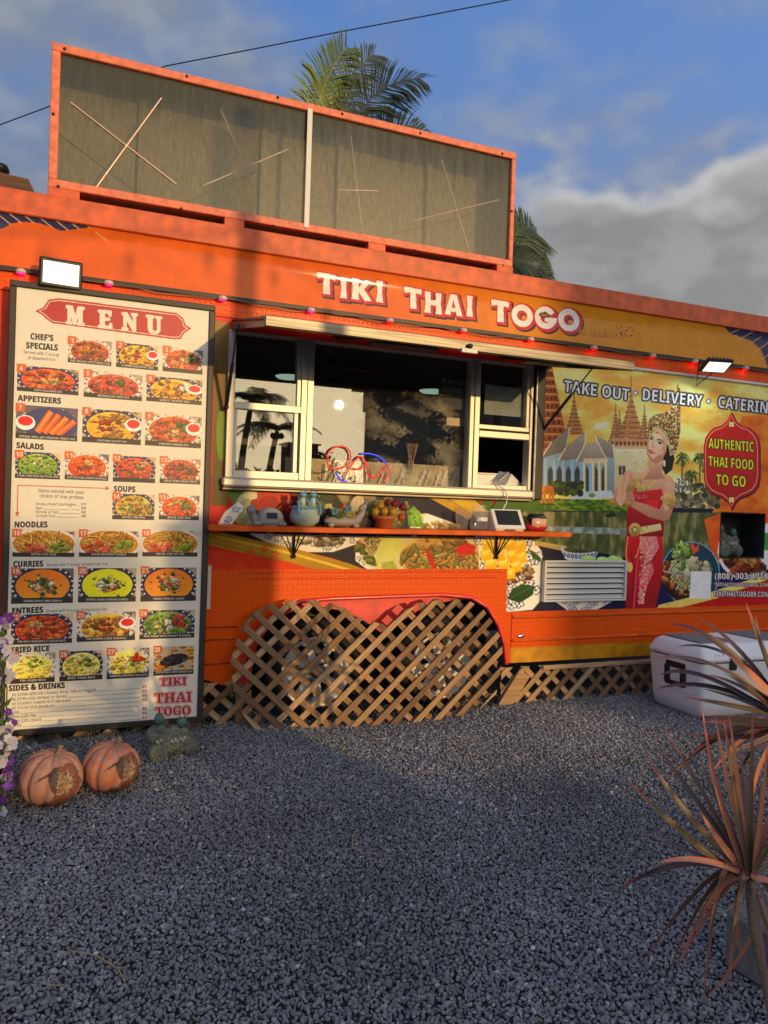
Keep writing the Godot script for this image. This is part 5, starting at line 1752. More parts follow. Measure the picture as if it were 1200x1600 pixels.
# ---------------------------------------------------------------- menu board
func build_menu() -> void:
	var z := 0.125
	var x0 := -0.300
	var x1 := 0.776
	var y0 := 0.078
	var y1 := 2.502
	var t := thing("menu_board", "tall cream menu board with dish photographs in a dark frame leaning by the truck", "menu board", Vector3((x0 + x1) / 2, 0, z))
	var off := Vector3((x0 + x1) / 2, 0, z)
	var m := StandardMaterial3D.new()
	m.albedo_texture = menu_texture(x0 + 0.03, x1 - 0.03, y0 + 0.03, y1 - 0.03, z)
	m.texture_repeat = false
	m.roughness = 0.42
	part(t, "printed_sheet", uv_sheet([x0 + 0.03 - off.x, x1 - 0.03 - off.x], [y0 + 0.03, y1 - 0.03], func(_a: float, _b: float) -> bool: return false, x0 + 0.03 - off.x, x1 - 0.03 - off.x, y0 + 0.03, y1 - 0.03, func(_y: float) -> float: return 0.0), m)
	var P := func(called: String, a: float, b: float, c: float, d: float, za: float, zb: float) -> void:
		part(t, called, span(a - off.x, b - off.x, c, d, za, zb, 0.004), M.menu_frame)
	P.call("frame_rail", x0, x1, y1 - 0.034, y1, -0.03, 0.012)
	P.call("frame_rail", x0, x1, y0, y0 + 0.034, -0.03, 0.012)
	P.call("frame_stile", x0, x0 + 0.034, y0 + 0.034, y1 - 0.034, -0.03, 0.012)
	P.call("frame_stile", x1 - 0.034, x1, y0 + 0.034, y1 - 0.034, -0.03, 0.012)
	P.call("backing_board", x0 + 0.02, x1 - 0.02, y0 + 0.02, y1 - 0.02, -0.028, -0.004)
	for x in [x0 + 0.2, x1 - 0.25]:
		P.call("foot", x, x + 0.05, -0.02, y0 + 0.01, -0.06, -0.005)


# ---------------------------------------------------------------- lamps on the truck
func area_lamp(parent: Node3D, pos: Vector3, look: Vector3, size: Vector2, e: float) -> void:
	var l := AreaLight3D.new()
	l.name = "flood_beam"
	parent.add_child(l)
	l.area_size = size
	l.light_energy = e
	l.light_color = Color(0.95, 1.0, 0.93)
	l.shadow_enabled = true
	l.look_at_from_position(parent.global_position + pos, parent.global_position + pos + look, Vector3.UP)


func build_floodlight(label: String, pos: Vector3, face: Vector3, bracket_to: Vector3, e: float) -> void:
	var t := thing("floodlight", label, "floodlight", pos, "")
	var bz := face.normalized()
	var bxx := Vector3.UP.cross(bz).normalized()
	var bs := Basis(bxx, bz.cross(bxx), bz)
	var body := Shape.new()
	body.box(Vector3.ZERO, Vector3(0.215, 0.15, 0.03), 0.008, bs)
	for i in 6:
		body.box(bs * Vector3(-0.075 + i * 0.03, 0, -0.026), Vector3(0.006, 0.11, 0.022), 0.0, bs)
	part(t, "housing", body, M.black_plastic)
	var lens := Shape.new()
	lens.box(bs * Vector3(0, 0, 0.0165), Vector3(0.178, 0.112, 0.004), 0.0015, bs)
	part(t, "lamp_lens", lens, M.lamp_face)
	var br := Shape.new()
	br.tube([bs * Vector3(-0.112, 0, -0.01), bs * Vector3(-0.112, -0.02, -0.06), bracket_to, bs * Vector3(0.112, -0.02, -0.06), bs * Vector3(0.112, 0, -0.01)], [0.005], 5)
	part(t, "bracket", br, M.dark_steel)
	area_lamp(t, bz * 0.024, bz, Vector2(0.178, 0.112), e)


func build_lamps() -> void:
	build_floodlight("lit square floodlight on top of the menu board", W(95, 428, 0.15), Vector3(0.12, -0.16, 1.0), Vector3(0.0, -0.07, -0.06), 0.12)
	build_floodlight("lit floodlight tilted down over the printed dancer", W(1119, 571, 0.2), Vector3(-0.12, -0.86, 0.45), Vector3(-0.02, -0.13, -0.17), 0.3)
	var pucks := [[33, 416, 1], [170, 437, 1], [348, 460, 1], [486, 480, 1], [609, 496, 0], [724, 512, 0], [829, 527, 0], [928, 540, 0], [1020, 553, 0], [1086, 562, 0], [1165, 574, 0]]
	var beside := ["over the menu banner", "over the menu board's third dish", "above the awning's first corner", "below the letter T of the word TIKI", "below the last letter of TIKI", "below the word THAI", "below the first O of TOGO", "past the last letter of the truck's name", "above the word DELIVERY", "next to the tilted floodlight", "above the word CATERING"]
	for i in pucks.size():
		var q = pucks[i]
		var p := W(q[0], q[1], 0.05)
		p.y = 2.568
		var pink: bool = q[2] == 1
		var t := thing("puck_light", "small round %s lamp under the roof band %s" % ["pink" if pink else "red", beside[i]], "lamp", p, "round lamps along the roof band")
		var b := Shape.new()
		b.lathe([[0.0, 0.016], [0.02, 0.016], [0.027, 0.006], [0.028, -0.004], [0.022, -0.008]], 14)
		part(t, "cap", b, M.puck_body)
		var l := Shape.new()
		l.ball(Vector3(0, -0.009, 0), Vector3(0.017, 0.008, 0.017), 10, 6)
		part(t, "lamp_lens", l, M.puck_pink if pink else M.puck_red)
		var om := OmniLight3D.new()
		om.name = "puck_glow"
		om.light_color = Color(1, 0.25, 0.75) if pink else Color(1, 0.07, 0.04)
		om.light_energy = 0.003
		om.omni_range = 4.0
		om.omni_attenuation = 2.0
		om.light_size = 0.012
		om.shadow_enabled = true
		om.position = Vector3(0, -0.011, 0)
		t.add_child(om)


# ---------------------------------------------------------------- ground
var gn := FastNoiseLite.new()


func hgt(x: float, z: float) -> float:
	var near := exp(-z * z / 0.3)
	var b := lerpf(0.03, -0.028, smoothstep(1.0, 1.8, x)) * (1.0 if x < 1.9 else 1.0 - smoothstep(1.9, 2.9, x)) + 0.012 * smoothstep(2.0, 2.9, x)
	return b * near + 0.014 * gn.get_noise_2d(x * 1.0, z * 1.0) * (1.0 if absf(x) + absf(z) < 12.0 else 0.0)


func build_ground() -> void:
	gn.seed = 3
	gn.frequency = 0.9
	var xs := [-400.0, -120.0, -40.0, -14.0, -6.0]
	for i in 44:
		xs.append(-4.0 + i * 0.25)
	xs += [10.0, 20.0, 50.0, 140.0, 400.0]
	var zs := [-400.0, -120.0, -40.0, -12.0, -4.0]
	for i in 36:
		zs.append(-1.0 + i * 0.25)
	zs += [10.0, 20.0, 50.0, 140.0, 400.0]
	var st := SurfaceTool.new()
	st.begin(Mesh.PRIMITIVE_TRIANGLES)
	st.set_smooth_group(0)
	for i in xs.size() - 1:
		for j in zs.size() - 1:
			for q in [[i, j], [i + 1, j], [i + 1, j + 1], [i, j], [i + 1, j + 1], [i, j + 1]]:
				st.add_vertex(Vector3(xs[q[0]], hgt(xs[q[0]], zs[q[1]]) - 0.012, zs[q[1]]))
	st.index()
	st.generate_normals()
	setting("ground", st.commit(), M.ground)
	# loose crushed stone
	var root := Node3D.new()
	root.name = "gravel"
	root.set_meta("kind", "stuff")
	tag(root, "dark grey crushed stone spread over the ground before the truck", "gravel")
	add_child(root)
	var meshes := []
	for v in 6:
		var s := Shape.new()
		var ph := rng.randf() * 20.0
		var wob := func(d: Vector3) -> float: return 1.0 + 0.85 * gn.get_noise_3d(d.x * 1.1 + ph, d.y * 1.1, d.z * 1.1 + ph)
		s.soft = false
		s.ball(Vector3.ZERO, Vector3(1.0, 0.60 - 0.05 * v, 0.80 - 0.04 * v), 6 + v % 2, 4, Basis.from_euler(Vector3(0.3 * v, 0.7 * v, 0.2)), wob)
		meshes.append(s.done())
	var where := [[], [], [], [], [], []]
	var cell := 0.0119
	var z := -0.25
	while z < 3.9:
		var x := -1.5
		while x < 5.0:
			var p := Vector3(x + rng.randf_range(-0.5, 0.5) * cell, 0, z + rng.randf_range(-0.5, 0.5) * cell)
			var rel := p - Vector3(0, HC, D)
			var dz := -rel.dot(cb)
			if dz > 0.6:
				var sx := rel.dot(cr) / dz
				var sy := rel.dot(cu) / dz
				if absf(sx) < 0.72 and sy > -0.82 and not (p.z < 0.06 and rng.randf() < 0.6):
					p.y = hgt(p.x, p.z)
					where[rng.randi() % 6].append(p)
			x += cell
		z += cell
	for v in 6:
		var mm := MultiMesh.new()
		mm.transform_format = MultiMesh.TRANSFORM_3D
		mm.use_colors = true
		mm.mesh = meshes[v]
		mm.instance_count = where[v].size()
		for i in where[v].size():
			var sc := 0.0080 * (0.6 + 0.6 * rng.randf() + (0.55 if rng.randf() < 0.07 else 0.0))
			var bs := Basis(Vector3.UP, rng.randf() * TAU) * Basis(Vector3.RIGHT, rng.randf_range(-0.7, 0.7)) * Basis(Vector3(0, 0, 1), rng.randf_range(-0.7, 0.7))
			var p: Vector3 = where[v][i]
			p.y += rng.randf_range(-0.005, 0.006)
			mm.set_instance_transform(i, Transform3D(bs.scaled(Vector3.ONE * sc), p))
			var k := (0.205 + 0.17 * pow(rng.randf(), 1.5)) * (1.0 + 0.4 * gn.get_noise_2d(p.x * 0.8 + 40.0, p.z * 0.8))
			if rng.randf() < 0.03:
				k *= 1.8
			var warm := rng.randf()
			mm.set_instance_color(i, Color(k * (0.95 + 0.12 * warm), k * (1.0 + 0.03 * warm), k * (1.07 - 0.1 * warm)))
		var mi := MultiMeshInstance3D.new()
		mi.name = "crushed_stone"
		mi.multimesh = mm
		mi.material_override = M.gravel_stone
		root.add_child(mi, true)


# ---------------------------------------------------------------- things on the ground
func build_pumpkin(label: String, px: float, py: float, rad: float, turn: float, tone: float) -> void:
	var c := G(px, py)
	var t := thing("pumpkin", label, "pumpkin", Vector3(c.x, hgt(c.x, c.z), c.z), "")
	t.rotation = Vector3(0.1, turn, -0.12)
	var s := Shape.new()
	var wob := func(d: Vector3) -> float:
		var a := atan2(d.z, d.x)
		var flatten := sqrt(maxf(0.0, 1.0 - d.y * d.y))
		return 1.0 - 0.075 * pow(absf(cos(a * 5.0)), 6.0) * (0.35 + 0.65 * flatten) - 0.16 * pow(maxf(d.y, 0.0), 8.0) - 0.05 * pow(maxf(-d.y, 0.0), 6.0) + 0.02 * gn.get_noise_3d(d.x * 2, d.y * 2, d.z * 2)
	var hair := PackedVector2Array([Vector2(0.72, 0.5), Vector2(0.92, 0.05), Vector2(0.72, -0.5), Vector2(0.35, -0.88), Vector2(-0.45, -0.88), Vector2(-0.22, -0.58), Vector2(0.06, -0.38), Vector2(0.14, -0.16), Vector2(-0.06, 0.02), Vector2(-0.16, 0.35), Vector2(0.0, 0.62), Vector2(0.5, 0.70)])
	s.colfn = func(v: Vector3) -> Color:
		var d := (v - Vector3(0, rad * 0.9, 0)).normalized()
		var n := gn.get_noise_3d(d.x * 3.0, d.y * 3.0, d.z * 3.0)
		var base := Color(0.46 + tone * 0.14, 0.20 - tone * 0.005, 0.125 - tone * 0.04).lerp(Color(0.46, 0.29, 0.23), clampf(0.4 + n, 0, 1))
		# burnt-in drawing: a dark brim, a face and long curling hair
		var q := Vector2(d.x, d.y)
		if d.z > -0.35:
			var e := (q + Vector2(0.10, 0.02)) * 0.92 + Vector2(n, gn.get_noise_3d(d.y * 4.0, d.z * 4.0, d.x * 4.0)) * 0.10
			if Geometry2D.is_point_in_polygon(e, hair):
				var wave := sin(e.x * 34.0 + 9.0 * sin(e.y * 7.0 + n * 5.0))
				base = Color(0.15, 0.045, 0.030).lerp(Color(0.34, 0.13, 0.075), clampf(0.5 + 0.6 * wave, 0, 1))
				var f := (e - Vector2(0.30, 0.16)) / Vector2(0.30, 0.34)
				if f.length() < 1.0:
					var ln := sin(f.length() * 17.0 + 4.0 * sin(atan2(f.y, f.x) * 3.0) + n * 9.0)
					base = Color(0.10, 0.06, 0.04).lerp(Color(0.42, 0.28, 0.15), smoothstep(-0.55, 0.3, ln))
				if f.x < -0.55 and f.x > -1.5 and e.y > -0.1:
					base = Color(0.055, 0.04, 0.032).lerp(Color(0.15, 0.085, 0.055), smoothstep(0.0, 0.9, sin(e.y * 60.0 + e.x * 30.0 + n * 14.0)))
			var bt := clampf((q.x + 0.64) / 0.60, 0, 1)
			var by := 0.10 + 0.46 * pow(bt, 0.75)
			if q.x > -0.64 and q.x < -0.02 and absf(q.y - by) < 0.012 + 0.06 * bt:
				base = Color(0.05, 0.035, 0.03)
		return base
	s.ball(Vector3(0, rad * 0.9, 0), Vector3(rad, rad * 0.93, rad), 190, 104, Basis(), wob)
	part(t, "shell", s, M.tinted)
	var st := Shape.new()
	st.lathe([[rad * 0.22, rad * 1.60], [rad * 0.13, rad * 1.66], [rad * 0.09, rad * 1.76], [rad * 0.08, rad * 1.88], [rad * 0.10, rad * 1.97], [0.0, rad * 1.98]], 10, Transform3D(Basis(Vector3(0, 0, 1), -0.12), Vector3(-rad * 0.1, 0, 0)), true, func(a: float, _y: float) -> float: return 1.0 + 0.16 * sin(a * 5.0))
	part(t, "stalk", st, M.bark)


func log_statue(called: String, label: String, pos: Vector3, sc: float, turn: float, dark: float) -> void:
	var t := thing(called, label, "statuette", pos, "")
	t.rotation.y = turn
	var m: Material = M.statue
	var body := Shape.new()
	body.tinted = true
	body.col = Color(0.22, 0.24, 0.20) * dark
	var rough := func(d: Vector3) -> float: return 1.0 + 0.2 * gn.get_noise_3d(d.x * 4, d.y * 4, d.z * 4) + 0.10 * gn.get_noise_3d(d.x * 13, d.y * 3, d.z * 13) + 0.03 * sin(d.x * 30.0 + d.y * 5.0)
	body.ball(Vector3(0.01, 0.085, -0.01) * sc, Vector3(0.115, 0.075, 0.06) * sc, 56, 34, Basis(Vector3(0, 0, 1), -0.14), rough)
	body.ball(Vector3(0.095, 0.045, 0.01) * sc, Vector3(0.04, 0.05, 0.045) * sc, 28, 18, Basis(), rough)
	body.ball(Vector3(-0.07, 0.12, -0.01) * sc, Vector3(0.05, 0.05, 0.045) * sc, 28, 18, Basis(), rough)
	part(t, "rock", body, m)
	var lg := Shape.new()
	var xf := Transform3D(Basis(Vector3.RIGHT, PI / 2 - 0.1), Vector3(-0.075, 0.043, 0.02) * sc)
	lg.tinted = true
	lg.col = Color(0.23, 0.25, 0.20) * dark
	var pr := [[0.040 * sc, -0.04 * sc], [0.044 * sc, 0.0], [0.043 * sc, 0.05 * sc]]
	for i in 6:
		pr.append([(0.040 - i * 0.0068) * sc, (0.055 + (0.003 if i % 2 else -0.004)) * sc])
	pr.append([0.0, 0.053 * sc])
	lg.lathe(pr, 18, xf)
	part(t, "log_end", lg, m)
	for q in [[-0.052, 0.17, 0.0], [0.062, 0.145, 0.005]]:
		var sh := Shape.new()
		sh.tinted = true
		sh.col = Color(0.13, 0.105, 0.085) * dark
		sh.ball(Vector3(q[0] + 0.012, q[1] + 0.004, q[2] - 0.008) * sc, Vector3(0.032, 0.028, 0.03) * sc, 12, 8, Basis(Vector3(0, 0, 1), -0.5))
		sh.col = Color(0.20, 0.22, 0.18) * dark
		sh.ball(Vector3(q[0] - 0.004, q[1] - 0.018, q[2] + 0.02) * sc, Vector3(0.028, 0.03, 0.02) * sc, 10, 7)
		for e in [-1, 1]:
			sh.ball(Vector3(q[0] + e * 0.028, q[1] - 0.03, q[2] + 0.02) * sc, Vector3(0.013, 0.02, 0.013) * sc, 8, 5)
		var fig := part(t, "tortoise", sh, m)
		var hd := Shape.new()
		hd.tinted = true
		hd.col = Color(0.14, 0.28, 0.23) * dark
		hd.ball(Vector3(q[0] - 0.012, q[1] + 0.036, q[2] + 0.012) * sc, Vector3(0.026, 0.025, 0.024) * sc, 12, 8)
		for e in [-1, 1]:
			hd.ball(Vector3(q[0] - 0.012 + e * 0.012, q[1] + 0.060, q[2] + 0.014) * sc, Vector3(0.006, 0.008, 0.006) * sc, 6, 4)
		part(fig, "head", hd, m)
	var bf := Shape.new()
	bf.tinted = true
	bf.col = Color(0.62, 0.60, 0.54) * minf(dark * 1.1, 1.0)
	for q in [[0.0, 0.105, 0.052], [0.024, 0.102, 0.05], [0.05, 0.104, 0.046], [-0.07, 0.105, 0.045]]:
		for e in [-1, 1]:
			bf.ball(Vector3(q[0] + e * 0.008, q[1] + 0.003 * e, q[2]) * sc, Vector3(0.008, 0.010, 0.004) * sc, 7, 5)
		bf.ball(Vector3(q[0], q[1] - 0.011, q[2]) * sc, Vector3(0.005, 0.007, 0.004) * sc, 6, 4)
	part(t, "white_ornament", bf, m)


func build_flowers() -> void:
	var base := G(14, 1272)
	var t := thing("flowering_plant", "tall cascade of white and purple blossoms beside the menu board", "flowers", Vector3(base.x - 0.085, hgt(base.x, base.z), base.z))
	var stem := Shape.new()
	stem.tinted = true
	stem.col = Color(0.05, 0.09, 0.03)
	for i in 9:
		var p := []
		for k in 6:
			p.append(Vector3(rng.randf_range(-0.08, 0.08), 0.14 * k, rng.randf_range(-0.06, 0.08)))
		stem.tube(p, [0.006, 0.003], 4)
	part(t, "stems", stem, M.leaf)
	var pot := Shape.new()
	pot.lathe([[0.0, 0.0], [0.10, 0.0], [0.13, 0.16], [0.14, 0.16], [0.14, 0.18], [0.11, 0.18], [0.0, 0.15]], 18)
	part(t, "pot", pot, M.black_plastic, Vector3(-0.06, 0, -0.12))
	var kinds := []
	for kk in 2:
		var s := Shape.new()
		s.tinted = true
		for i in 5:
			var a := TAU * i / 5
			var d := Vector3(cos(a), sin(a), 0.18)
			var n := Vector3(-sin(a), cos(a), 0)
			s.col = [Color(0.42, 0.41, 0.52), Color(0.12, 0.03, 0.28)][kk]
			var tip := d * 0.024 + Vector3(0, 0, 0.004)
			var m1 := d * 0.015 + n * 0.011 + Vector3(0, 0, 0.006)
			var m2 := d * 0.015 - n * 0.011 + Vector3(0, 0, 0.006)
			s.tri(Vector3.ZERO, m1, m2, Vector3(0, 0, 1), true)
			s.tri(m1, tip + n * 0.007, m2, Vector3(0, 0, 1), true)
			s.tri(m2, tip + n * 0.007, tip - n * 0.007, Vector3(0, 0, 1), true)
		s.col = [Color(0.5, 0.42, 0.1), Color(0.3, 0.16, 0.4)][kk]
		s.ball(Vector3(0, 0, 0.006), Vector3.ONE * 0.004, 6, 4)
		kinds.append(s.done())
	for i in 230:
		var y := 0.02 + 0.82 * rng.randf()
		var w := 0.10 * (1.0 - 0.35 * absf(y - 0.4))
		var pos := Vector3(rng.randf_range(-w * 1.6, w), y, rng.randf_range(-0.05, 0.10))
		var purple := rng.randf() < (0.80 if y < 0.24 else 0.32)
		var o := part(t, "purple_blossom" if purple else "white_blossom", kinds[1 if purple else 0], M.leaf, pos)
		o.basis = Basis.from_euler(Vector3(rng.randf_range(-0.8, 0.6), rng.randf_range(-0.7, 1.0), rng.randf() * TAU)).scaled(Vector3.ONE * rng.randf_range(0.65, 1.1))
	var lf := Shape.new()
	lf.tinted = true
	for q in [Color(0.06, 0.13, 0.03)]:
		lf.col = q
		lf.tri(Vector3(0, 0, 0), Vector3(0.03, 0.013, 0.006), Vector3(0.03, -0.013, 0.006), Vector3(0, 0, 1), true)
		lf.tri(Vector3(0.03, 0.013, 0.006), Vector3(0.075, 0.0, -0.004), Vector3(0.03, -0.013, 0.006), Vector3(0, 0, 1), true)
	var lm := lf.done()
	for i in 70:
		var o := part(t, "leaf", lm, M.leaf, Vector3(rng.randf_range(-0.13, 0.07), 0.06 + 0.72 * rng.randf(), rng.randf_range(-0.04, 0.09)))
		o.basis = Basis.from_euler(Vector3(rng.randf_range(-0.6, 0.6), rng.randf_range(-0.5, 0.9), rng.randf() * TAU)).scaled(Vector3.ONE * rng.randf_range(0.6, 1.1))


func build_cooler() -> void:
	var a := G(1106, 1127)
	var w := 1.05
	var dp := 0.50
	var t := thing("ice_chest", "large white ice chest with black side handle and grey lid pads", "cooler", Vector3(a.x - 0.06, hgt(4.2, 0.5), a.z - dp))
	var body := Shape.new()
	# tapered tub
	var rings := [[0.0, 0.050], [0.03, 0.018], [0.10, 0.008], [0.34, -0.010], [0.382, -0.012]]
	var ringp := func(y: float, ins: float) -> Array:
		var o := []
		var r := 0.038
		for q in [[w - r - ins, dp - r - ins, 0.0], [r + ins, dp - r - ins, PI / 2], [r + ins, r + ins, PI], [w - r - ins, r + ins, PI * 1.5]]:
			for k in 5:
				var an: float = q[2] + PI / 2 * k / 4
				o.append(Vector3(q[0] + cos(an) * r, y, q[1] + sin(an) * r))
		return o
	var skin := func(s: Shape, rr: Array, top: bool) -> void:
		var ctr := Vector3(w / 2, 0, dp / 2)
		for i in rr.size() - 1:
			var p: Array = ringp.call(rr[i][0], rr[i][1])
			var q: Array = ringp.call(rr[i + 1][0], rr[i + 1][1])
			for k in p.size():
				var k2 := (k + 1) % p.size()
				var out: Vector3 = (p[k] + p[k2]) * 0.5 - ctr
				out.y = 0
				var up: float = rr[i][1] - rr[i + 1][1]
				quad_soft(s, p[k], p[k2], q[k2], q[k], out.normalized() - Vector3(0, up * 8.0, 0))
		if top:
			var e: Array = ringp.call(rr[-1][0], rr[-1][1])
			for k in range(1, e.size() - 1):
				s.tri(e[0], e[k], e[k + 1], Vector3.UP, false)
	skin.call(body, rings, true)
	part(t, "tub", body, M.cooler_white)
	for q in [0.17, 0.30]:
		part(t, "end_ledge", bx(Vector3(0.012, q + 0.0, dp * 0.5), Vector3(0.03, 0.012, dp - 0.16), 0.005), M.cooler_white)
	var lid := Shape.new()
	skin.call(lid, [[0.390, -0.004], [0.393, -0.018], [0.415, -0.018], [0.43, -0.010], [0.475, 0.010], [0.497, 0.035], [0.505, 0.06]], true)
	var l := part(t, "lid", lid, M.cooler_white)
	for x in [[0.055, 0.36], [0.62, 0.95]]:
		part(l, "lid_pad", span(x[0], x[1], 0.503, 0.516, 0.07, 0.42, 0.006), M.cooler_grey)
	for x in [0.22, 0.75]:
		part(t, "latch", span(x, x + 0.06, 0.335, 0.44, dp + 0.008, dp + 0.028, 0.006), M.black_plastic)
	var gk := Shape.new()
	skin.call(gk, [[0.380, 0.0], [0.392, 0.0]], false)
	part(t, "gasket", gk, M.dark_steel)
	var h := Shape.new()
	h.box(Vector3(-0.002, 0.335, dp * 0.52), Vector3(0.03, 0.045, 0.19), 0.008)
	h.box(Vector3(-0.008, 0.265, dp * 0.52 - 0.075), Vector3(0.03, 0.12, 0.045), 0.006)
	h.box(Vector3(-0.008, 0.265, dp * 0.52 + 0.075), Vector3(0.03, 0.12, 0.045), 0.006)
	h.box(Vector3(-0.006, 0.205, dp * 0.52), Vector3(0.03, 0.03, 0.19), 0.01)
	part(t, "handle", h, M.black_plastic)
	var rib := Shape.new()
	for i in 3:
		rib.box(Vector3(0.10 + i * 0.035, 0.425, dp + 0.004), Vector3(0.012, 0.05, 0.02), 0.005)
	part(l, "lid_rib", rib, M.cooler_white)


func quad_soft(s: Shape, a: Vector3, b: Vector3, c: Vector3, d: Vector3, out: Vector3) -> void:
	s.quad(a, b, c, d, out, true)


# ---------------------------------------------------------------- sword-leaved plants with pink edges
func sword_leaf(a: Vector3, b: Vector3, c: Vector3, wd: float, kind: int) -> Shape:
	var s := Shape.new()
	var n := 12
	var edge: Color = [Color(0.50, 0.11, 0.10), Color(0.62, 0.17, 0.13), Color(0.24, 0.05, 0.055), Color(0.46, 0.15, 0.13)][kind % 4]
	var mid: Color = [Color(0.055, 0.075, 0.035), Color(0.14, 0.10, 0.045), Color(0.05, 0.045, 0.036), Color(0.085, 0.07, 0.05)][kind % 4]
	var vein: Color = [Color(0.15, 0.15, 0.06), Color(0.46, 0.28, 0.10), Color(0.10, 0.06, 0.05), Color(0.22, 0.15, 0.10)][kind % 4]
	var rows := []
	for i in n + 1:
		var t := float(i) / n
		var p := a * (1 - t) * (1 - t) + b * 2 * t * (1 - t) + c * t * t
		var d := ((b - a) * (1 - t) + (c - b) * t).normalized()
		var side := d.cross(Vector3(0.15, 0.3, 1.0)).normalized()
		if absf(d.y) < 0.5:
			side = (side * 0.55 + d.cross(Vector3.UP).normalized() * 0.6).normalized()
		var nr := d.cross(side).normalized()
		var w := wd * (0.55 + 0.45 * smoothstep(0.0, 0.25, t)) * pow(1.0 - pow(t, 2.6), 0.8) + 0.0006
		var row := []
		for q in [-1.0, -0.62, -0.12, 0.12, 0.62, 1.0]:
			row.append([p + side * w * 0.5 * q + nr * w * 0.16 * (1.0 - absf(q)), edge if absf(q) > (0.55 if kind % 4 == 1 else 0.9) else (vein if absf(q) < 0.2 else mid)])
		rows.append(row)
	for i in n:
		for k in 5:
			for tr in [[[i, k], [i, k + 1], [i + 1, k + 1]], [[i, k], [i + 1, k + 1], [i + 1, k]]]:
				s.st.set_smooth_group(0)
				for v in tr:
					var c2: Color = rows[v[0]][v[1]][1]
					if v[0] > n * 0.8:
						c2 = c2.lerp(edge, 0.6)
					s.st.set_color(c2)
					s.st.add_vertex(rows[v[0]][v[1]][0])
	return s


func build_dracaena(label: String, base: Vector3, foot: Vector3, leaves: Array, depth: float, wd: float) -> Node3D:
	var t := thing("dracaena_plant", label, "plant", foot, "")
	var tr := Shape.new()
	var p := []
	for i in 9:
		var u := i / 8.0
		p.append((base - foot) * u + Vector3(0.035 * sin(u * 5.0) * (1 - u), 0, 0.02 * sin(u * 4.0) * (1 - u)))
	tr.tube(p, [0.014, 0.0135, 0.013, 0.012, 0.0115, 0.011, 0.011, 0.012, 0.014], 9)
	part(t, "trunk", tr, M.bark)
	for q in leaves:
		var c := at_depth(q[0], q[1], depth + q[4] * 0.5) - foot
		var e := at_depth(q[2], q[3], depth + q[4]) - foot
		part(t, "leaf", sword_leaf(base - foot + Vector3(rng.randf_range(-0.008, 0.008), rng.randf_range(-0.02, 0.02), rng.randf_range(-0.008, 0.008)), c * 2.0 - (base - foot + e) * 0.5, e, wd * rng.randf_range(0.85, 1.15), q[5]), M.leaf)
	for i in 4:
		var a := rng.randf() * TAU
		var e := rng.randf_range(-0.75, 1.35)
		var ln := rng.randf_range(0.26, 0.42) * depth / 2.2
		var d := Vector3(cos(a) * cos(e), sin(e), sin(a) * cos(e))
		var dr := -0.10 - 0.22 * cos(e) * rng.randf()
		part(t, "leaf", sword_leaf(base - foot, base - foot + d * ln * 0.6 + Vector3(0, 0.03, 0), base - foot + d * ln + Vector3(0, dr, 0), wd * rng.randf_range(0.8, 1.1), rng.randi() % 4), M.leaf)
	return t


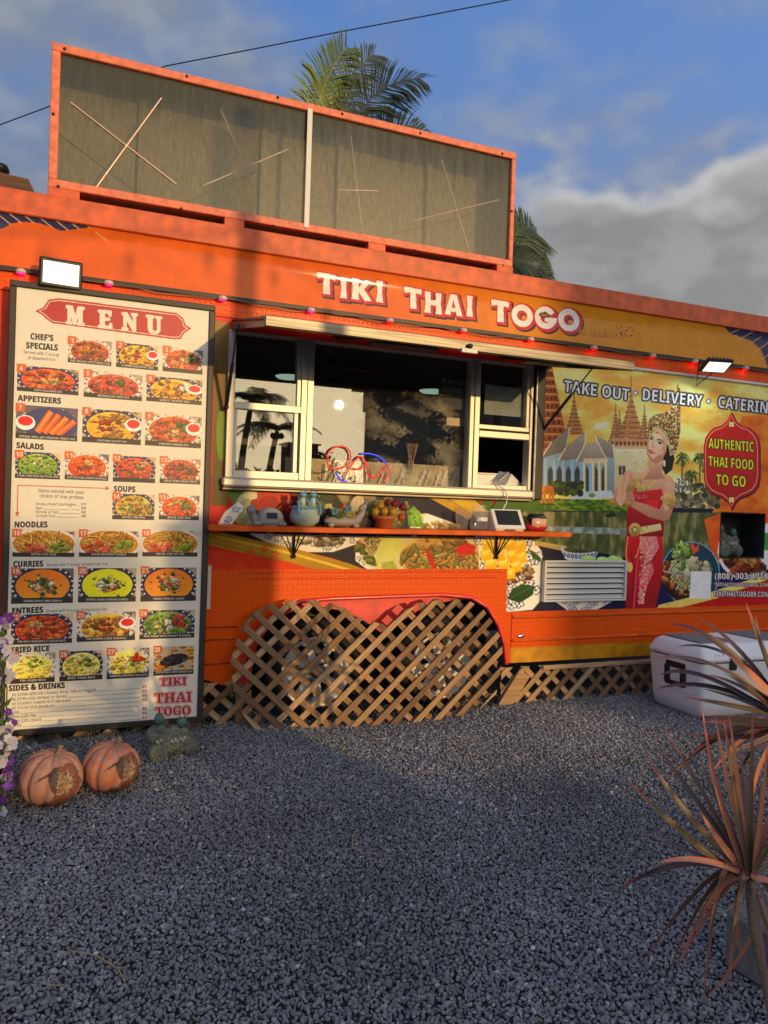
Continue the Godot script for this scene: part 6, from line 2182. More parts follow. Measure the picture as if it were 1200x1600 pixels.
func build_plants() -> void:
	var da := 2.0
	var ba := at_depth(1172, 1374, da)
	var la := [
		[1122, 1235, 1097, 1100, -0.05, 1], [1140, 1240, 1117, 1115, 0.1, 1], [1150, 1240, 1130, 1122, -0.1, 0], [1156, 1240, 1138, 1108, 0.0, 1], [1174, 1240, 1176, 1102, 0.05, 0], [1190, 1260, 1199, 1160, -0.05, 1],
		[1163, 1260, 1157, 1156, 0.15, 2], [1105, 1250, 1034, 1130, 0.1, 2], [1098, 1265, 1023, 1160, 0.15, 2], [1085, 1285, 1001, 1168, 0.0, 0], [1070, 1302, 978, 1216, -0.05, 0], [1134, 1280, 1092, 1184, 0.15, 2],
		[1128, 1320, 1092, 1264, -0.1, 1], [1090, 1335, 1012, 1302, 0.1, 3], [1100, 1345, 1028, 1348, -0.1, 1], [1070, 1350, 960, 1394, 0.15, 2], [1210, 1260, 1235, 1150, 0.0, 1], [1215, 1300, 1265, 1220, -0.05, 0], [1200, 1280, 1222, 1195, 0.12, 2],
		[1110, 1372, 996, 1516, 0.12, 3], [1112, 1390, 1045, 1519, 0.05, 0], [1120, 1392, 1059, 1512, 0.0, 1], [1128, 1400, 1066, 1500, 0.1, 1], [1128, 1370, 1097, 1597, -0.05, 3], [1158, 1390, 1132, 1578, -0.1, 3], [1180, 1450, 1099, 1565, 0.1, 1],
		[1150, 1400, 1152, 1480, 0.12, 1], [1152, 1395, 1158, 1500, 0.1, 1], [1190, 1430, 1240, 1550, 0.0, 0], [1215, 1380, 1290, 1440, 0.0, 1], [1220, 1340, 1300, 1330, 0.05, 0], [1168, 1290, 1166, 1190, 0.2, 2], [1182, 1300, 1190, 1215, 0.2, 2],
		[1140, 1385, 1085, 1460, 0.2, 2], [1146, 1300, 1120, 1225, 0.22, 2],
	]
	build_dracaena("pink-edged sword-leaved plant on a thin bare stem beside the concrete block", ba, Vector3(ba.x - 0.05, 0.0, ba.z + 0.12), la, da, 0.0215)
	var db := 2.7
	var bb := at_depth(1240, 1130, db)
	var lb := [
		[1130, 1010, 1043, 975, 0.05, 2], [1160, 1020, 1084, 961, 0.15, 2], [1120, 1040, 1004, 1033, 0.0, 3], [1120, 1075, 1025, 1077, 0.1, 2], [1110, 1058, 1031, 1055, 0.1, 2], [1150, 1105, 1066, 1089, -0.05, 0], [1160, 1122, 1074, 1121, 0.0, 2],
		[1170, 1080, 1106, 1054, -0.1, 0], [1180, 1060, 1121, 1014, -0.15, 1], [1195, 1020, 1165, 940, -0.05, 0], [1160, 1150, 1074, 1147, 0.1, 2], [1140, 1140, 1076, 1187, 0.1, 2], [1150, 1030, 1057, 1010, 0.2, 2], [1200, 1040, 1180, 960, 0.1, 2],
		[1215, 1030, 1205, 930, 0.0, 1], [1170, 1150, 1110, 1210, 0.1, 1], [1180, 1170, 1135, 1260, 0.15, 2], [1190, 1190, 1170, 1300, 0.1, 1], [1250, 1030, 1262, 920, 0.0, 0], [1290, 1060, 1350, 990, 0.0, 2], [1300, 1100, 1400, 1110, 0.0, 0], [1260, 1200, 1290, 1320, 0.0, 1], [1180, 1100, 1095, 1075, 0.15, 0],
		[1190, 1090, 1130, 1050, -0.1, 2], [1175, 1130, 1098, 1128, 0.05, 0], [1185, 1160, 1125, 1180, -0.05, 3], [1225, 1060, 1228, 980, -0.1, 1],
	]
	build_dracaena("broad dark green and maroon sword-leaved plant before the ice chest", bb, Vector3(bb.x + 0.1, 0.0, bb.z - 0.05), lb, db, 0.031)
	# its dry curled tips
	var bl := thing("concrete_block", "low grey concrete block at the foot of the sword-leaved plants", "block", G(1152, 1575) + Vector3(0.25, 0, 0.0))
	bl.rotation.y = 0.12
	part(bl, "block_body", bx(Vector3(0.06, 0.09, 0), Vector3(0.34, 0.18, 0.36), 0.012), M.concrete)
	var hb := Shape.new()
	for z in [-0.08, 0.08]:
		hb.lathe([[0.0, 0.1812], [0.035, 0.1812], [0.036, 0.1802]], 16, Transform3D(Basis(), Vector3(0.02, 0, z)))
	part(bl, "hole_disc", hb, M.unlit_grey)  # flat dark discs paint the shade inside the holes


# ---------------------------------------------------------------- palms, wires and roof fittings
func frond(a: Vector3, b: Vector3, c: Vector3, ln: float, dark: float, wind: Vector3) -> Shape:
	var s := Shape.new()
	s.tinted = true
	var n := 44
	var pts := []
	for i in n + 1:
		var t := float(i) / n
		pts.append(a * (1 - t) * (1 - t) + b * 2 * t * (1 - t) + c * t * t)
	s.col = Color(0.20, 0.17, 0.06) * dark
	s.tube(pts, [0.03, 0.026, 0.022, 0.018, 0.015, 0.012, 0.01, 0.008], 5)
	for i in range(3, n + 1):
		var t := float(i) / n
		var d: Vector3 = (pts[i] - pts[i - 1]).normalized()
		var side := d.cross(wind).normalized()
		var l := ln * (0.35 + 0.65 * sin(PI * clampf(0.12 + t * 0.80, 0, 1)))
		for e in [-1.0, 1.0]:
			for half in 2:
				if rng.randf() < 0.15:
					continue
				var dir: Vector3 = (side * e + d * (0.55 + 0.5 * t) + Vector3(rng.randf_range(-0.12, 0.12), rng.randf_range(-0.16, 0.08), rng.randf_range(-0.12, 0.12))).normalized()
				var p0: Vector3 = pts[i].lerp(pts[i - 1], 0.5 * half)
				var p1: Vector3 = p0 + dir * l * 0.5
				var p2: Vector3 = p0 + dir * l * rng.randf_range(0.9, 1.05) + Vector3(0, -0.22 * l, 0)
				var w := d.normalized() * 0.0155
				s.col = Color(0.042, 0.082, 0.018).lerp(Color(0.095, 0.12, 0.03), rng.randf()) * dark
				var nn: Vector3 = dir.cross(d)
				s.tri(p0 - w * 0.6, p0 + w * 0.6, p1 + w, nn)
				s.tri(p0 - w * 0.6, p1 + w, p1 - w, nn)
				s.tri(p1 - w, p1 + w, p2, nn)
	return s


func build_palm(label: String, crown: Vector3, fronds: Array, ln: float, group: String) -> void:
	var foot := Vector3(crown.x - 0.5, 0, crown.z - 0.3)
	var t := thing("coconut_palm", label, "palm tree", foot, group)
	var tr := Shape.new()
	var p := []
	var rr := []
	for i in 12:
		var u := i / 11.0
		p.append(Vector3(0.5 * u * u, crown.y * u, 0.3 * u))
		rr.append(0.17 - 0.07 * u)
	tr.tube(p, rr, 12)
	part(t, "trunk", tr, M.bark)
	for f in fronds:
		part(t, "frond", frond(crown - foot, f[0] - foot, f[1] - foot, ln, f[2], f[3] if f.size() > 3 else Vector3(0.1, 0.4, 0.9)), M.leaf)
	var nuts := Shape.new()
	nuts.tinted = true
	nuts.col = Color(0.09, 0.10, 0.03)
	for i in 6:
		nuts.ball(crown - foot + Vector3(cos(i * 1.1) * 0.2, -0.16, sin(i * 1.1) * 0.2), Vector3(0.1, 0.13, 0.1), 9, 6)
	part(t, "coconuts", nuts, M.leaf)


func build_behind() -> void:
	var dp := 12.5
	var cr1 := at_depth(520, 270, dp)
	var fr := []
	for q in [[466, 170, 541, 74, 2.5], [512, 128, 584, 86, 0.5], [562, 120, 657, 124, 0.55], [610, 165, 668, 210, 0.5], [505, 165, 532, 132, 0.45], [440, 250, 400, 330, 0.7], [640, 260, 690, 340, 0.6], [560, 320, 600, 420, 0.6]]:  # last value paints one frond sunlit and the others shaded
		fr.append([at_depth(q[0], q[1], dp + rng.randf_range(-0.6, 0.4)), at_depth(q[2], q[3], dp + rng.randf_range(-0.9, 0.9)), q[4]])
	build_palm("coconut palm whose crown rises over the middle of the roof sign", cr1, fr, 0.74, "")
	var cr2 := at_depth(765, 420, dp)
	fr = []
	for q in [[800, 340, 852, 392, 0.9], [815, 335, 838, 362, 0.6], [815, 385, 862, 440, 0.6], [800, 410, 846, 442, 0.6], [770, 330, 760, 300, 0.6], [720, 350, 690, 380, 0.6], [730, 420, 700, 500, 0.6], [800, 470, 830, 540, 0.6]]:
		fr.append([at_depth(q[0], q[1], dp + rng.randf_range(-0.4, 0.4)), at_depth(q[2], q[3], dp + rng.randf_range(-0.6, 0.6)), q[4]])
	build_palm("coconut palm mostly hidden behind the end of the roof sign", cr2, fr, 0.72, "")
	# overhead wire between two poles out of the frame
	var wp := []
	var px := [[-420, 380], [-200, 280], [0, 195], [78, 166], [260, 103], [400, 76], [530, 50], [670, 24], [800, -1], [1000, -36], [1400, -90]]
	for q in px:
		wp.append(at_depth(q[0], q[1], 13.5))
	var s := Shape.new()
	s.tube(wp, [0.011], 5)
	tag(part(self, "overhead_wire", s, M.cable_black), "thin black overhead wire crossing the sky behind the roof sign", "wire")
	for q in [0, wp.size() - 1]:
		var pole := Shape.new()
		var b: Vector3 = wp[q]
		pole.tube([Vector3(b.x, 0, b.z), Vector3(b.x, b.y + 0.4, b.z)], [0.16, 0.12], 10)
		tag(part(self, "utility_pole", pole, M.post_wood), "tall wooden utility pole carrying the thin black overhead wire", "pole", "poles of the overhead wire")
	# hooded vent on the roof
	var v := thing("roof_vent_hood", "small brown hood with a dark cap on the truck roof", "vent", Vector3(-0.40, 2.98, -0.35))
	var h := Shape.new()
	h.extrude(PackedVector2Array([Vector2(-0.3, 0.0), Vector2(0.22, 0.0), Vector2(0.22, 0.05), Vector2(0.16, 0.165), Vector2(-0.3, 0.20)]), -0.2, 0.2)
	part(v, "hood", h, M.brown_board)
	var cp := Shape.new()
	cp.lathe([[0.04, 0.18], [0.04, 0.21], [0.06, 0.22], [0.05, 0.25], [0.0, 0.26]], 12)
	part(v, "cap", cp, M.dark_steel, Vector3(0.0, 0, 0.1))


# ---------------------------------------------------------------- what stands on the serving shelf
func on_shelf(px: float, z := 0.15) -> Vector3:
	var p := W(px, 818, z)
	return Vector3(p.x, 1.233, z)


func tint_shape(c: Color) -> Shape:
	var s := Shape.new()
	s.tinted = true
	s.col = c
	return s


func build_shelf_items() -> void:
	var grey := Color(0.30, 0.30, 0.29)
	var rough := func(d: Vector3) -> float: return 1.0 + 0.06 * gn.get_noise_3d(d.x * 6, d.y * 6, d.z * 6)
	# solar tortoise
	var t := thing("tortoise_figurine", "grey stone tortoise figurine with a dark solar cell on its shell", "figurine", on_shelf(416))
	var s := tint_shape(grey)
	s.ball(Vector3(0.015, 0.02, 0), Vector3(0.105, 0.024, 0.07), 18, 8, Basis(), rough)
	for e in [-1, 1]:
		s.ball(Vector3(e * 0.075 + 0.01, 0.012, 0.05), Vector3(0.03, 0.014, 0.02), 8, 5)
	part(t, "body", s, M.tinted)
	s = tint_shape(Color(0.34, 0.35, 0.34))
	s.ball(Vector3(0.02, 0.035, 0), Vector3(0.085, 0.075, 0.062), 18, 12, Basis(), func(d: Vector3) -> float: return 1.0 + 0.025 * sin(atan2(d.z, d.x) * 6.0) + 0.02 * sin(d.y * 12.0))
	part(t, "shell", s, M.tinted)
	s = tint_shape(grey)
	s.tube([Vector3(-0.07, 0.03, 0.02), Vector3(-0.095, 0.07, 0.03)], [0.026, 0.022], 8)
	s.ball(Vector3(-0.1, 0.09, 0.03), Vector3(0.03, 0.03, 0.028), 10, 7)
	part(t, "head", s, M.tinted)
	s = tint_shape(Color(0.012, 0.02, 0.05))
	s.box(Vector3(0.02, 0.062, 0.062), Vector3(0.062, 0.036, 0.006), 0.001, Basis(Vector3.RIGHT, -0.5))
	part(t, "solar_cell", s, M.tinted_gloss)
	# frog pot
	t = thing("frog_pot", "pale blue round pot with two blue frogs sitting on its rim", "figurine", on_shelf(476, 0.16))
	s = tint_shape(Color(0.36, 0.46, 0.44))
	s.lathe([[0.0, 0.0], [0.05, 0.0], [0.085, 0.03], [0.092, 0.065], [0.08, 0.10], [0.062, 0.125], [0.0, 0.128]], 22)
	part(t, "pot", s, M.tinted)
	s = tint_shape(Color(0.10, 0.30, 0.38))
	for k in 18:
		var a := TAU * k / 18
		s.ball(Vector3(cos(a) * 0.068, 0.118 - 0.012 * absf(sin(a * 2.5)), sin(a) * 0.068), Vector3(0.016, 0.011, 0.016), 7, 5)
	part(t, "glaze_rim", s, M.tinted_gloss)
	for x in [-0.024, 0.040]:
		s = tint_shape(Color(0.40, 0.44, 0.34))
		s.ball(Vector3(x, 0.150, 0.03), Vector3(0.020, 0.034, 0.018), 10, 7)
		s.col = Color(0.10, 0.30, 0.42)
		s.ball(Vector3(x, 0.19, 0.03), Vector3(0.025, 0.018, 0.022), 10, 7)
		for e in [-1, 1]:
			s.ball(Vector3(x + e * 0.014, 0.206, 0.034), Vector3(0.008, 0.008, 0.008), 6, 5)
			s.tube([Vector3(x + e * 0.016, 0.165, 0.035), Vector3(x + e * 0.034, 0.135, 0.06), Vector3(x + e * 0.038, 0.075, 0.08)], [0.009, 0.007], 6)
		part(t, "frog", s, M.tinted_gloss)
	s = tint_shape(Color(0.62, 0.60, 0.52))
	for q in [[-0.03, 0.085], [0.025, 0.09], [0.055, 0.045], [-0.055, 0.05]]:
		for k in 5:
			var a2 := TAU * k / 5
			s.ball(Vector3(q[0] + cos(a2) * 0.007, q[1] + sin(a2) * 0.007, 0.083 - absf(q[0]) * 0.45), Vector3(0.005, 0.005, 0.003), 6, 4)
	part(t, "flower_relief", s, M.tinted)
	# donkey planter
	t = thing("donkey_planter", "grey donkey-shaped planter filled with blue and green succulents", "planter", on_shelf(534))
	s = tint_shape(Color(0.34, 0.31, 0.28))
	s.ball(Vector3(0, 0.035, 0), Vector3(0.12, 0.036, 0.055), 18, 9, Basis(), rough)
	for x in [-0.08, 0.08]:
		for z in [-0.03, 0.035]:
			s.ball(Vector3(x, 0.012, z), Vector3(0.022, 0.016, 0.018), 8, 5)
	s.tube([Vector3(0.09, 0.04, 0.01), Vector3(0.125, 0.085, 0.012), Vector3(0.135, 0.12, 0.015)], [0.03, 0.022, 0.018], 8)
	s.ball(Vector3(0.128, 0.125, 0.02), Vector3(0.032, 0.02, 0.02), 10, 7, Basis(Vector3(0, 0, 1), 0.6))
	for e in [-0.012, 0.014]:
		s.ball(Vector3(0.148, 0.152, 0.015 + e), Vector3(0.007, 0.02, 0.006), 6, 5)
	part(t, "body", s, M.tinted)
	for q in [[-0.062, 0.095, Color(0.14, 0.30, 0.36)], [-0.01, 0.088, Color(0.13, 0.20, 0.04)], [0.028, 0.115, Color(0.12, 0.32, 0.42)], [0.05, 0.078, Color(0.42, 0.30, 0.05)], [-0.03, 0.07, Color(0.10, 0.16, 0.05)]]:
		s = tint_shape(q[2])
		for k in 11:
			var a3 := TAU * k / 11
			var lift := 0.35 if k % 2 else 0.9
			var d := Vector3(cos(a3), sin(a3), lift).normalized()
			s.ball(Vector3(q[0], q[1], 0.03) + d * 0.017, Vector3(0.0135, 0.006, 0.006), 7, 5, Basis(d, d.cross(Vector3(0, 0.1, 1)).normalized(), d.cross(d.cross(Vector3(0, 0.1, 1))).normalized()))
		part(t, "succulent", s, M.tinted)
	# flower pot
	t = thing("flower_pot", "small terracotta pot with spiky yellow and dark red flowers", "flower pot", on_shelf(600))
	s = Shape.new()
	s.lathe([[0.0, 0.0], [0.048, 0.0], [0.062, 0.055], [0.072, 0.057], [0.073, 0.075], [0.06, 0.076], [0.0, 0.07]], 20)
	part(t, "pot", s, M.terracotta)
	for q in [[-0.068, 0.10, 0.02, 0], [-0.02, 0.105, 0.05, 0], [0.035, 0.105, 0.05, 0], [0.07, 0.155, 0.0, 1], [0.03, 0.16, -0.02, 1], [0.125, 0.135, 0.0, 1], [0.105, 0.072, 0.03, 2], [-0.02, 0.14, -0.02, 0]]:
		s = tint_shape([Color(0.58, 0.30, 0.02), Color(0.26, 0.015, 0.03), Color(0.55, 0.09, 0.03)][q[3]])
		var c := Vector3(q[0], q[1], q[2])
		s.ball(c, Vector3.ONE * 0.024, 10, 7)
		for k in 90:
			var y := 1.0 - 2.0 * (k + 0.5) / 90.0
			var a4 := k * 2.39996
			var d := Vector3(cos(a4) * sqrt(1 - y * y), y, sin(a4) * sqrt(1 - y * y))
			var sd := d.cross(Vector3(0.3, 1, 0.2)).normalized() * 0.0022
			s.tri(c + d * 0.02 - sd, c + d * 0.02 + sd, c + d * 0.040, d.cross(sd))
		part(t, "flower_head", s, M.tinted)
	s = tint_shape(Color(0.06, 0.13, 0.03))
	for q in [[-0.06, 0.10], [-0.02, 0.11], [0.035, 0.11], [0.07, 0.15], [0.03, 0.16], [0.12, 0.13], [0.1, 0.08]]:
		s.tube([Vector3(0, 0.06, 0), Vector3(q[0] * 0.5, q[1] * 0.6 + 0.02, 0.01), Vector3(q[0], q[1], 0.01)], [0.003], 5)
	for k in 9:
		var a5 := TAU * k / 9
		s.ball(Vector3(cos(a5) * 0.05, 0.085, sin(a5) * 0.04 + 0.01), Vector3(0.022, 0.005, 0.01), 7, 4, Basis(Vector3.UP, -a5))
	part(t, "greenery", s, M.tinted)
	# clear tip jar on its side, and cup
	t = thing("clear_jar", "clear empty plastic jar with a pale label on the shelf", "jar", on_shelf(748, 0.16))
	s = Shape.new()
	s.lathe([[0.0, 0.002], [0.055, 0.003], [0.060, 0.02], [0.060, 0.12], [0.045, 0.145], [0.045, 0.165]], 24)
	part(t, "jar_wall", s, M.clear_plastic)
	s = Shape.new()
	for k in 8:
		var a6 := PI * (0.28 + 0.44 * k / 8.0)
		var a7 := PI * (0.28 + 0.44 * (k + 1) / 8.0)
		s.quad(Vector3(cos(a6) * 0.0612, 0.06, sin(a6) * 0.0612), Vector3(cos(a7) * 0.0612, 0.06, sin(a7) * 0.0612), Vector3(cos(a7) * 0.0612, 0.085, sin(a7) * 0.0612), Vector3(cos(a6) * 0.0612, 0.085, sin(a6) * 0.0612), Vector3(0, 0, 1), true)
	part(t, "jar_label", s, M.white_paint)
	t = thing("clear_cup", "short clear plastic cup next to the labelled jar", "cup", on_shelf(722, 0.12))
	s = Shape.new()
	s.lathe([[0.0, 0.002], [0.036, 0.003], [0.05, 0.13], [0.053, 0.132]], 22)
	part(t, "cup_wall", s, M.clear_plastic)
	# card reader
	t = thing("payment_tablet", "white payment tablet on a sloping stand with a black screen", "tablet", on_shelf(790, 0.17))
	t.rotation.y = -0.1
	s = Shape.new()
	var bs := Basis(Vector3.RIGHT, -0.62)
	s.extrude(PackedVector2Array([Vector2(-0.08, 0.0), Vector2(0.065, 0.0), Vector2(0.075, 0.015), Vector2(-0.035, 0.135), Vector2(-0.06, 0.13)]), -0.1, 0.1, Transform3D(Basis(Vector3(0, 0, 1), Vector3(0, 1, 0), Vector3(-1, 0, 0)), Vector3.ZERO))
	part(t, "stand", s, M.white_plastic)
	s = Shape.new()
	s.box(bs * Vector3(0, 0, 0.006) + Vector3(0, 0.075, 0.026), Vector3(0.225, 0.158, 0.012), 0.005, bs)
	part(t, "tablet_bezel", s, M.white_plastic)
	s = Shape.new()
	s.box(bs * Vector3(0.0, 0.006, 0.0128) + Vector3(0, 0.075, 0.026), Vector3(0.172, 0.118, 0.002), 0.0005, bs)
	part(t, "screen", s, M.black_plastic)
	s = Shape.new()
	s.box(Vector3(0, 0.006, 0.084), Vector3(0.07, 0.008, 0.01), 0.001)
	part(t, "card_slot", s, M.black_plastic)
	# small case
	t = thing("trinket_case", "small rounded red and black case with a beige front", "case", on_shelf(838, 0.14))
	s = tint_shape(Color(0.48, 0.02, 0.03))
	s.box(Vector3(0, 0.03, 0), Vector3(0.165, 0.06, 0.07), 0.024, Basis(), true)
	part(t, "case_bottom", s, M.tinted_gloss)
	s = tint_shape(Color(0.015, 0.014, 0.015))
	s.box(Vector3(0, 0.088, 0), Vector3(0.158, 0.062, 0.066), 0.026, Basis(), true)
	part(t, "case_top", s, M.tinted_gloss)
	s = tint_shape(Color(0.60, 0.36, 0.25))
	s.box(Vector3(0, 0.060, 0.034), Vector3(0.12, 0.055, 0.01), 0.005, Basis(), true)
	part(t, "front_panel", s, M.tinted_gloss)
	# lead from the window
	s = Shape.new()
	var p := []
	for q in [[745, 768, -0.06], [760, 757, -0.02], [775, 757, 0.03], [788, 764, 0.07], [793, 775, 0.09], [791, 786, 0.1], [786, 796, 0.12]]:
		p.append(W(q[0], q[1], q[2]))
	s.tube(p, [0.0045], 6)
	tag(part(self, "power_lead", s, M.cable_white), "white lead running from the open window to the payment tablet", "cable")


# ---------------------------------------------------------------- what shows through the window
func paper(called: String, label: String, cat: String, q: Array, z: float, base: Color, lines: Array) -> void:
	var a := W(q[0], q[1], z)
	var b := W(q[2], q[3], z)
	var k := Canvas.new(256, 320, func(x: float, y: float) -> Vector2: return Vector2(x * 256.0, y * 320.0), base)
	for l in lines:
		if l[0] is String:
			k.text(l[0], l[1], l[2], l[3], l[2], l[4], l[5])
		else:
			k.line(l[0], l[1], l[2], l[1], l[3], l[4])
	var m := StandardMaterial3D.new()
	m.albedo_texture = ImageTexture.create_from_image(k.im)
	m.roughness = 0.6
	var t := thing(called, label, cat, Vector3((a.x + b.x) / 2, b.y, z))
	var hx := absf(b.x - a.x) / 2
	var hy := absf(a.y - b.y)
	part(t, "sheet", uv_sheet([-hx, hx], [0.0, hy], func(_a: float, _b: float) -> bool: return false, -hx, hx, 0.0, hy, func(_y: float) -> float: return 0.0), m)


func build_inside() -> void:
	var neon := thing("open_sign", "red and blue looping tube sign reading Open hung on the large window", "neon sign", W(558, 760, 0.028))
	var tube_of := func(called: String, pts: Array, m: Material) -> void:
		var s := Shape.new()
		var p := []
		for i in range(0, pts.size(), 2):
			p.append(W(pts[i], pts[i + 1], 0.028) - neon.position)
		var c := Curve3D.new()
		c.bake_interval = 0.004
		for i in p.size():
			var tan: Vector3 = (p[mini(i + 1, p.size() - 1)] - p[maxi(i - 1, 0)]) * 0.18
			c.add_point(p[i], -tan, tan)
		var q := []
		for i in 41:
			q.append(c.sample_baked(c.get_baked_length() * i / 40.0))
		s.tube(q, [0.0058], 7)
		part(neon, called, s, m)
	tube_of.call("red_tube", [512, 722, 514, 706, 527, 698, 541, 700, 548, 711, 543, 726, 528, 733, 515, 731, 512, 722], M.neon_red)
	tube_of.call("red_tube", [538, 746, 547, 730, 558, 716, 566, 714, 570, 724, 563, 733, 552, 732], M.neon_red)
	tube_of.call("red_tube", [566, 714, 574, 728, 576, 742, 586, 746, 598, 735, 604, 726, 608, 738, 600, 752], M.neon_red)
	tube_of.call("blue_tube", [564, 709, 578, 709, 594, 715, 606, 728], M.neon_blue)
	tube_of.call("blue_tube", [524, 739, 534, 750, 552, 756, 580, 758], M.neon_blue)
	paper("certificate_sheet", "pale printed certificate taped inside the upper small window", "paper", [758, 601, 815, 652], -0.03, c8(150, 160, 158), [[0.15, 0.3, 0.85, 0.012, c8(100, 106, 106)], [0.12, 0.5, 0.88, 0.01, c8(100, 106, 106)], [0.12, 0.6, 0.8, 0.01, c8(100, 106, 106)], [0.12, 0.68, 0.86, 0.01, c8(100, 106, 106)], [0.12, 0.76, 0.7, 0.01, c8(100, 106, 106)]])
	paper("inspection_placard", "dark placard reading PASS inside the large window", "placard", [686, 584, 727, 641], -0.05, c8(40, 44, 44), [["PASS", 0.14, 0.27, 0.86, 0.13, c8(150, 160, 156)], [0.14, 0.45, 0.86, 0.18, c8(92, 98, 96)], [0.14, 0.62, 0.8, 0.1, c8(92, 98, 96)]])
	paper("small_card", "small blank cream card stuck inside the large window", "card", [698, 652, 718, 666], -0.02, c8(226, 206, 160), [])
	var b := thing("white_carton", "tilted white carton on the counter in the open window", "box", W(792, 770, -0.1))
	part(b, "carton_body", bx(Vector3(0, 0.06, 0), Vector3(0.16, 0.11, 0.12), 0.003, Basis(Vector3(0, 0, 1), -0.5) * Basis(Vector3.UP, 0.4)), M.white_plastic)
	part(b, "flap", bx(Vector3(-0.06, 0.115, 0.0), Vector3(0.10, 0.004, 0.11), 0.001, Basis(Vector3(0, 0, 1), 0.7)), M.white_plastic)
	var c2 := thing("white_carton", "low wide white carton behind the tilted one", "box", W(760, 769, -0.2))
	part(c2, "carton_body", bx(Vector3(0, 0.06, 0), Vector3(0.26, 0.13, 0.14), 0.004), M.white_plastic)
	part(c2, "lid_edge", bx(Vector3(0.0, 0.13, 0.0), Vector3(0.27, 0.012, 0.15), 0.003), M.white_plastic)
	for q in [[2.904, -1.348, "nearer the certificate"], [1.627, -1.33, "nearer the sliding window"]]:
		var l := thing("ceiling_light", "round pale ceiling light inside the truck, %s" % q[2], "ceiling light", Vector3(q[0], 2.42, q[1]), "ceiling lights inside the truck")
		var s := Shape.new()
		s.lathe([[0.0, -0.06], [0.09, -0.058], [0.11, -0.045], [0.112, -0.04]], 24)
		part(l, "lamp_diffuser", s, M.ceiling_lamp)
		s = Shape.new()
		s.lathe([[0.112, -0.04], [0.12, -0.03], [0.12, 0.0], [0.0, 0.0]], 24)
		part(l, "lamp_base", s, M.dark_steel)
	# wrapped cutlery and straws before the splash panel
	var st := thing("straw_bundle", "bundle of pale wooden straws in a cup behind the large window", "straws", W(641, 748, -0.1))
	for i in 13:
		var s := Shape.new()
		var a := Vector3(rng.randf_range(-0.02, 0.02), 0.03, rng.randf_range(-0.02, 0.02))
		s.tube([a, a + Vector3(rng.randf_range(-0.05, 0.06), 0.21, rng.randf_range(-0.02, 0.02))], [0.0035], 5)
		part(st, "straw", s, M.slat_2)
	var cup := Shape.new()
	cup.lathe([[0.0, 0.0], [0.035, 0.0], [0.042, 0.1]], 16)
	part(st, "cup", cup, M.clear_plastic)
	for i in 16:
		var x := 1.47 + i * 0.066 + rng.randf_range(-0.015, 0.015)
		var f := thing("plastic_fork", "white plastic fork standing in the row behind the large window", "fork", Vector3(x, 1.47, -0.12 + rng.randf_range(-0.015, 0.015)), "plastic forks behind the large window")
		var tilt := rng.randf_range(-0.5, 0.5)
		f.rotation.z = tilt
		var s := Shape.new()
		s.box(Vector3(0, 0.06, 0), Vector3(0.008, 0.12, 0.003), 0.001)
		part(f, "handle", s, M.white_plastic)
		s = Shape.new()
		for k in 3:
			s.box(Vector3(-0.008 + k * 0.008, 0.15, 0), Vector3(0.004, 0.04, 0.002))
		s.box(Vector3(0, 0.126, 0), Vector3(0.02, 0.014, 0.002))
		part(f, "tines", s, M.white_plastic)
	log_statue("niche_statuette", "dark stone statuette of two tortoises in the black recess", Vector3(4.99, 1.046, -0.07), 1.12, 0.0, 0.9)


# ---------------------------------------------------------------- the yard on the sun's side: it shades the truck and shows in the glass
func leafy(s: Shape, c: Vector3, r: Vector3, n: int, sz: float, col: Color) -> void:
	for i in n:
		var d := Vector3(rng.randfn(), rng.randfn(), rng.randfn()).normalized() * pow(rng.randf(), 0.45)
		var p := c + d * r
		var u := Vector3(rng.randfn(), rng.randfn(), rng.randfn()).normalized() * sz * rng.randf_range(0.6, 1.3)
		var v := u.cross(Vector3(rng.randfn(), rng.randfn(), rng.randfn())).normalized() * sz * 0.5
		s.col = col * rng.randf_range(0.6, 1.4)
		s.tri(p - u, p + v, p + u, Vector3.UP)
		s.tri(p - u, p + u, p - v, Vector3.UP)


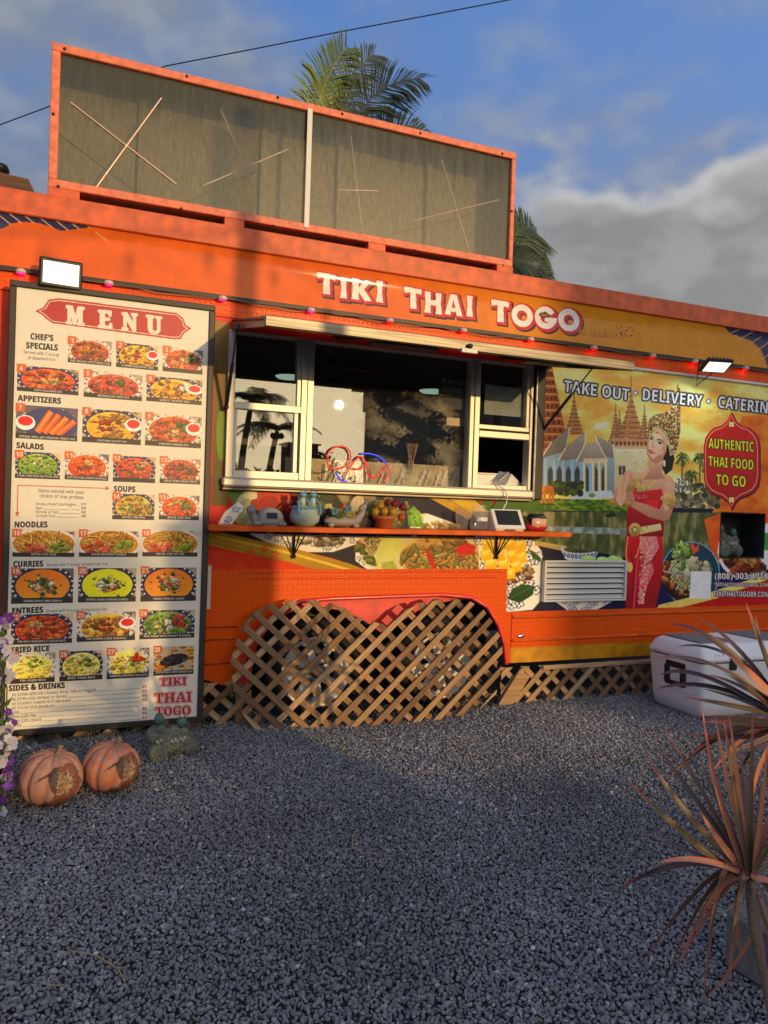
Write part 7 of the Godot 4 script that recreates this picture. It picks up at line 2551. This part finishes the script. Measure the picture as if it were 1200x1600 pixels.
func build_yard() -> void:
	# hedge added out of view to shade the near gravel
	for i in 9:
		var c := Vector3(-0.9 + i * 1.3, 0.0, 8.1 + 0.1 * sin(i * 2.0))
		var t := thing("shade_bush", "unseen added bush that shades the gravel", "bush", c, "added shade bushes across the yard")
		var s := tint_shape(Color(0.05, 0.08, 0.025))
		var top := 1.06 if c.x < 2.6 else lerpf(1.06, 0.9, clampf((c.x - 2.6) / 2.6, 0, 1))
		leafy(s, Vector3(0, top * 0.5, 0), Vector3(0.95, top * 0.5, 0.5), 2600, 0.05, Color(0.055, 0.085, 0.025))
		leafy(s, Vector3(-0.45, top * 0.62, 0), Vector3(0.5, top * 0.36, 0.35), 900, 0.05, Color(0.055, 0.085, 0.025))
		leafy(s, Vector3(0.45, top * 0.62, 0), Vector3(0.5, top * 0.36, 0.35), 900, 0.05, Color(0.055, 0.085, 0.025))
		part(t, "foliage", s, M.hedge_green)
		var k := Shape.new()
		k.tube([Vector3.ZERO, Vector3(0.02, 0.5, 0)], [0.03, 0.02], 7)
		part(t, "stem", k, M.bark)
	# posts with a festoon of bulbs
	var tops := []
	for q in [[3.36, 7.0, 4.7], [-1.9, 7.2, 4.2], [8.4, 9.5, 4.6]]:
		var t := part(self, "yard_post", bx(Vector3(0, q[2] / 2, 0), Vector3(0.11, q[2], 0.11), 0.008), M.post_wood, Vector3(q[0], 0, q[1]))
		tag(t, "square wooden post carrying the festoon lights across the yard", "post", "festoon posts across the yard")
		tops.append(Vector3(q[0], q[2] - 0.78 if q[0] == 3.36 else q[2] - 0.2, q[1]))
	for k in 2:
		var a: Vector3 = tops[0]
		var b: Vector3 = tops[1 + k]
		var t := thing("festoon_string", ["string of bulbs sagging from the tall post towards the menu side", "string of bulbs sagging from the tall post towards the house"][k], "string lights", a)
		var p := []
		for i in 25:
			var u := i / 24.0
			p.append((b - a) * u + Vector3(0, -[0.30, 0.68][k] * 4.0 * u * (1 - u), 0))
		var s := Shape.new()
		s.tube(p, [0.008], 5)
		part(t, "wire", s, M.cable_black)
		for i in range(1, 24, 2):
			var u := Shape.new()
			u.tube([p[i], p[i] + Vector3(0, -0.12, 0)], [0.006], 5)
			u.lathe([[0.0, -0.11], [0.022, -0.115], [0.022, -0.17], [0.0, -0.17]], 8, Transform3D(Basis(), p[i]))
			var sk := part(t, "socket", u, M.black_plastic)
			var bb := Shape.new()
			bb.lathe([[0.018, -0.17], [0.035, -0.21], [0.03, -0.245], [0.0, -0.262]], 10, Transform3D(Basis(), p[i]))
			part(sk, "bulb", bb, M.clear_plastic)
	# locker added out of view to shade the panel beside the menu
	var lk := thing("shade_locker", "unseen added locker that shades the lower truck side", "locker", Vector3(3.92, 0, 8.9))
	part(lk, "carcass", bx(Vector3(0, 1.2, 0), Vector3(0.56, 2.4, 0.5), 0.01), M.post_wood)
	part(lk, "door", bx(Vector3(0, 1.2, -0.262), Vector3(0.5, 2.2, 0.02), 0.004), M.brown_board)
	part(lk, "roof_board", bx(Vector3(0, 2.42, 0), Vector3(0.64, 0.03, 0.6), 0.004), M.post_wood)
	# plant whose fan of leaves shades the foot of the menu
	var foot := Vector3(2.35, 0, 6.0)
	var t3 := thing("dracaena_plant", "sword-leaved plant at the open side of the yard facing the menu", "plant", foot)
	var tr := Shape.new()
	tr.tube([Vector3.ZERO, Vector3(0.03, 0.5, 0), Vector3(0.0, 0.95, 0.0)], [0.02, 0.016, 0.015], 8)
	part(t3, "trunk", tr, M.bark)
	for i in 46:
		var a := i * 2.4
		var e := rng.randf_range(-0.5, 1.3)
		var d := Vector3(cos(a) * cos(e), sin(e), sin(a) * cos(e))
		var b0 := Vector3(0, 0.93, 0)
		part(t3, "leaf", sword_leaf(b0, b0 + d * 0.32, b0 + d * 0.58 + Vector3(0, -0.12, 0), 0.026, i % 4), M.leaf)
	# house that takes the sun from the far half of the truck
	var h := thing("yard_house", "two-storey grey house with a gable roof across the yard", "house", Vector3(16.68, 0, 30))
	part(h, "wall", span(0, 13, 0, 7.0, 0, 9), M.house_wall)
	var rf := Shape.new()
	rf.extrude(PackedVector2Array([Vector2(-0.05, 6.98), Vector2(13.4, 6.98), Vector2(13.4, 7.2), Vector2(6.6, 11.0), Vector2(-0.05, 8.6)]), -0.3, 9.3)
	part(h, "roof", rf, M.house_roof)
	for i in 4:
		for j in 2:
			var w := part(h, "window", span(1.2 + i * 3.0, 2.5 + i * 3.0, 1.0 + j * 3.2, 2.4 + j * 3.2, -0.05, 0.0), M.white_paint)
			part(w, "window_pane", span(1.28 + i * 3.0, 2.42 + i * 3.0, 1.08 + j * 3.2, 2.32 + j * 3.2, -0.07, -0.052), M.black_plastic)
	part(h, "door", span(10.6, 11.5, 0, 2.1, -0.06, 0.0), M.brown_board)
	# far trees and two small palms seen mirrored in the panes
	for i in 9:
		var c := Vector3(-9.0 + i * 2.7 + rng.randf_range(-0.6, 0.6), 0, 36.0 + rng.randf_range(-3, 3))
		var hh := rng.randf_range(2.6, 4.2)
		var t := thing("yard_tree", "round leafy tree in the row at the far side of the yard", "tree", c, "trees at the far side of the yard")
		var k := Shape.new()
		k.tube([Vector3.ZERO, Vector3(0.1, hh * 0.6, 0)], [0.12, 0.07], 8)
		part(t, "trunk", k, M.bark)
		var s := tint_shape(Color(0.05, 0.08, 0.02))
		for b in 4:
			leafy(s, Vector3(rng.randf_range(-0.7, 0.7), hh * rng.randf_range(0.45, 0.75), rng.randf_range(-0.5, 0.5)), Vector3(1.0, hh * 0.27, 0.9), 280, 0.16, Color(0.05, 0.075, 0.022))
		part(t, "crown", s, M.hedge_green)
	for q in [[5.0, 19.5, 3.0], [6.6, 20.5, 2.7], [8.9, 21.0, 2.5]]:
		var t := thing("yard_shrub", "loose leafy shrub standing before the palms across the yard", "shrub", Vector3(q[0], 0, q[1]), "shrubs across the yard")
		var s := tint_shape(Color(0.05, 0.08, 0.02))
		for b in 5:
			leafy(s, Vector3(rng.randf_range(-0.6, 0.6), q[2] * rng.randf_range(0.35, 0.72), rng.randf_range(-0.4, 0.4)), Vector3(0.6, q[2] * 0.24, 0.6), 150, 0.10, Color(0.05, 0.075, 0.022))
		part(t, "foliage", s, M.hedge_green)
		var k := Shape.new()
		k.tube([Vector3.ZERO, Vector3(0.05, q[2] * 0.5, 0)], [0.05, 0.03], 7)
		part(t, "stem", k, M.bark)
	for q in [Vector3(6.6, 5.2, 25.0), Vector3(7.9, 4.2, 26.0)]:
		var fr := []
		for i in 13:
			var a := TAU * i / 13.0 + rng.randf()
			var d := Vector3(cos(a), 0, sin(a))
			fr.append([q + d * 0.8 + Vector3(0, 0.7, 0), q + d * 1.7 + Vector3(0, rng.randf_range(-0.9, 0.3), 0), 0.8, Vector3.UP])
		build_palm("small coconut palm standing alone across the yard", q, fr, 0.55, "palms across the yard")


func build_bits() -> void:
	for q in [[[110, 1494], [150, 1500], [185, 1520], [195, 1540]], [[552, 1306], [550, 1325], [565, 1336], [592, 1338]], [[575, 1153], [590, 1155], [605, 1154]], [[66, 1545], [85, 1548], [100, 1547]], [[1148, 1418], [1120, 1440], [1100, 1444]]]:
		var s := Shape.new()
		var p := []
		for v in q:
			var g := G(v[0], v[1])
			p.append(Vector3(g.x, hgt(g.x, g.z) + 0.012, g.z))
		s.tube(p, [0.0025, 0.002], 5)
		tag(part(self, "dry_twig", s, M.slat_2), "thin dry twig lying on the gravel", "twig", "dry twigs on the gravel")


func _ready() -> void:
	rng.seed = 20
	make_view()
	make_materials()
	build_ground()
	build_truck()
	build_lattices()
	build_roof_sign()
	build_behind()
	build_yard()
	build_menu()
	build_lamps()
	build_cooler()
	build_plants()
	build_flowers()
	build_pumpkin("pumpkin with a painted brown figure next to the white and purple blossoms", 72, 1257, 0.136, 0.15, 0.0)
	build_pumpkin("brighter orange painted pumpkin next to the tortoise statuette", 166, 1236, 0.129, 0.35, 1.0)
	log_statue("garden_statuette", "grey green statuette of two tortoises on a log standing on the gravel", G(266, 1184) + Vector3(0, 0.0, 0), 1.05, 0.12, 1.0)
	build_shelf_items()
	build_inside()
	build_bits()
